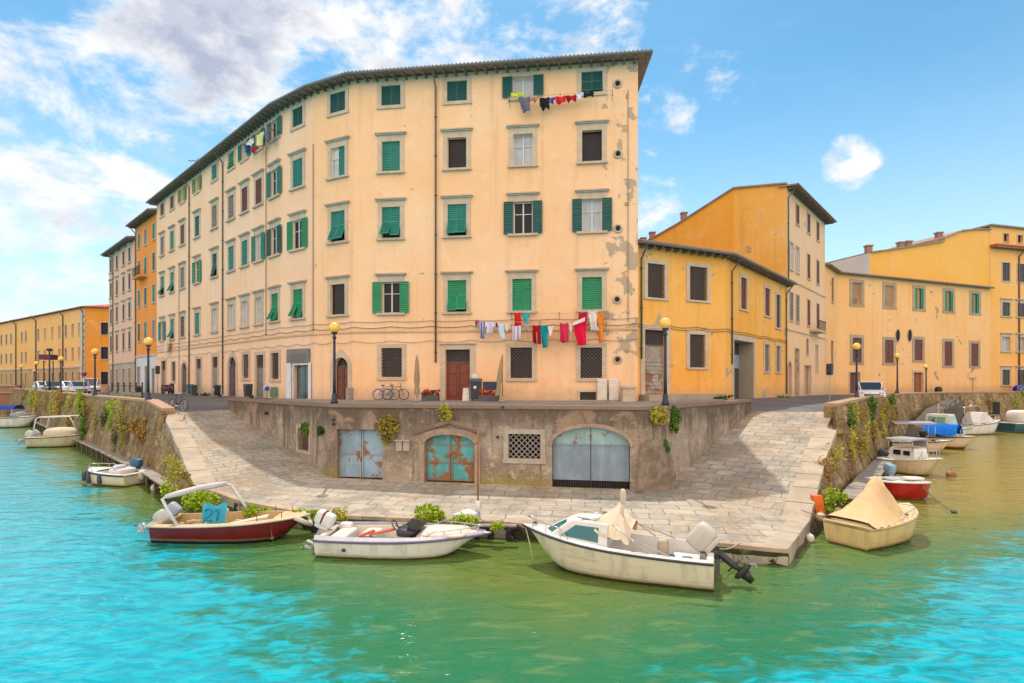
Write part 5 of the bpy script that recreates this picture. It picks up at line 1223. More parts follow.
mb = MB(); mb.bar((1.5, -.5, .62), (2.2, -.35, .75), .16, .05); mb.bar((1.2, -.6, .58), (1.6, -.35, .7), .14, .05); B.part('red_cushion', mb, paint('red_cushion', (.45, .10, .06), .6), None, False)
mb = MB(); mb.sbox((2.55, -.15, .66), (.62, .75, .26), .5); dsh = B.part('console', mb, paint('console_black', (.03, .03, .035), .35))
mb = MB(); mb.hexa([(2.75, -.6, .8), (3.0, -.55, .8), (3.0, .35, .8), (2.75, .4, .8), (2.55, -.45, .93), (2.58, -.45, .93), (2.58, .25, .93), (2.55, .25, .93)]); B.part('windscreen', mb, glass_dark('smoked_glass', (.03, .03, .035), .1), dsh, False)
mb = MB(); mb.torus((2.2, -.3, .85), (1, 0, .6), .17, .018); mb.tube([(2.2, -.3, .85), (2.45, -.3, .75)], .02, 6); B.part('steering_wheel', mb, paint('dark_gear', (.05, .05, .06), .7), dsh)
mb = MB(); mb.sbox((3.6, 0, .63), (1.5, 1.3, .14), .6); B.part('sun_pad', mb, paint('cushion_pale', (.64, .55, .48), .7))
B.rail(.60, .96, .20, .016, .12, 8, 4)
B.outboard(-.02, .12, .50, R(24), 1.0, (.66, .66, .66), (.42, .42, .43), band=(.15, .02, .04))
mb = MB(); mb.sbox((.42, .55, .55), (.4, .3, .3), .5); B.part('rear_locker', mb, GEL())
mb = MB(); mb.sbox((.9, -B.hb(.17) - .005, .28), (.12, .05, .1), .8, 8, 6); B.part('skin_fitting', mb, paint('dark_gear', (.05, .05, .06), .7))
mb = MB(); mb.torus((-.12, -.35, .2), (1, 0, .3), .11, .045, 12, 6); mb.torus((-.16, -.25, .12), (1, .3, .2), .09, .04, 12, 6); B.part('rope_coil', mb, fabric('rope_tan', (.30, .23, .15)))

# 3 dark red open boat on the left (bow to the right)
st, bw = (-11.2, 18.05), (-6.6, 18.0)
B = Boat('dark red open motorboat with white arched frame and blue numbered towel on board', st, heading(st, bw), 4.7, 1.85, .56, .76, .2, .84, .78, hull_mat('hull_dark_red', (.135, .006, .012), (.010, .014, .04), None, .10), paint('deck_tan', (.58, .42, .22), .5), paint('pale_rub', (.55, .50, .42), .5), .08, .13, .05, p=2.6, n=24, in_mat=paint('inner_ochre', (.55, .38, .17), .6))
mb = MB(); mb.tube([(.97, -.82, .50), (.62, -.80, 1.05), (.40, -.74, 1.38), (.52, -.60, 1.47), (1.05, .05, 1.56), (1.62, .58, 1.62), (1.78, .72, 1.55), (2.05, .80, 1.1), (2.4, .82, .52)], .05, 8); ar = B.part('canopy_frame', mb, paint('white_tube', (.66, .64, .66), .4))
mb = MB(); mb.tube([(.46, -.68, 1.44), (.75, -.33, 1.50), (1.05, .05, 1.57), (1.35, .33, 1.60), (1.68, .62, 1.62)], [.07, .10, .09, .105, .07], 9); B.part('rolled_awning', mb, fabric('awning_white', (.60, .58, .60)), ar)
mb = MB(); mb.box(2.0, 2.35, -.7, .7, .1, .42); B.part('thwart', mb, paint('thwart_tan', (.52, .38, .2), .6), None, False)
mb = MB(); mb.box(.9, 1.3, -.6, .6, .1, .4); B.part('thwart', mb, paint('thwart_tan', (.52, .38, .2), .6), None, False)
mb = MB(); mb.sbox((1.75, .0, .55), (.5, .6, .75), .35); cs = B.part('console', mb, paint('console_cream', (.56, .46, .32), .5))
# towel hung over the console, with its two printed digits
tow = MB(); nx = 10; yv = -.36; V = []
for i in range(nx + 1):
    for j in range(9): V.append((1.46 + .74 * i / nx, yv - .05 * math.sin(i * 1.1 + j * .4) - .05 * j / 8, 1.14 - .62 * j / 8 + .05 * math.sin(i * .9)))
tow.add(V, [[i * 9 + j, i * 9 + j + 1, (i + 1) * 9 + j + 1, (i + 1) * 9 + j] for i in range(nx) for j in range(8)])
tw_ = B.part('towel', tow, fabric('towel_turquoise', (.06, .42, .55)), cs)
def digits(strokes, x, w, h, z):
    mb = MB()
    for st_ in strokes: mb.tube([(x + px * w, yv - .10 - .05 * (1 - pz), z + pz * h) for px, pz in st_], .028, 6)
    return mb
dg = digits([[(0, .8), (.25, 1), (.7, 1), (1, .75), (.8, .5), (0, 0), (1, 0)]], 1.58, .22, .36, .66)
dg2 = digits([[(.1, .8), (.5, 1), (.55, .5), (.5, 0)]], 1.88, .20, .36, .66); dg.add(dg2.v, dg2.f); B.part('towel_print', dg, fabric('towel_blue', (.02, .20, .42)), tw_)
mb = MB()
for i in range(12): mb.sbox((.35 + .2 * (i % 6), -.35 + .7 * (i // 6) + .1 * math.sin(i * 2), .36 + .05 * math.sin(i * 5)), (.24, .2, .2), .7, 8, 6)
B.part('gear_heap', mb, fabric('gear_tan', (.42, .34, .22)))
mb = MB(); mb.sbox((1.75, -.66, .42), (.4, .2, .2), .6); B.part('bag', mb, fabric('bag_brown', (.22, .16, .09)))
mb = MB(); mb.bar((2.4, -.62, .56), (3.5, -.3, .76), .35, .06); B.part('plank', mb, paint('plank_white', (.60, .52, .42), .6), None, False)
B.rail(.62, .9, .22, .012, .1, 5, 2, both=False, name='rail_post', m=IRON())
mb = MB(); mb.tube([(4.35, -.34, .72), (4.6, -.2, .55), (4.74, 0, .42), (4.6, .2, .55), (4.35, .34, .72)], .075, 8); B.part('bow_fender', mb, fabric('fender_cream', (.60, .55, .45)))
B.outboard(-.05, -.25, .46, R(56), .74, (.50, .50, .48), (.46, .47, .47)); B.outboard(.02, .4, .54, R(40), .74, (.34, .40, .46), (.46, .47, .47))

# 4 yellow covered boat by the right ramp
st, bw = (10.15, 17.0), (13.15, 18.75)
B = Boat('cream yellow motorboat under a peaked beige cover beside the right ramp', st, heading(st, bw), 3.75, 1.75, .68, .92, .2, .82, .62, hull_mat('hull_butter', (.68, .49, .22), (.10, .07, .03), None, .05), paint('deck_butter', (.66, .50, .26), .45), paint('butter_rub', (.52, .38, .2), .5), .15, .16, .06, p=2.5, n=22, in_mat=paint('inner_yellow', (.62, .40, .10), .5))
mb = MB(); ribs = []
for x, zt, hw, g in ((.05, .86, .62, .80), (.35, .98, .50, .82), (.75, 1.22, .34, .83), (1.10, 1.55, .22, .84), (1.42, 1.90, .13, .84), (1.62, 2.02, .12, .84), (1.80, 1.96, .16, .82), (1.98, 1.66, .26, .80), (2.12, 1.25, .36, .78), (2.25, .95, .48, .74), (2.34, .80, .55, .70)):
    wv = .05 * math.sin(x * 9); mid = lambda f: lerp(.76, zt, f)
    ribs.append([(x, -g, .74), (x - .02, -lerp(g, hw, .45) + wv, mid(.30)), (x, -lerp(g, hw, .85), mid(.72)), (x, -hw * .6, mid(.97)), (x, 0, zt), (x, hw * .6, mid(.97)), (x, lerp(g, hw, .85), mid(.72)), (x - .02, lerp(g, hw, .45) - wv, mid(.30)), (x, g, .74)])
fold_cloth(mb, ribs, 3); B.part('boat_cover', mb, fabric('cover_beige', (.66, .45, .24)))
B.rail(.36, .72, .24, .012, .05, 8, 4, name='side_rail')
B.outboard(2.95, .72, .80, R(10), 1.05, (.16, .21, .28), (.24, .2, .17))
mb = MB(); mb.sbox((.25, 0, .72), (.35, 1.2, .1), .5); B.part('stern_seat', mb, paint('deck_butter', (.66, .50, .26), .45))

# 5 small red boat
st, bw = (17.0, 25.7), (17.0, 23.2)
B = Boat('small red dinghy with white deck tied up along the right quay', st, heading(st, bw), 2.5, 1.9, .62, .82, .2, .9, .66, hull_mat('hull_red', (.46, .02, .018), (.03, .05, .03), None, .02), GEL(), paint('white_rub', (.62, .6, .56), .5), .2, .2, .03, p=3.4, n=16, cat='dinghy', name='dinghy')
mb = MB(); mb.sbox((.8, .1, .66), (.8, .9, .2), .4); B.part('seat', mb, paint('seat_grey', (.40, .42, .42), .6)); mb = MB(); mb.sbox((1.95, 0, .92), (.55, .8, .12), .5); B.part('bow_locker', mb, GEL())
mb = MB(); mb.sbox((2.25, .45, .45), (.22, .06, .14), .7, 8, 6); B.part('name_plate', mb, paint('white_tube', (.66, .64, .66), .4))
B.outboard(-.05, .45, .68, R(12), .95, (.22, .34, .44), (.30, .28, .26))
# 6 white wheelhouse boat with grey awning roof
st, bw = (21.2, 31.9), (22.4, 29.5)
B = Boat('white cabin boat with grey awning and cream hull, third out along the right quay', st, heading(st, bw), 2.9, 1.75, .72, 1.0, .22, .88, .55, hull_mat('hull_sand', (.62, .50, .32), (.06, .05, .03), None, .05), GEL(), paint('white_rub', (.62, .6, .56), .5), .2, .16, .08, p=2.7, n=18)
mb = MB(); mb.hexa([(.7, -.72, .75), (1.95, -.66, .85), (1.95, .66, .85), (.7, .72, .75), (.7, -.68, 1.4), (1.85, -.6, 1.4), (1.85, .6, 1.4), (.7, .68, 1.4)]); cb = B.part('cabin', mb, paint('cabin_white', (.70, .68, .62), .4), None, False)
mb = MB(); mb.box(.9, 1.25, -.735, -.68, 1.05, 1.3); B.part('cabin_window', mb, PANE(), cb, False); mb = MB(); mb.box(1.4, 1.7, -.715, -.62, 1.05, 1.28); B.part('cabin_window', mb, PANE(), cb, False)
mb = MB(); mb.hexa([(.55, -.78, 1.85), (1.9, -.78, 1.85), (1.9, .78, 1.85), (.55, .78, 1.85), (.55, -.72, 1.93), (1.9, -.72, 1.93), (1.9, .72, 1.93), (.55, .72, 1.93)]); aw = B.part('awning', mb, fabric('awning_grey', (.34, .34, .36)), None, False)
for x in (.6, 1.85):
    for y in (-.68, .68): mb = MB(); mb.tube([(x, y, 1.3), (x, y, 1.86)], .02, 6); B.part('awning_post', mb, paint('stainless', (.50, .50, .50), .25, .8), aw)
mb = MB(); mb.quad((1.1, .66, 1.46), (1.85, .66, 1.46), (1.85, .66, 1.8), (1.1, .66, 1.8)); B.part('side_curtain', mb, fabric('awning_grey', (.34, .34, .36)), aw)
B.rail(.72, .97, .42, .016, .1, 7, 3); B.outboard(-.05, 0, .6, R(30), .9, (.08, .08, .09))
# 7-9 boats further along the right arm
st, bw = (32.0, 43.8), (34.2, 41.2)
B = Boat('small cream boat under a bright blue tarpaulin along the right quay', st, heading(st, bw), 3.4, 1.9, .8, 1.0, .2, .88, .6, hull_mat('hull_cream2', (.64, .52, .34), (.30, .04, .02), None, .16), GEL(), None, .2, .16, .06, n=16)
mb = MB(); ribs = []
for i in range(6):
    x = .3 + i * .42; ribs.append([(x, -1.05, 1.05 + .08 * math.sin(i * 4)), (x, -.7, 1.62 + .06 * math.sin(i * 2)), (x, 0, 1.85 + .08 * math.sin(i * 3)), (x, .7, 1.62), (x, 1.05, 1.05)])
fold_cloth(mb, ribs); cv = B.part('tarpaulin', mb, fabric('blue_tarp', (.0, .12, .50))); mb = MB()
for x in (.4, 2.3):
    for y in (-.8, .8): mb.tube([(x, y, .8), (x, y, 1.5)], .02, 6)
B.part('tarp_pole', mb, paint('stainless', (.50, .50, .50), .25, .8), cv); mb = MB(); mb.sbox((1.2, 0, .95), (.5, .9, .7), .4); B.part('console', mb, paint('dark_gear', (.05, .05, .06), .7)); B.outboard(.6, -1.15, .8, 0, .9, (.04, .04, .05))
st, bw = (27.6, 40.9), (30.6, 39.6)
B = Boat('open workboat with flat grey canopy between the blue tarpaulin boat and the white cabin boat', st, heading(st, bw), 3.7, 1.8, .7, .9, .2, .88, .66, hull_mat('hull_sand', (.62, .50, .32), (.06, .05, .03), None, .05), GEL(), None, .2, .14, .06, n=14)
mb = MB(); mb.hexa([(.1, -1.0, 2.0), (2.6, -.95, 2.05), (2.6, .95, 2.05), (.1, 1.0, 2.0), (.1, -.95, 2.1), (2.6, -.9, 2.15), (2.6, .9, 2.15), (.1, .95, 2.1)]); aw = B.part('awning', mb, fabric('awning_grey', (.34, .34, .36)), None, False); mb = MB()
for x in (.2, 2.5):
    for y in (-.85, .85): mb.tube([(x, y, .7), (x, y, 2.02)], .02, 6)
B.part('awning_post', mb, paint('stainless', (.50, .50, .50), .25, .8), aw); B.outboard(-.1, 0, .7, R(20), .9, (.04, .04, .05))
st, bw = (36.6, 50.2), (38.4, 47.6)
B = Boat('white wheelhouse boat with pale green windows behind the blue tarpaulin boat', st, heading(st, bw), 3.7, 2.0, .85, 1.1, .25, .88, .45, hull_mat('hull_offwhite', (.70, .70, .66), (.10, .09, .03), None, .06), GEL(), None, .25, .16, .06, n=16)
mb = MB(); mb.hexa([(.6, -.85, .85), (2.6, -.8, .9), (2.6, .8, .9), (.6, .85, .85), (.7, -.75, 2.2), (2.3, -.7, 2.2), (2.3, .7, 2.2), (.7, .75, 2.2)]); cb = B.part('wheelhouse', mb, paint('cabin_white', (.70, .68, .62), .4), None, False)
GG = glass_dark('pale_green_glass', (.25, .42, .34), .15)
for x0, x1 in ((.85, 1.4), (1.5, 2.1)): mb = MB(); mb.hexa([(x0, -.835, 1.4), (x1, -.82, 1.4), (x1, -.74, 1.4), (x0, -.75, 1.4), (x0, -.80, 2.0), (x1, -.78, 2.0), (x1, -.68, 2.0), (x0, -.68, 2.0)]); B.part('cabin_window', mb, GG, cb, False)
mb = MB(); mb.hexa([(2.35, -.62, 1.35), (2.52, -.62, 1.35), (2.52, .62, 1.35), (2.35, .62, 1.35), (2.2, -.57, 2.05), (2.36, -.57, 2.05), (2.36, .57, 2.05), (2.2, .57, 2.05)]); B.part('cabin_window', mb, GG, cb, False)
mb = MB(); mb.tube([(1.4, 0, 2.15), (1.35, 0, 3.1)], .03, 6); mb.bar((1.2, 0, 2.7), (1.6, 0, 2.8), .04); B.part('mast', mb, paint('mast_tan', (.5, .4, .25), .6)); B.rail(.7, .97, .4, .02, .1, 6, 3)
st, bw = (41.9, 53.4), (47.6, 54.6)
B = Boat('white sports cruiser with arched bimini frame by the far right quay', st, heading(st, bw), 5.8, 2.3, .9, 1.35, .28, .9, .5, hull_mat('hull_offwhite', (.70, .70, .66), (.10, .09, .03), None, .06), GEL(), None, .3, .18, .12, n=18)
mb = MB(); mb.hexa([(2.0, -.9, 1.0), (3.7, -.7, 1.2), (3.7, .7, 1.2), (2.0, .9, 1.0), (2.8, -.75, 2.1), (3.5, -.6, 2.1), (3.5, .6, 2.1), (2.8, .75, 2.1)]); ws = B.part('windscreen_cover', mb, fabric('cover_white', (.64, .60, .56)), None, False); mb = MB(); mb.hexa([(3.55, -.68, 1.05), (4.5, -.5, 1.25), (4.5, .5, 1.25), (3.55, .68, 1.05), (3.58, -.62, 1.8), (3.9, -.5, 1.75), (3.9, .5, 1.75), (3.58, .62, 1.8)]); B.part('cabin', mb, GEL(), None, False)
mb = MB()
for y in (-.95, .95): mb.tube([(.6, y, .95), (.3, y, 2.3), (.5, y * .9, 2.65), (2.1, y * .9, 2.75), (2.6, y * .9, 2.4)], .03, 6)
mb.tube([(.5, -.85, 2.65), (.5, .85, 2.65)], .03, 6); mb.tube([(2.1, -.85, 2.75), (2.1, .85, 2.75)], .03, 6); B.part('bimini_frame', mb, paint('stainless', (.50, .50, .50), .25, .8)); B.rail(.66, .97, .5, .02, .1, 7, 4); B.outboard(-.05, .3, .8, R(15), 1.1, (.5, .5, .5))
st, bw = (48.9, 55.6), (55.3, 56.6)
B = Boat('dark teal boat with white covered cockpit at the right edge of the picture', st, heading(st, bw), 6.4, 2.3, .95, 1.35, .28, .9, .6, hull_mat('hull_teal', (.02, .10, .13), (.05, .04, .03), None, .08), GEL(), paint('white_rub', (.62, .6, .56), .5), .3, .18, .1, n=16)
mb = MB(); mb.sbox((2.0, 0, 1.55), (2.4, 1.7, 1.3), .5); B.part('cockpit_cover', mb, fabric('cover_white', (.64, .60, .56))); mb = MB(); mb.sbox((1.0, -1.12, .9), (.25, .25, .55), .7); B.part('fender', mb, GEL()); B.rail(.66, .97, .4, .02, .1, 6, 3)
# left arm
st, bw = (-18.2, 27.2), (-21.5, 28.2)
B = Boat('small white dinghy with cream hull and blue outboard beside the left walkway', st, heading(st, bw), 3.1, 1.6, .55, .72, .2, .9, .6, hull_mat('hull_cream3', (.66, .58, .42), (.05, .05, .03), None, .05), GEL(), None, .2, .18, .03, p=3.2, n=16, rub_r=.045, cat='dinghy', name='dinghy')
mb = MB(); mb.sbox((.95, 0, .62), (.8, 1.0, .35), .4); B.part('covered_seat', mb, fabric('cover_white', (.64, .60, .56))); mb = MB(); mb.sbox((.9, .2, .85), (.3, .6, .25), .6); B.part('windscreen', mb, paint('lilac_white', (.60, .60, .68), .35))
B.rail(.62, .96, .2, .016, .08, 6, 3); B.outboard(1.35, -.86, .62, R(-8), 1.0, (.03, .11, .20), (.10, .10, .12))
for y, x in ((.74, 2.2), (.40, 2.95), (.80, 1.4)): mb = MB(); mb.sbox((x, y, .35), (.2, .2, .5), .7, 8, 6); B.part('fender', mb, paint('fender_dark', (.06, .07, .09), .6))
st, bw = (-37.0, 43.2), (-33.4, 43.9)
B = Boat('cream motorboat with covered cockpit and white roll bar by the left walkway', st, heading(st, bw), 3.9, 1.95, .75, .95, .22, .88, .55, hull_mat('hull_olive_cream', (.52, .46, .28), (.03, .03, .025), None, .06), paint('deck_cream', (.66, .60, .50), .4), None, .2, .18, .06, n=16)
mb = MB(); mb.sbox((2.0, 0, 1.02), (2.3, 1.5, .95), .75); B.part('cockpit_cover', mb, fabric('cover_cream', (.58, .50, .38)))
mb = MB(); mb.tube([(.45, -.85, .8), (.7, -.8, 2.2), (.8, -.7, 2.3), (.8, .7, 2.3), (.7, .8, 2.2), (.45, .85, .8)], .045, 8); mb.tube([(.8, -.75, 2.3), (2.9, -.7, 2.35), (3.45, -.6, 1.1)], .045, 8); mb.tube([(.8, .75, 2.3), (2.9, .7, 2.35), (3.45, .6, 1.1)], .045, 8); B.part('roll_bar', mb, paint('white_tube', (.66, .64, .66), .4))
B.outboard(-.05, -.35, .7, R(45), .9, (.5, .5, .47), (.3, .3, .3)); B.outboard(-.05, .35, .7, R(45), .9, (.4, .4, .38), (.3, .3, .3))
st, bw = (-57.5, 61.5), (-53.2, 62.2)
B = Boat('white sports boat with dark blue canopy cut off by the left edge of the picture', st, heading(st, bw), 4.9, 2.2, 1.0, 1.25, .25, .88, .55, hull_mat('hull_offwhite', (.70, .70, .66), (.10, .09, .03), None, .06), GEL(), None, .25, .18, .06, n=16)
mb = MB(); fold_cloth(mb, [[(.6 + i * .8, -1.0, 2.0), (.6 + i * .8, -.5, 2.45), (.6 + i * .8, .5, 2.45), (.6 + i * .8, 1.0, 2.0)] for i in range(4)]); bi = B.part('bimini', mb, fabric('navy_canvas', (.015, .04, .22))); mb = MB()
for x in (.7, 2.9):
    for y in (-.98, .98): mb.tube([(x, y, 1.0), (x, y, 2.05)], .025, 6)
B.part('bimini_frame', mb, paint('stainless', (.50, .50, .50), .25, .8), bi); mb = MB(); mb.sbox((2.9, 0, 1.4), (1.0, 1.5, .7), .5); B.part('windscreen', mb, glass_dark('pale_screen', (.3, .33, .36), .15)); B.rail(.62, .97, .35, .02, .1, 6, 3)
# ------------------------------------------------------------------ street lamps
def make_lamp(name, label, loc, k=1.0):
    t = thing(name, label, 'street lamp', loc, 0, 'globe street lamps along the quays')
    mb = MB(); mb.lathe([(.17, 0), (.17, .10), (.12, .14), (.10, .42), (.075, .46)], 12); b_ = mb.build('base', paint('lamp_navy', (.022, .026, .05), .5), t, True, local=True)
    mb = MB(); mb.lathe([(.075, .46), (.062, 1.2), (.055, 2.6), (.05, 2.85), (.09, 2.87), (.09, 2.95), (.05, 2.98), (.05, 3.06), (.13, 3.08), (.13, 3.13)], 12); mb.build('pole', paint('lamp_navy', (.022, .026, .05), .5), t, True, local=True)
    mb = MB(); mb.sbox((0, 0, 3.36), (.47, .47, .47), 1.0, 20, 14)
    def gl(tn, b): setc(tn, (1.0, .60, .11), .2, 0, .5); tr = tn.new('ShaderNodeBsdfTranslucent'); tr.inputs[0].default_value = (1.0, .74, .22, 1); mx = tn.new('ShaderNodeMixShader'); mx.inputs[0].default_value = .12; tn.l.new(b.outputs[0], mx.inputs[1]); tn.l.new(tr.outputs[0], mx.inputs[2]); tn.l.new(mx.outputs[0], [q for q in tn.n if q.type == 'OUTPUT_MATERIAL'][0].inputs[0])
    g = mb.build('globe', mat('amber_globe', gl), t, True, local=True)
    mb = MB(); mb.lathe([(.14, 3.14), (.10, 3.17)], 12); mb.build('collar', paint('lamp_navy', (.022, .026, .05), .5), t, True, local=True)
    return t
# the globes stand at these quay positions; heights follow the wall they are fixed to
lamp0 = make_lamp('street_lamp', 'globe street lamp on the blunt right corner of the terrace wall', (6.3, 23.0, 4.05))
lamps = [((-7.85, 24.75, 4.05), 'globe street lamp on the terrace wall in front of the arched red door'), ((-20.75, 31.95, 3.95), 'globe street lamp on the left quay beside the parked bicycle at the ramp head'),
         ((-31.8, 42.7, 3.95), 'second globe street lamp along the left quay, by the green railings'), ((-45.2, 56.1, 3.95), 'third globe street lamp along the left quay, by the parked white cars'),
         ((-58.8, 69.2, 3.95), 'fourth globe street lamp along the left quay, farther than the one by the white cars'), ((-72.5, 82.7, 3.95), 'farthest tall globe street lamp at the canal end of the left quay'), ((-78.5, 92.0, 3.5), 'small distant globe street lamp in front of the ochre block doorway'),
         ((22.4, 36.4, 3.95), 'globe street lamp on the right quay in front of the parked white car'), ((34.4, 50.0, 3.95), 'globe street lamp on the right quay between the white car and the tall brown door'), ((40.6, 54.9, 3.6), 'farthest globe street lamp on the right quay, beside the tall brown door')]
for loc, lab in lamps: dup(lamp0, loc, 0, lab, (1, 1, .86) if loc[0] > 40 else None)

# ------------------------------------------------------------------ laundry
def cloth_piece(name, label, sg, u0, u1, v0, v1, shape, col, o=.62, seed=0, group='washing hung across the front facade', cat='laundry', tint=None):
    r = random.Random(seed); a0, a1 = sg.at(u0), sg.at(u1); um = (u0 + u1) / 2; z1, z0 = sg.z(um, v0), sg.z(um, v1); W, H = a1 - a0, z1 - z0; nx, nz = 14, 16; ph = r.uniform(0, 6); fr = r.uniform(1.6, 3.0)
    def inside(x, z):     # z: 0 bottom .. 1 top
        if shape == 'trousers': return (z > .62) or (x < .44 - .05 * z) or (x > .56 + .05 * z)
        if shape == 'shirt': return (.2 < x < .8) or z > .58
        if shape == 'briefs': return (z > .55) or abs(x - .5) < .18 + .5 * z
        if shape == 'flare': return abs(x - .5 - .10 * (1 - z)) < .30 + .20 * z
        if shape == 'rag': return z > .35 * abs(math.sin(x * 5 + ph)) * .8
        return True
    mb = MB(); P = {}
    def vid(i, j, k):
        if (i, j, k) not in P:
            x, z = i / nx, j / nz; d = .10 * math.sin(fr * 3 * x + ph) * (1.1 - z) + .05 * math.sin(9 * x + 3 * z + ph); sag = .04 * math.sin(math.pi * x)
            P[(i, j, k)] = len(mb.v); mb.v.append(sg.pt(a0 + W * x + .05 * (1 - z) * math.sin(ph), o + d + (.012 if k else -.012), z0 + H * z - sag + .03 * math.sin(4 * x + ph) * (1 - z)))
        return P[(i, j, k)]
    on = {(i, j) for i in range(nx) for j in range(nz) if inside((i + .5) / nx, (j + .5) / nz)}
    for i, j in on:
        mb.f.append([vid(i, j, 1), vid(i + 1, j, 1), vid(i + 1, j + 1, 1), vid(i, j + 1, 1)]); mb.f.append([vid(i, j + 1, 0), vid(i + 1, j + 1, 0), vid(i + 1, j, 0), vid(i, j, 0)])
        for di, dj, e in ((-1, 0, ((i, j + 1), (i, j))), (1, 0, ((i + 1, j), (i + 1, j + 1))), (0, -1, ((i, j), (i + 1, j))), (0, 1, ((i + 1, j + 1), (i, j + 1)))):
            if (i + di, j + dj) not in on: (p, q) = e; mb.f.append([vid(*p, 0), vid(*q, 0), vid(*q, 1), vid(*p, 1)])
    c = sg.pt((a0 + a1) / 2, o, z0)
    ob = mb.build(name, col, None, True, loc=c); tag(ob, label, cat, group)
    return ob
def striped(name, c1, c2, sc):
    def fn(t, b):
        x = t.xyz(t.obj)[0]; s = t.ramp(t.math('SINE', t.math('MULTIPLY', x, sc)), .0, .3); setc(t, t.mix(s, c1, c2), .9, 0, .1)
    return mat(name, fn)
fb = fabric
items = [('sock', 'small red cloth at the left end of the lower washing line', 478, 480.3, 321, 327.5, 'rag', fb('c_red', (.50, .03, .03))),
 ('shirt', 'blue patterned shirt hanging askew on the lower washing line', 480.3, 487.8, 322.5, 339, 'shirt', striped('c_bluepat', (.12, .16, .38), (.45, .47, .6), 38)),
 ('shirt', 'pale lilac shirt between the blue patterned shirt and the light blue cloth', 487, 497.2, 323, 334, 'shirt', fb('c_lilac', (.62, .60, .74))),
 ('sock', 'tiny navy cloth pegged next to the lilac shirt', 497.3, 498.8, 323.5, 328.5, 'rag', fb('c_navy', (.03, .04, .2))),
 ('cloth', 'light blue cloth hanging on the lower washing line', 499, 506, 325, 339, 'flare', fb('c_lblue', (.55, .68, .80))),
 ('shirt', 'beige slack garment next to the light blue cloth', 505.2, 512.4, 324, 332.5, 'rag', fb('c_beige', (.68, .55, .42))),
 ('towel', 'white towel with violet stripes on the lower washing line', 514, 522.7, 326.5, 341, 'towel', striped('c_striped', (.66, .64, .66), (.42, .30, .50), 30)),
 ('cloth', 'small grey cloth beside the violet striped towel', 524.8, 531, 326, 332, 'rag', fb('c_grey', (.40, .34, .34))),
 ('trousers', 'dark red trousers hanging beside teal trousers', 533.2, 541, 326, 344, 'trousers', fb('c_dred', (.32, .008, .015))),
 ('trousers', 'teal trousers hanging beside dark red trousers', 540.8, 548.6, 326, 347.5, 'flare', fb('c_teal', (.0, .26, .30))),
 ('briefs', 'white briefs next to the teal trousers', 547.6, 553.8, 327, 336.5, 'briefs', fb('c_white', (.72, .67, .64))),
 ('towel', 'raspberry towel with a paler panel on the lower washing line', 560.2, 568.7, 324, 342.5, 'towel', fb('c_rasp', (.58, .03, .09))),
 ('cloth', 'small white cloth between the raspberry towel and the big red towel', 569.4, 572, 325, 335, 'rag', fb('c_white', (.72, .67, .64))),
 ('towel', 'big bright red towel with a white folded band', 572.6, 586.4, 322.5, 345, 'flare', fb('c_bred', (.72, .005, .05)))]
upper = [('towel', 'short red towel under the green window, on the upper line', 515.3, 521.4, 313, 326, 'towel', fb('c_red2', (.62, .02, .02))), ('cloth', 'teal cloth under the green window, next to the short red towel', 522.3, 530.6, 314, 322.5, 'shirt', fb('c_teal2', (.03, .42, .45))),
 ('cloth', 'crimson cloth tucked under the right window, behind the big red towel', 578.8, 587.2, 313, 324.5, 'towel', fb('c_crim', (.50, .008, .045))), ('shirt', 'white garment hanging under the right window', 588, 597, 312, 331, 'flare', fb('c_white', (.72, .67, .64))),
 ('trousers', 'orange trousers at the right end of the washing', 596.2, 603, 314, 342, 'flare', fb('c_orange', (.78, .22, .02))), ('cloth', 'small lilac cloth left of the orange trousers', 594.6, 598.2, 327, 331.5, 'rag', fb('c_lilac', (.62, .60, .74)))]
for k, it in enumerate(items): cloth_piece(it[0], it[1], S_F, *it[2:6], it[6], it[7], .66, k)
for k, it in enumerate(upper): cloth_piece(it[0], it[1], S_F, *it[2:6], it[6], it[7], .42, 40 + k)
band = MB(); a0, a1 = S_F.at(573), S_F.at(585); zz = S_F.z(579, 325); band.hexa([S_F.pt(a0, .80, zz - .12), S_F.pt(a1, .80, zz + .15), S_F.pt(a1, .77, zz + .15), S_F.pt(a0, .77, zz - .12), S_F.pt(a0, .80, zz + .08), S_F.pt(a1, .80, zz + .36), S_F.pt(a1, .77, zz + .36), S_F.pt(a0, .77, zz + .08)])
tag(band.build('washcloth', fb('c_white', (.72, .67, .64)), None, loc=S_F.pt(a0, .78, zz)), 'narrow white washcloth folded over the top of the big red towel', 'laundry', 'washing hung across the front facade')
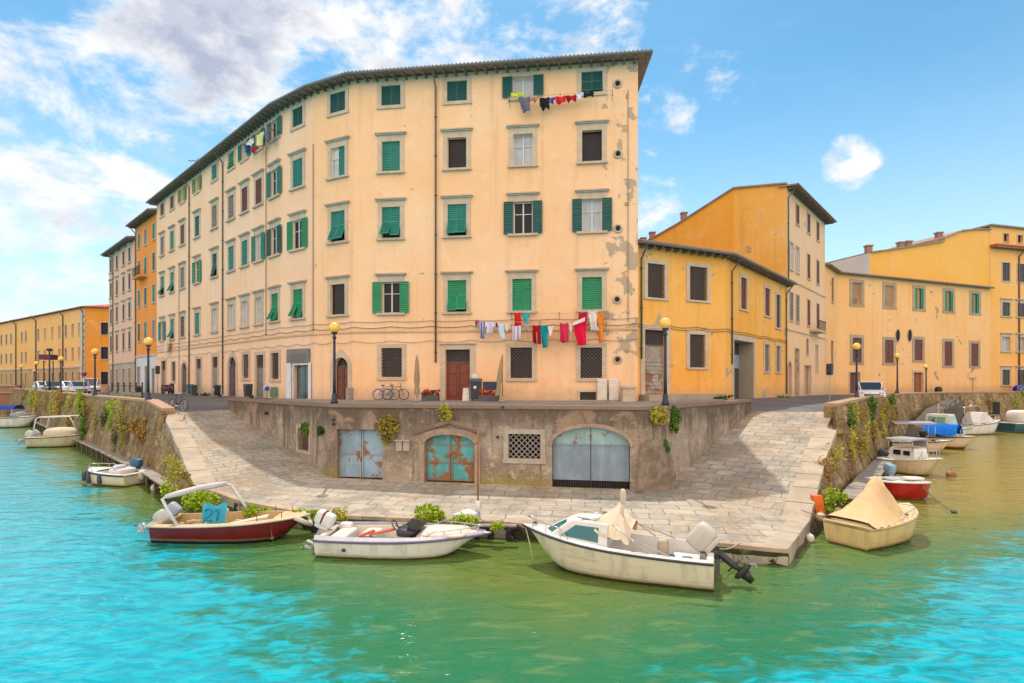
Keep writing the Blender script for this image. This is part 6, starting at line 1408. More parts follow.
top = [('towel', 'yellow green towel on the rail of the attic window', 512.3, 524.6, 97.3, 101.5, 'towel', fb('c_lime', (.52, .62, .03))), ('bag', 'dark grey cloth hanging below the yellow green towel', 519.3, 531, 101.5, 115.3, 'flare', fb('c_slate', (.13, .13, .18))),
 ('cloth', 'tan cloth between the grey cloth and the black garment', 531.5, 538.5, 101, 106.5, 'rag', fb('c_tan', (.42, .22, .11))), ('trousers', 'black garment with a long hanging leg on the top line', 540, 549.5, 102, 115, 'rag', fb('c_black', (.012, .012, .016))),
 ('shirt', 'blue garment right of the black garment on the top line', 549, 556, 101.8, 108, 'shirt', fb('c_blue', (.04, .08, .34))), ('shirt', 'bright red garment on the top line', 556, 565.6, 100.8, 107, 'towel', fb('c_red2', (.62, .02, .02))),
 ('shirt', 'darker red garment to the right of the bright red one', 565.6, 576, 99.8, 106, 'rag', fb('c_dred2', (.38, .012, .02))), ('shirt', 'white and violet garment near the right attic window', 576.3, 584, 97, 104.5, 'shirt', fb('c_lilac', (.62, .60, .74))), ('shirt', 'black garment under the right attic window', 584.2, 594, 95.8, 102.3, 'rag', fb('c_black', (.012, .012, .016)))]
for k, it in enumerate(top): cloth_piece(it[0], it[1], S_F, *it[2:6], it[6], it[7], .55, 70 + k, 'washing hung along the attic windows')
SLc = S_L
lt = [('shirt', 'dark blue shirt hanging under the attic windows of the side facade', 253.5, 258, 146.5, 154.5, 'shirt', fb('c_navy', (.03, .04, .2))), ('cloth', 'white cloth next to the dark blue shirt on the side facade', 256.5, 261.5, 142, 148.5, 'rag', fb('c_white', (.72, .67, .64))),
 ('cloth', 'dark red cloth on the side facade line', 261, 266.5, 148, 154, 'rag', fb('c_dred2', (.38, .012, .02))), ('cloth', 'pale yellow garment on the side facade line', 265.5, 272, 136, 148, 'flare', fb('c_pyel', (.62, .62, .26))), ('cloth', 'dark grey coat on the side facade line', 272.5, 279, 132, 145, 'flare', fb('c_slate', (.13, .13, .18)))]
for k, it in enumerate(lt): cloth_piece(it[0], it[1], S_L, *it[2:6], it[6], it[7], .62, 90 + k, 'washing hung on the side facade')
cloth_piece('cloth', 'pinkish cloth hanging from a window of the far left end of the side facade', S_L, 168.5, 172.5, 341, 353, 'rag', fb('c_beige', (.68, .55, .42)), .4, 99, 'washing hung on the side facade')
def clothesline(label, sg, u0, v0, u1, v1, o, n=3):
    t = thing('clothesline', label, 'clothesline', sg.pt(sg.at(u0), 0, sg.z(u0, v0))); mb = MB(); a0, a1 = sg.at(u0), sg.at(u1); z0, z1 = sg.z(u0, v0), sg.z(u1, v1)
    mb.tube([sg.pt(lerp(a0, a1, k / 16), o, lerp(z0, z1, k / 16) - .05 * math.sin(math.pi * k / 16)) for k in range(17)], .012, 5); mb.build('cord', paint('cord_pale', (.4, .38, .34), .7), t); mb = MB()
    for a, z in ((a0, z0), (a1, z1), ((a0 + a1) / 2, (z0 + z1) / 2)): mb.bar(sg.pt(a, .0, z), sg.pt(a, o + .05, z), .03); mb.bar(sg.pt(a, .0, z - .35), sg.pt(a, o, z), .02)
    mb.build('bracket', IRON(), t)
clothesline('lower clothesline strung across the front facade', S_F, 477, 322.5, 606, 323, .66); clothesline('attic clothesline sloping up to the right across the front facade', S_F, 510, 101.5, 612, 95, .55); clothesline('upper clothesline under the second floor windows', S_F, 512, 313.5, 608, 313, .42); clothesline('clothesline on the side facade below the attic windows', S_L, 252, 146.5, 281, 132.5, .62)

# ------------------------------------------------------------------ plants
def leaf_mat(name, c1, c2):
    def fn(t, b):
        n = t.noise(t.pos, 5, 3, .6); setc(t, t.mix(t.ramp(n, .38, .62), c1, c2), .65, 0, .25); b.inputs['Subsurface Weight'].default_value = .0
    return mat(name, fn)
LM = {'lime': leaf_mat('leaf_lime', (.24, .36, .015), (.38, .48, .03)), 'green': leaf_mat('leaf_green', (.06, .14, .02), (.13, .22, .03)), 'ochre': leaf_mat('leaf_ochre', (.26, .20, .03), (.36, .27, .05)), 'dark': leaf_mat('leaf_dark', (.03, .07, .012), (.07, .12, .02)), 'rust': leaf_mat('leaf_rust', (.36, .17, .04), (.42, .25, .06)), 'yellow': leaf_mat('leaf_yellow', (.36, .33, .04), (.46, .40, .06))}
def plant(name, label, c, size, n, kind, leaf=.09, seed=0, lean=None, cat='plant', group=None, stems=True, M=None):
    r = random.Random(seed); c = Vector(c); mb = MB(); n = int(n * (1.5 if name == 'wall_weed' else 2.4)); trail = name == 'wall_weed'; M = M or Matrix.Identity(3); clumps = [Vector((r.gauss(0, .30), r.gauss(0, .30), r.gauss(0, .30))) for _ in range(max(5, n // 60))]
    for _ in range(n):
        q = r.choice(clumps); p = q + Vector((r.gauss(0, .13), r.gauss(0, .13), r.gauss(0, .13)))
        if trail: p = Vector((p.x + .25 * math.sin(p.z * 7 + seed), p.y, p.z - abs(r.gauss(0, .12)))); p.x *= .55 + .55 * (p.z + .6)
        if p.length > .62: p *= .62 / p.length * r.uniform(.8, 1)
        p = c + M @ Vector((p.x * size[0], p.y * size[1], p.z * size[2]))
        d = Vector((r.gauss(0, 1), r.gauss(0, 1), r.gauss(.3, .8))).normalized(); s = d.orthogonal().normalized(); s.rotate(Matrix.Rotation(r.uniform(0, 6.3), 3, d)); L = leaf * r.uniform(.6, 1.5); w = L * r.uniform(.3, .5)
        s2 = d.cross(s); mb.quad(p, p + s * L * .5 + s2 * w, p + s * L + d * L * .2, p + s * L * .5 - s2 * w)
    t = thing(name, label, cat, (c.x, c.y, c.z - size[2] * .5), 0, group); mb.build('foliage', LM[kind], t)
    if stems:
        mb = MB()
        for k in range(5):
            q = c + M @ Vector((r.gauss(0, .18) * size[0], r.gauss(0, .18) * size[1], .15 * size[2])); mb.tube([c + M @ Vector((0, 0, -.5 * size[2])), (c + q) / 2, q], [.015, .012, .006], 5)
        mb.build('stem', paint('stem_brown', (.12, .09, .04), .8), t)
    return t
# bushes along the landing edge
for args in (('lush lime green bush behind the red boat', onz(199, 500, .75), (1.05, .7, .5), 480, 'lime', .10), ('low green bush behind the bow of the red boat', onz(258, 511, .65), (.9, .5, .3), 260, 'lime', .08), ('mossy green tuft between the red boat and the speedboat', onz(305, 516, .6), (1.0, .5, .3), 260, 'lime', .08),
             ('round yellow green bush by the stern of the speedboat', onz(341, 514, .75), (.5, .45, .5), 300, 'yellow', .07), ('bright lime bush behind the speedboat console', onz(429, 514, .75), (.85, .6, .5), 480, 'lime', .08), ('small green tuft under the tarpaulin by the mooring pole', onz(463, 520, .7), (.8, .5, .4), 260, 'lime', .08), ('small weed at the landing edge right of the mooring pole', onz(497, 526, .6), (.4, .3, .25), 120, 'lime', .07)):
    plant('bush', args[0], args[1], args[2], args[3], args[4], args[5], int(args[1].x * 31) % 997, group='bushes along the landing edge')
# plants growing from the terrace wall
def on_seg(sg, u, v, o=.15): return sg.pt(sg.at(u), o, sg.z(u, v))
for lab, p, s, n, k in (('bushy plant beside the blue grey boat store door', on_seg(SGF, 389.5, 430), (.75, .4, 1.0), 420, 'ochre'), ('yellow plant growing on top of the gabled hood', on_seg(SGF, 445, 414), (.6, .35, .6), 220, 'yellow'),
                        ('green fern hanging in the small terrace window', on_seg(SGL, 307.5, 430), (.5, .3, .5), 200, 'green'), ('little weed below the drain spout left of the first boat store door', on_seg(SGL, 323, 430), (.3, .25, .4), 90, 'dark'),
                        ('spiky yellow plant at the top of the terrace wall by the corner lamp', on_seg(SGC, 655, 415), (.7, .4, .6), 320, 'yellow'), ('drooping green plant on the right face of the terrace wall', on_seg(SGR, 671.5, 418), (.45, .35, .9), 260, 'green'), ('small weed halfway up the terrace corner', on_seg(SGC, 664, 446), (.3, .25, .4), 110, 'green')):
    plant('wall_plant', lab, p, s, n, k, .10, len(lab) * 7, cat='plant', group='plants rooted in the terrace wall')
# weeds on the battered quay walls: (position along the wall, drop, size, colour)
def on_wall(line, zt, out, u, f):
    """point on a battered wall at picture column u, fraction f down from the top"""
    for i in range(len(line) - 1):
        a, b = line[i], line[i + 1]; sg = Seg(a, b); s = sg.at(u)
        if 0 <= s <= sg.len: return sg.pt(s, out * f + .12, lerp(zt, 0, f)), sg
    return None, None
kinds = {'lime': 'bright green', 'ochre': 'ochre', 'yellow': 'yellow', 'rust': 'rusty orange', 'dark': 'dark green', 'green': 'green'}
for k, (u, f, w, h, kd, n, lab) in enumerate(((44, .5, 2.4, 3.2, 'ochre', 240, 'ochre grass low on the left quay wall below two yellow patches'), (62, .35, 1.8, 2.6, 'yellow', 240, 'pale yellow weeds right of the long yellow weeds'), (79, .55, 1.6, 2.6, 'ochre', 240, 'ochre weeds hanging low under the second lamp'), (90, .3, 1.3, 2.0, 'ochre', 240, 'ochre weeds right of the yellow green tuft'), (103, .4, 1.2, 2.4, 'ochre', 240, 'straw coloured weeds left of the dark ivy'), (124, .25, 1.0, 1.3, 'yellow', 260, 'yellow weeds between the green bush and the ochre bush'), (137, .5, .9, 1.6, 'ochre', 220, 'straw coloured weeds under the rust orange weeds'), (27, .3, 2.6, 3.2, 'ochre', 260, 'ochre weeds at the canal end of the left quay wall'), (35, .25, 2.0, 1.8, 'lime', 260, 'bright green clump high on the far left quay wall'), (40, .35, 2.2, 3.2, 'yellow', 260, 'yellow hanging weeds right of the bright green clump'), (50, .35, 2.2, 3.4, 'ochre', 280, 'ochre hanging weeds between two yellow patches on the left quay wall'), (57, .35, 1.8, 3.0, 'yellow', 260, 'long yellow weeds under the third lamp of the left quay'),
        (66, .4, 1.8, 3.4, 'rust', 260, 'rusty weeds trailing down the left quay wall above the covered boat'), (74, .28, 1.7, 2.4, 'yellow', 280, 'yellow weeds above the walkway, left of a green tuft'), (84, .25, 1.3, 2.2, 'lime', 280, 'yellow green tuft under the second lamp of the left quay'), (95, .6, 1.6, 2.6, 'green', 260, 'green creeper low on the left quay wall'), (117.5, .30, 1.0, 1.7, 'lime', 380, 'fresh green bush with dark hollow on the left quay wall'), (111, .32, .8, 1.4, 'dark', 200, 'dark ivy beside the fresh green bush'), (131, .30, 1.3, 1.5, 'ochre', 380, 'ochre bush near the end of the left quay parapet'), (128, .55, .8, 1.9, 'dark', 240, 'dark trailing ivy below the ochre bush'), (142, .30, 1.3, 1.1, 'rust', 300, 'rust orange weeds below the end of the brick coping'), (152, .40, 1.2, 1.2, 'rust', 300, 'rust orange grass beside the head of the left ramp'))):
    p, sg = on_wall(LPAR, 4.0, .95, u, f)
    if p is None: continue
    Mx = Matrix(((sg.d.x, sg.n.x, 0), (sg.d.y, sg.n.y, 0), (0, 0, 1)))
    plant('wall_weed', lab, p, (w * 1.0, .34, h * 1.15), n, kd, .095 if u > 100 else .15, 300 + k, group='weeds on the left quay wall', M=Mx, stems=False)
EL = [EDGE_L[0], EDGE_L[1], EDGE_L[2], EDGE_L[3]]
for k, (p, s, kd, n, lab) in enumerate(((onz(166, 487, .9), (.55, .5, .6), 'lime', 260, 'round lime bush at the end of the left walkway'), (onz(173, 473, 1.5), (.8, .5, 1.2), 'yellow', 300, 'yellow weeds on the wall under the left ramp kerb'), (onz(183, 486, 1.0), (.5, .4, .9), 'ochre', 200, 'ochre weeds low under the left ramp kerb'))):
    plant('wall_weed', lab, p, s, n, kd, .09, 350 + k, group='weeds on the left quay wall', stems=False)
for k, (u, f, w, h, kd, n, lab) in enumerate(((845, .5, 1.0, 1.6, 'ochre', 260, 'ochre weeds halfway down the right quay wall'), (852, .55, 1.2, 1.8, 'yellow', 240, 'pale yellow creeper low below the right quay lamp'), (862, .5, 1.4, 2.0, 'ochre', 240, 'straw coloured creeper below the bush by the white car'), (872, .45, 1.5, 2.2, 'yellow', 240, 'yellow creeper left of the ochre creeper'), (883, .5, 1.5, 2.0, 'ochre', 220, 'straw creeper behind the white cabin boat'), (838, .42, 1.0, 1.5, 'yellow', 320, 'yellow weeds just below the end of the right parapet'), (842, .2, 1.0, 1.1, 'green', 260, 'green weeds near the top of the right quay wall'), (848, .18, 1.2, 1.4, 'yellow', 300, 'spiky yellow grass near the right end of the brick coping'), (856, .25, 1.3, 1.7, 'ochre', 300, 'ochre hanging weeds below the right quay lamp'), (866, .22, 1.6, 1.8, 'green', 320, 'green and yellow bush below the white car'), (877, .3, 1.6, 2.2, 'ochre', 280, 'ochre creeper right of the bush below the white car'), (888, .25, 1.8, 1.8, 'green', 280, 'green creeper above the grey canopied workboat'), (1018, .25, 3.0, 2.6, 'lime', 380, 'bright green bush on the far right quay wall'))):
    p, sg = on_wall(RPAR, 4.0, 1.1, u, f)
    if p is None: continue
    Mx = Matrix(((sg.d.x, sg.n.x, 0), (sg.d.y, sg.n.y, 0), (0, 0, 1)))
    plant('wall_weed', lab, p, (w * 1.0, .34, h * 1.15), n, kd, .095 if u < 860 else .13, 400 + k, group='weeds on the right quay wall', M=Mx, stems=False)
for k, (p, s, kd, n, lab) in enumerate(((onz(833, 452, 2.0), (.9, .6, 1.2), 'yellow', 320, 'golden weeds high on the wall under the right ramp kerb'), (onz(826, 470, 1.5), (.7, .5, 1.2), 'rust', 280, 'rust coloured weeds on the wall under the right ramp kerb'), (onz(834, 500, .9), (.7, .6, .8), 'lime', 360, 'lime green bush at the near end of the right walkway'), (onz(822, 492, 1.0), (.5, .4, .6), 'ochre', 160, 'ochre tuft above the orange box'))):
    plant('wall_weed', lab, p, s, n, kd, .09, 450 + k, group='weeds on the right quay wall', stems=False)

# ------------------------------------------------------------------ walkways, posts, mooring gear
WOODGREY = paint('weathered_board', (.30, .26, .22), .85, 0, .4)
def walkway(label, pts, w, z):
    t = thing('walkway', label, 'walkway', (*pts[0], z)); mb = MB(); pb = MB()
    for a, b in zip(pts[:-1], pts[1:]):
        a, b = Vector(a), Vector(b); d = (b - a).normalized(); n = Vector((d.y, -d.x)); L = (b - a).length; k = int(L / .32)
        for i in range(k):
            p = a + d * (L * i / k); q = a + d * (L * (i + .94) / k); zz = z + rnd.uniform(-.012, .012)
            mb.hexa([(p.x, p.y, zz - .06), (q.x, q.y, zz - .06), (q.x + n.x * w, q.y + n.y * w, zz - .06), (p.x + n.x * w, p.y + n.y * w, zz - .06), (p.x, p.y, zz), (q.x, q.y, zz), (q.x + n.x * w, q.y + n.y * w, zz), (p.x + n.x * w, p.y + n.y * w, zz)])
        i = 0
        while i * 2.0 < L:
            p = a + d * (i * 2.0 + .1) + n * (w - .08); pb = MB(); pb.tube([(p.x, p.y, -.6), (p.x, p.y, z - .06)], .06, 7); pb.build('pile', paint('pile_green', (.10, .10, .05), .85, 0, .5), t, True)
            i += 1
    mb.build('decking', WOODGREY, t)
walkway('grey plank walkway along the foot of the left quay wall', [(-60, 70.2), (-36.3, 46.9), (-26.5, 37.2), (-16.8, 27.3), (-12.9, 23.0)], .95, .62)
walkway('grey plank walkway along the foot of the right quay wall', [(12.6, 21.4), (13.3, 22.5), (17.1, 27.4), (21.0, 32.3), (26, 38.2)], .85, .62)
def simple(name, label, cat, mb, m, loc, smooth=True, group=None): return tag(mb.build(name, m, None, smooth, loc=loc), label, cat, group)
p = onz(478, 513, .55); t = thing('mooring_pole', 'thin rusty mooring pole standing at the landing edge', 'pole', p); mb = MB(); mb.tube([p, p + Vector((0, .05, 2.85))], .03, 8); mb.build('rod', rusty('rusted_iron', (.2, .08, .03), .5), t, True); mb = MB(); mb.tube([p, p + Vector((0, 0, .42))], .075, 8); mb.build('white_sleeve', GEL(), t, True)
p = onz(466, 516, .62); mb = MB(); mb.sbox(p, (.95, .55, .36), .8, 14, 8, wob=.5); simple('tarpaulin', 'crumpled white tarpaulin at the landing edge by the mooring pole', 'tarpaulin', mb, fabric('tarp_white', (.62, .62, .62)), p)
for k, (u, v, L, lab) in enumerate(((492, 526, 1.5, 'grey plank lying on the landing edge right of the speedboat'), (484, 522, 1.2, 'weathered plank lying behind the speedboat bow'))): p = onz(u, v, .56); mb = MB(); mb.bar(p + Vector((-L / 2, .1, 0)), p + Vector((L / 2, -.1, .04)), .2, .05); simple('plank', lab, 'plank', mb, WOODGREY, p, False)
def tyre(label, c, n): mb = MB(); mb.torus(c, n, .24, .09, 20, 8); return simple('tyre_fender', label, 'tyre', mb, paint('tyre_black', (.02, .02, .022), .8), c, True, 'tyre fenders on the landing edge')
tyre('black tyre hung on the landing edge, left of the cabin boat bow', Vector((.12, 17.72, .15)), (.15, -1, .1)); tyre('black tyre half hidden behind the speedboat bow', Vector((-.9, 17.85, .12)), (.1, -1, 0)); tyre('black tyre behind the bow of the red boat', Vector((-6.4, 18.75, .15)), (.3, -1, 0))
def buoy(label, u, v, r, col, z=.12, sq=1.0): c = onz(u, v, z); mb = MB(); mb.sbox(c, (r, r, r * sq), .9, 14, 10); mb.torus(c + Vector((0, 0, r * sq * .5)), (1, 0, 0), r * .12, r * .04, 10, 5); return simple('buoy', label, 'buoy', mb, paint('buoy_%d%d%d' % tuple(int(x * 99) for x in col), col, .5), c)
buoy('white ball buoy under the left walkway', 155, 488, .36, (.62, .50, .42)); buoy('white ball buoy by the corner of the right landing', 809.5, 538, .28, (.66, .62, .58)); buoy('yellowish buoy in front of the orange box', 821, 517, .30, (.55, .46, .30), .5); buoy('pinkish buoy beside the orange box', 838, 511, .26, (.60, .42, .30), .5); buoy('brown floating buoy tied to the cabin boat on the right', 951, 474.5, .45, (.28, .13, .05), .1, 1.0); buoy('small dark buoy at the end of the red dinghy rope', 954, 512, .2, (.04, .05, .06), .03, .6); buoy('white fender hanging by the left dinghy', 142, 475, .32, (.66, .64, .6), .45, 1.6)
p = onz(819, 505, .75); mb = MB(); mb.hexa([p + Vector(q) for q in ((-.16, -.12, -.25), (.16, -.09, -.25), (.16, .15, -.25), (-.16, .15, -.25), (-.22, -.08, .32), (.10, -.05, .32), (.10, .18, .32), (-.22, .18, .32))]); simple('plastic_crate', 'bright orange plastic crate tilted against the right ramp kerb', 'crate', mb, paint('orange_plastic', (.72, .15, .02), .5), p, False)
def rope(label, pts, r=.014, col=(.16, .13, .09)): mb = MB(); mb.tube(pts, r, 5); return simple('mooring_rope', label, 'rope', mb, fabric('rope_%d' % int(col[0] * 99), col), pts[0], True, 'mooring ropes')
def sagr(a, b, s, n=10): a, b = Vector(a), Vector(b); return [a.lerp(b, k / n) - Vector((0, 0, s * math.sin(math.pi * k / n))) for k in range(n + 1)]
rope('dark rope from the red dinghy out to the small dark buoy', sagr((17.0, 23.3, .75), onz(954, 512, .05), .12), .018); rope('pale rope from the white cabin boat to the brown buoy', sagr((22.3, 29.6, .9), onz(951, 474.5, .2), .1), .018, (.5, .42, .28)); rope('rope from the red boat bow to the landing', sagr((-6.7, 18.0, .6), (-5.9, 19.0, .55), .12)); rope('rope from the cabin boat bow down to the water', [(.38, 15.65, .95), (.5, 15.45, .5), (.6, 15.4, -.05)], .02, (.5, .42, .28)); rope('rope lying from the cabin boat stern to the landing corner', sagr((5.3, 14.5, .7), (6.4, 15.7, .52), .1), .014, (.5, .42, .28)); rope('rope from the cream yellow boat to the ramp kerb', sagr((10.3, 17.6, .75), (9.6, 18.6, .75), .08), .014)

# ------------------------------------------------------------------ things on the terrace and in the street
PZ = 3.9
def bicycle(label, loc, rz, col):
    t = thing('bicycle', label, 'bicycle', loc, rz); m = paint('bike_%d%d%d' % tuple(int(x * 99) for x in col), col, .4)
    for x in (-.52, .52):
        mb = MB(); mb.torus((x, 0, .34), (0, 1, 0), .315, .022, 24, 6); w = mb.build('wheel', paint('bike_tyre', (.03, .03, .03), .7), t, True, local=True); mb = MB()
        for k in range(8): a = math.pi * k / 8; mb.bar((x - .3 * math.cos(a), 0, .34 - .3 * math.sin(a)), (x + .3 * math.cos(a), 0, .34 + .3 * math.sin(a)), .006)
        mb.torus((x, 0, .34), (0, 1, 0), .29, .012, 24, 5); mb.build('rim', paint('bike_rim', (.5, .5, .5), .3, .7), w, True, local=True)
    mb = MB()
    for a, b in (((-.52, 0, .34), (-.08, 0, .30)), ((-.52, 0, .34), (-.2, 0, .78)), ((-.08, 0, .30), (-.22, 0, .86)), ((-.08, 0, .30), (.36, 0, .72)), ((-.2, 0, .78), (.34, 0, .82)), ((.52, 0, .34), (.36, 0, .72)), ((.36, 0, .72), (.32, 0, .98))): mb.tube([a, b], .02, 7)
    mb.build('frame', m, t, True, local=True); mb = MB(); mb.tube([(.2, -.28, 1.02), (.32, -.1, 1.0), (.32, .1, 1.0), (.2, .28, 1.02)], .014, 6); mb.build('handlebar', paint('bike_rim', (.5, .5, .5), .3, .7), t, True, local=True)
    mb = MB(); mb.sbox((-.24, 0, .90), (.26, .15, .07), .7, 10, 6); mb.build('saddle', paint('bike_tyre', (.03, .03, .03), .7), t, True, local=True); mb = MB(); mb.tube([(-.08, -.14, .3), (-.08, .14, .3)], .04, 8); mb.build('crank', paint('bike_rim', (.5, .5, .5), .3, .7), t, True, local=True)
    mb = MB()
    for x in (-.52,): mb.torus((x, 0, .35), (0, 1, 0), .36, .012, 20, 5)
    mb.build('mudguard', m, t, True, local=True)
    return t
fa = math.atan2(S_F.d.y, S_F.d.x)
bicycle('blue bicycle leaning under the barred window, in front of a dark one', S_F.pt(S_F.at_o(386.5, .75), .75, PZ), fa, (.05, .20, .42)); bicycle('dark bicycle behind the blue one under the barred window', S_F.pt(S_F.at_o(395.5, .45), .45, PZ), fa, (.05, .05, .06)); bicycle('bicycle parked against the end of the left quay coping', (-18.05, 30.3, 3.4), R(-28), (.06, .06, .07)); bicycle('distant bicycle in front of the orange townhouse', (-43.5, 60.5, 3.6), R(-30), (.10, .14, .2))
def parasol(label, loc, lean):
    t = thing('parasol', label, 'parasol', loc, 0, 'closed parasols on the terrace'); mb = MB(); mb.tube([(0, 0, 0), (0, 0, 2.65)], .03, 8); mb.build('pole', paint('pole_wood', (.3, .2, .12), .6), t, True, local=True); mb = MB(); N = 14; V = []
    prof = [(.03, 2.62), (.11, 2.3), (.17, 1.7), (.20, 1.2), (.14, .85), (.21, .55), (.17, .35)]
    for r_, z in prof:
        for k in range(N): a = 2 * math.pi * k / N; q = r_ * .68 * (1 + .22 * math.sin(k * math.pi) + (.22 if k % 2 else -.12)); V.append((q * math.cos(a) + lean * (2.6 - z) * .1, q * math.sin(a), z))
    mb.add(V, [[i * N + k, i * N + (k + 1) % N, (i + 1) * N + (k + 1) % N, (i + 1) * N + k] for i in range(len(prof) - 1) for k in range(N)]); mb.build('folded_cloth', fabric('parasol_tan', (.36, .27, .17)), t, True, local=True); mb = MB(); mb.lathe([(.26, 0), (.26, .06), (.06, .10), (.05, .3)], 14); mb.build('base', paint('base_grey', (.3, .28, .25), .7), t, True, local=True)
parasol('closed beige parasol between the bicycles and the flower box', S_F.pt(S_F.at_o(417, 2.6), 2.6, PZ), 0); parasol('closed beige parasol right of the red door, leaning its cloth to the left', S_F.pt(S_F.at_o(502.5, 2.6), 2.6, PZ), -1.2)
def flowerbox(label, u, w, o, cols):
    c = S_F.pt(S_F.at_o(u, o), o, PZ); t = thing('flower_box', label, 'flower box', c); mb = MB(); a = S_F.at_o(u, o); S_F.box(mb, a - w / 2, a + w / 2, o - .18, o + .18, PZ, PZ + .34); mb.build('planter', paint('planter_dark', (.10, .09, .09), .7), t); r = random.Random(int(u)); fl = MB(); lv = MB()
    for k in range(90):
        q = S_F.pt(a + r.uniform(-w / 2, w / 2), o + r.uniform(-.2, .2), PZ + r.uniform(.32, .62)); d = Vector((r.gauss(0, 1), r.gauss(0, 1), r.gauss(0, 1))).normalized(); s = d.orthogonal() * r.uniform(.05, .09); (fl if k % 3 else lv).quad(q - s, q + d.cross(s), q + s, q - d.cross(s))
    fl.build('blossom', leaf_mat('petal_red', (.45, .03, .02), (.55, .10, .03)), t); lv.build('leaves', LM['dark'], t)
flowerbox('dark planter of red flowers left of the red door', 430.5, 1.0, 1.3, 0); flowerbox('dark planter with orange red flowers right of the wheeled bin', 489, 1.15, 2.0, 0)
mb = MB(); a = S_F.at_o(491, 1.4); S_F.box(mb, a - .48, a + .45, 1.35, 1.42, PZ + .62, PZ + 1.12); S_F.box(mb, a - .48, a - .42, 1.32, 1.35, PZ, PZ + 1.1); S_F.box(mb, a + .39, a + .45, 1.32, 1.35, PZ, PZ + 1.1); simple('low_screen', 'dark blue screen panel standing behind the right flower planter', 'screen', mb, paint('screen_navy', (.04, .04, .08), .6), S_F.pt(a, 1.4, PZ), False)
def wheelie(label, loc, rz, body, lidc, k=1.0, name='wheeled_bin', mark=False):
    t = thing(name, label, 'bin', loc, rz, 'bins on the quay'); mb = MB(); c = [(-.24, -.26), (.24, -.26), (.24, .26), (-.24, .26)]; mb.hexa([(x * .85 * k, y * .85 * k, .08) for x, y in c] + [(x * k, y * k, .92 * k) for x, y in c]); mb.build('body', paint('bin_%d%d%d' % tuple(int(v * 99) for v in body), body, .5), t, False, local=True)
    mb = MB(); mb.hexa([(x * 1.12 * k, y * 1.12 * k, .925 * k) for x, y in c] + [(x * .95 * k, y * .9 * k, 1.05 * k) for x, y in c]); mb.build('lid', paint('bin_%d%d%d' % tuple(int(v * 99) for v in lidc), lidc, .5), t, False, local=True)
    for s in (1, -1): mb = MB(); mb.tube([(s * .2 * k - .03, .24 * k, .1), (s * .2 * k + .03, .24 * k, .1)], .1, 10); mb.build('wheel', paint('bike_tyre', (.03, .03, .03), .7), t, True, local=True)
    if mark: mb = MB(); mb.lathe([(.10, 0), (.10, .005)], 14); o = mb.build('white_mark', GEL(), t, True, local=True); o.rotation_euler = (R(90), 0, 0); o.location = (0, -.262 * k, .62 * k)
    return t
wheelie('dark wheeled bin with a round white mark beside the red door', S_F.pt(S_F.at_o(476, 1.2), 1.2, PZ), fa, (.03, .04, .06), (.05, .08, .12), 1.25, mark=True)
mb = MB(); c = S_F.pt(S_F.at_o(466, 1.0), 1.0, PZ); mb.hexa([c + Vector(q) for q in ((-.2, -.2, 0), (.2, -.2, 0), (.2, .1, 0), (-.2, .1, 0), (-.16, -.05, .75), (.16, -.05, .75), (.16, .0, .75), (-.16, .0, .75))]); simple('sandwich_board', 'small white folding board in front of the red door', 'sign', mb, GEL(), c, False)
mb = MB(); c = S_F.pt(S_F.at(476.5), .6, PZ + 1.35); mb.sbox(c, (.3, .1, .5), .4); simple('white_canister', 'white canister hung on the wall above the wheeled bin', 'canister', mb, GEL(), c)
for k, (u, lab) in enumerate(((602, 'white slatted panel leaning on the facade, left of a pair'), (613.5, 'white slatted panel leaning on the facade, right of a pair'))):
    mb = MB(); a = S_F.at(u); w = .27
    tl = Tilt(S_F, PZ + 1.28, .10, R(16)); tl.box(mb, a - w, a + w, .10, .15, PZ - .03, PZ + 1.28)
    for j in range(9): tl.box(mb, a - w + .04, a + w - .04, .152, .17, PZ + .04 + j * .135, PZ + .13 + j * .135)
    simple('slatted_panel', lab, 'panel', mb, paint('panel_bone', (.62, .57, .50), .6), S_F.pt(a, .3, PZ), False)
c = S_F.pt(S_F.at_o(628, 1.0), 1.0, PZ); mb = MB(); mb.box(c.x - .35, c.x + .35, c.y - .3, c.y + .3, PZ, PZ + .75); mb.box(c.x - .42, c.x + .42, c.y - .36, c.y + .36, PZ + .75, PZ + .85); simple('stone_bollard_block', 'squat grey stone block at the foot of the corner beside the step', 'stone block', mb, M_STONE(), c, False)
mb = MB(); S_C.box(mb, S_C.at(351) - .05, S_C.len - .02, .02, .4, PZ, PZ + .75); simple('stone_trough', 'grey metal box on the pavement right of the arched red door', 'box', mb, paint('box_grey', (.30, .28, .25), .7), S_C.pt(S_C.len, .3, PZ), False)
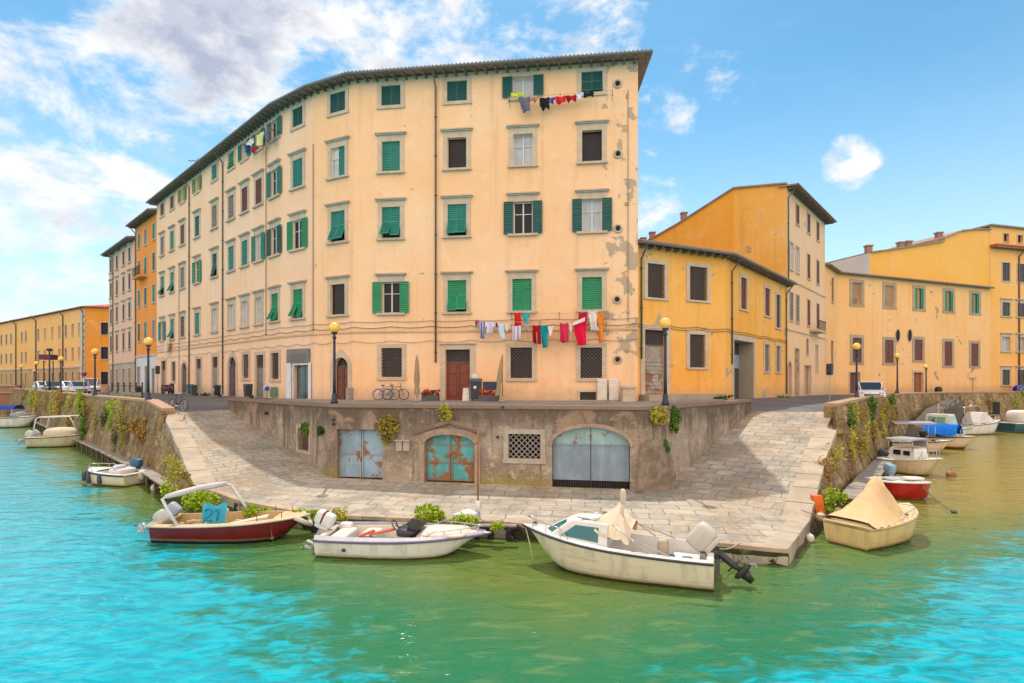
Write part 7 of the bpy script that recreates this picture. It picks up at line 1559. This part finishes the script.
# side facade street furniture
def at_L(u, o, z=PZ - .03): return S_L.pt(S_L.at_o(u, o), o, z)
la = math.atan2(S_L.d.y, S_L.d.x)
wheelie('black litter bin with a white band outside the side facade door', at_L(217, 1.2), la, (.02, .02, .025), (.03, .03, .03), .85, 'litter_bin', True); wheelie('dark rounded refuse bin beside the arched side door', at_L(248, 1.0), la, (.04, .045, .05), (.05, .05, .06), .95, 'refuse_bin'); wheelie('teal blue refuse bin beside the small arched door', at_L(190, 1.0), la, (.03, .13, .18), (.03, .1, .14), .9, 'refuse_bin'); wheelie('dark green refuse bin next to the teal one', at_L(193.8, 1.2), la, (.04, .07, .05), (.04, .06, .05), .85, 'refuse_bin'); wheelie('black refuse bin by the sign post on the left quay', (-36.4, 54.6, 3.6), la, (.03, .03, .035), (.03, .03, .03), .9, 'refuse_bin')
def signpost(label, loc, h, head, col, rz=0, r=.04, hz=None):
    t = thing('sign_post', label, 'sign', loc, rz); mb = MB(); mb.tube([(0, 0, 0), (0, 0, h)], r, 8); mb.build('post', paint('post_grey', (.40, .38, .38), .5), t, True, local=True); mb = MB()
    if head == 'box': mb.box(-.14, .14, -.12, .12, h - .70, h - .05); mb.build('signal_box', paint('signal_black', (.02, .02, .025), .5), t, False, local=True); mb = MB(); mb.tube([(0, -.125, h - .22), (0, -.17, h - .22)], .07, 12); mb.tube([(0, -.125, h - .5), (0, -.17, h - .5)], .07, 12); mb.build('lens', paint('lens_dark', (.06, .03, .02), .2), t, True, local=True)
    else: mb.tube([(0, -.05, h - .3), (0, -.07, h - .3)], .24, 20); pl = mb.build('disc', paint('disc_%d%d%d' % tuple(int(v * 99) for v in col), col, .4), t, True, local=True); mb = MB(); mb.tube([(0, -.07, h - .3), (0, -.075, h - .3)], .16, 20); mb.build('disc_face', paint('disc_blue', (.03, .08, .35), .4), pl, True, local=True)
signpost('grey post with black signal box near the left ramp head', (-28.6, 45.2, 3.6), 2.75, 'box', None, R(20)); signpost('grey post with black signal box at the head of the right ramp', (18.15, 32.0, 3.45), 2.65, 'box', None, R(-50)); signpost('round red rimmed blue sign by the side facade bin', at_L(267, .7), 1.0, 'disc', (.6, .6, .6), R(20)); signpost('round red and blue traffic sign by the far parked cars', (-41.5, 54.3, 3.5), 2.6, 'disc', (.5, .03, .03), R(30)); signpost('red and blue traffic sign at the canal end of the left quay', (-76, 96, 3.5), 2.9, 'disc', (.5, .03, .03), R(30))
# green railing with netting on the left quay
t = thing('railing', 'low dark railing with pale green netting on the left quay', 'railing', (-29.5, 42.5, 3.42)); mb = MB(); A_, B_ = Vector((-31.6, 44.3)), Vector((-27.2, 41.2)); sgq = Seg(A_, B_)
for k in range(6): a = sgq.len * k / 5; mb.tube([sgq.pt(a, 0, 3.4), sgq.pt(a, 0, 4.85)], .05, 8); mb.sbox(sgq.pt(a, 0, 4.9), (.14, .14, .14), 1, 8, 6)
for z in (4.0, 4.7): mb.tube([sgq.pt(0, 0, z), sgq.pt(sgq.len, 0, z)], .03, 6)
mb.build('posts', IRON(), t, True); mb = MB()
for k in range(14): a = sgq.len * k / 14; mb.sbox(sgq.pt(a + .2, .06, 3.95 + .10 * math.sin(k * 2)), (.42, .12, .5 + .25 * math.sin(k * 1.7)), .8, 8, 6, wob=.3)
mb.build('netting', fabric('net_green', (.22, .25, .18)), t, True)
# cars
def car(label, loc, rz, col, L=4.2, W=1.75, Hh=1.5, name='parked_car'):
    t = thing(name, label, 'car', loc, rz, 'cars parked on the quays'); m = paint('car_%d%d%d' % tuple(int(v * 99) for v in col), col, .25, 0, .05, spec=.6)
    prof = [(-L / 2, .35), (-L / 2 + .02, .75), (-L / 2 + .12, .92), (-L * .36, .98), (L * .20, .95), (L * .44, .80), (L / 2 - .02, .66), (L / 2, .35)]
    mb = MB(); ys = [(-W / 2, .94), (-W / 2 * .92, 1.0), (W / 2 * .92, 1.0), (W / 2, .94)]; n = len(prof)
    V = [(x * (1 if abs(y) < W * .47 else .985), y, .25 + (z - .25) * k) for y, k in ys for x, z in prof]; mb.add(V, [[j * n + i, j * n + i + 1, (j + 1) * n + i + 1, (j + 1) * n + i] for j in range(3) for i in range(n - 1)] + [list(range(n))[::-1], [3 * n + i for i in range(n)]]); mb.build('body', m, t, True, local=True)
    g = [(-L * .42, .95), (-L * .33, Hh - .06), (-L * .05, Hh), (L * .10, Hh - .05), (L * .26, .94)]; n = len(g); mb = MB(); V = [(x, y * (1 if z < 1 else .84), z) for y in (-W / 2 * .92, W / 2 * .92) for x, z in g]; mb.add(V, [[i, i + 1, n + i + 1, n + i] for i in range(n - 1)] + [list(range(n))[::-1], [n + i for i in range(n)]]); cabn = mb.build('glasshouse', glass_dark('car_glass', (.03, .04, .05), .08), t, False, local=True)
    mb = MB(); mb.hexa([(-L * .32, -W * .38, Hh - .055), (L * .09, -W * .38, Hh - .055), (L * .09, W * .38, Hh - .055), (-L * .32, W * .38, Hh - .055), (-L * .28, -W * .35, Hh + .02), (L * .06, -W * .35, Hh + .02), (L * .06, W * .35, Hh + .02), (-L * .28, W * .35, Hh + .02)])
    for y in (-1, 1):
        for (xa, za), (xb, zb_) in ((g[0], g[1]), (g[3], g[4]), ((-L * .08, .95), (-L * .06, Hh))): mb.bar((xa, y * W / 2 * .925, za), (xb, y * W / 2 * .79, zb_), .07)
    mb.build('roof', m, t, False, local=True)
    for x in (-L * .31, L * .31):
        for y in (-1, 1):
            mb = MB(); mb.torus((x, y * (W / 2 - .09), .32), (0, 1, 0), .22, .10, 18, 8); w = mb.build('wheel', paint('tyre_black', (.02, .02, .022), .8), t, True, local=True); mb = MB(); mb.tube([(x, y * (W / 2 - .12), .32), (x, y * (W / 2 - .02), .32)], .19, 12); mb.build('rim', paint('bike_rim', (.5, .5, .5), .3, .7), w, True, local=True)
    for y in (-1, 1):
        mb = MB(); mb.sbox((L / 2 - .10, y * W * .36, .68), (.26, .36, .15), .6, 10, 6); mb.build('headlight', paint('headlight_clear', (.6, .62, .65), .1), t, True, local=True)
        mb = MB(); mb.sbox((-L / 2 + .05, y * W * .40, .80), (.12, .22, .2), .6, 10, 6); mb.build('tail_light', paint('tail_red', (.35, .01, .01), .2), t, True, local=True)
        mb = MB(); mb.sbox((L * .2, y * (W / 2 + .08), .98), (.12, .2, .14), .6, 8, 6); mb.build('mirror', m, t, True, local=True)
    mb = MB(); mb.box(L / 2 - .015, L / 2 + .012, -W * .30, W * .30, .42, .58); mb.build('grille', paint('grille_black', (.02, .02, .02), .5), t, False, local=True)
    return t
car('white hatchback parked on the right quay beside the lamp', (29.0, 45.4, 3.48), R(-118), (.66, .68, .72), 4.1, 1.75, 1.55)
for lab, u, Y, rz, c in (('silver car with dark windows parked by the ochre block, far left', 43, 82, -40, (.45, .48, .52)), ('dark car parked by the ochre block next to the silver one', 52.5, 76, -48, (.05, .06, .08)), ('white car parked left of the red and blue traffic sign', 70, 72, -45, (.62, .64, .68)), ('pale silver car parked closest to the traffic sign', 79, 66, -45, (.52, .56, .60)), ('white van like car parked in front of the ochre corner', 91, 76, -60, (.62, .60, .58))):
    p = ray(u, Y); car(lab, (p.x, p.y, 3.6), R(rz), c, Hh=1.5 if 'van' not in lab else 1.9)
def scooter(label, loc, rz, col):
    t = thing('scooter', label, 'scooter', loc, rz); 
    for x in (-.5, .55): mb = MB(); mb.torus((x, 0, .24), (0, 1, 0), .17, .06, 16, 6); mb.build('wheel', paint('tyre_black', (.02, .02, .022), .8), t, True, local=True)
    mb = MB(); mb.sbox((-.32, 0, .55), (.8, .34, .42), .6); mb.sbox((.05, 0, .3), (.6, .3, .1), .5); mb.sbox((.42, 0, .65), (.16, .4, .7), .6); mb.build('body', paint('scoot_%d%d%d' % tuple(int(v * 99) for v in col), col, .35), t, True, local=True); mb = MB(); mb.sbox((-.3, 0, .8), (.72, .28, .14), .6); mb.build('saddle', paint('bike_tyre', (.03, .03, .03), .7), t, True, local=True); mb = MB(); mb.tube([(.36, -.32, 1.02), (.42, 0, 1.0), (.36, .32, 1.02)], .02, 6); mb.tube([(.55, 0, .3), (.42, 0, 1.0)], .03, 6); mb.build('handlebar', paint('bike_rim', (.5, .5, .5), .3, .7), t, True, local=True)
scooter('dark scooter parked against the side facade near the sign post', at_L(170.5, 1.3), la, (.04, .03, .03)); scooter('dark red scooter parked beside the other one', at_L(167.5, 1.4), la + .5, (.12, .03, .03))
for lab, u, w in (('scooter under a bright blue cover by the far right house, left of a pair', 1008, 1.6), ('scooter under a bright blue cover by the far right house, right of a pair', 1019, 1.3)):
    a = S6.at(u); c = S6.pt(a, 1.4, 3.5); mb = MB(); mb.sbox(c + Vector((0, 0, .5)), (w, .7, 1.15), .7, 14, 10, wob=.25); simple('covered_scooter', lab, 'scooter', mb, fabric('cover_blue', (.02, .02, .45)), c)
c = S5.pt(S5.at(930.5), .9, 3.55); mb = MB(); mb.sbox(c + Vector((0, 0, .45)), (.75, .6, .9), .6, 12, 8); simple('refuse_sack', 'black refuse sack against the long peach house by the tall brown door', 'sack', mb, paint('sack_black', (.02, .02, .025), .4), c)
p = S2.pt(S2.at(779), .4, 3.8); plant('wall_weed', 'weeds at the foot of the yellow house near its corner', p, (1.2, .5, .5), 220, 'green', .1, 601, stems=False); p = S1.pt(S1.len - .5, .4, 4.0); plant('wall_weed', 'weeds by the plinth left of the dark garage', p, (1.2, .5, .4), 180, 'dark', .1, 602, stems=False); p = at_L(206, .4, 4.0); plant('wall_weed', 'grass tuft at the foot of the side facade', p, (1.0, .4, .4), 160, 'green', .1, 603, stems=False)
c = S_B.pt(S_B.at(284), .04, 4.25); mb = MB(); S_L.box(mb, S_L.at(271), S_L.at(278), .03, .09, 3.95, 4.65); simple('vent_cover', 'green vent cover low on the side facade near the shop', 'vent', mb, paint('vent_green', (.12, .24, .14), .6), S_L.pt(S_L.at(274), .06, 3.95), False)
# awning shop front and tall mast by the far cars
t = thing('kiosk', 'small dark awning stand beside the far parked cars', 'kiosk', (*ray(48.5, 78), 3.6)); mb = MB(); q = ray(48.5, 78); mb.box(q.x - .75, q.x + .75, q.y - .7, q.y + .7, 8.1, 8.8); mb.build('awning', paint('awning_wine', (.10, .02, .03), .6), t); mb = MB()
for dx in (-.65, .65): mb.tube([(q.x + dx, q.y, 3.6), (q.x + dx, q.y, 7.95)], .07, 7)
mb.build('post', IRON(), t, True)
q = ray(49.5, 72); mb = MB(); mb.tube([(q.x, q.y, 3.6), (q.x, q.y, 9.0)], .09, 8); mb.sbox((q.x, q.y, 9.15), (.6, .6, .4), .7, 10, 6); simple('lamp_mast', 'plain dark mast standing among the far parked cars', 'mast', mb, IRON(), (q.x, q.y, 3.6))
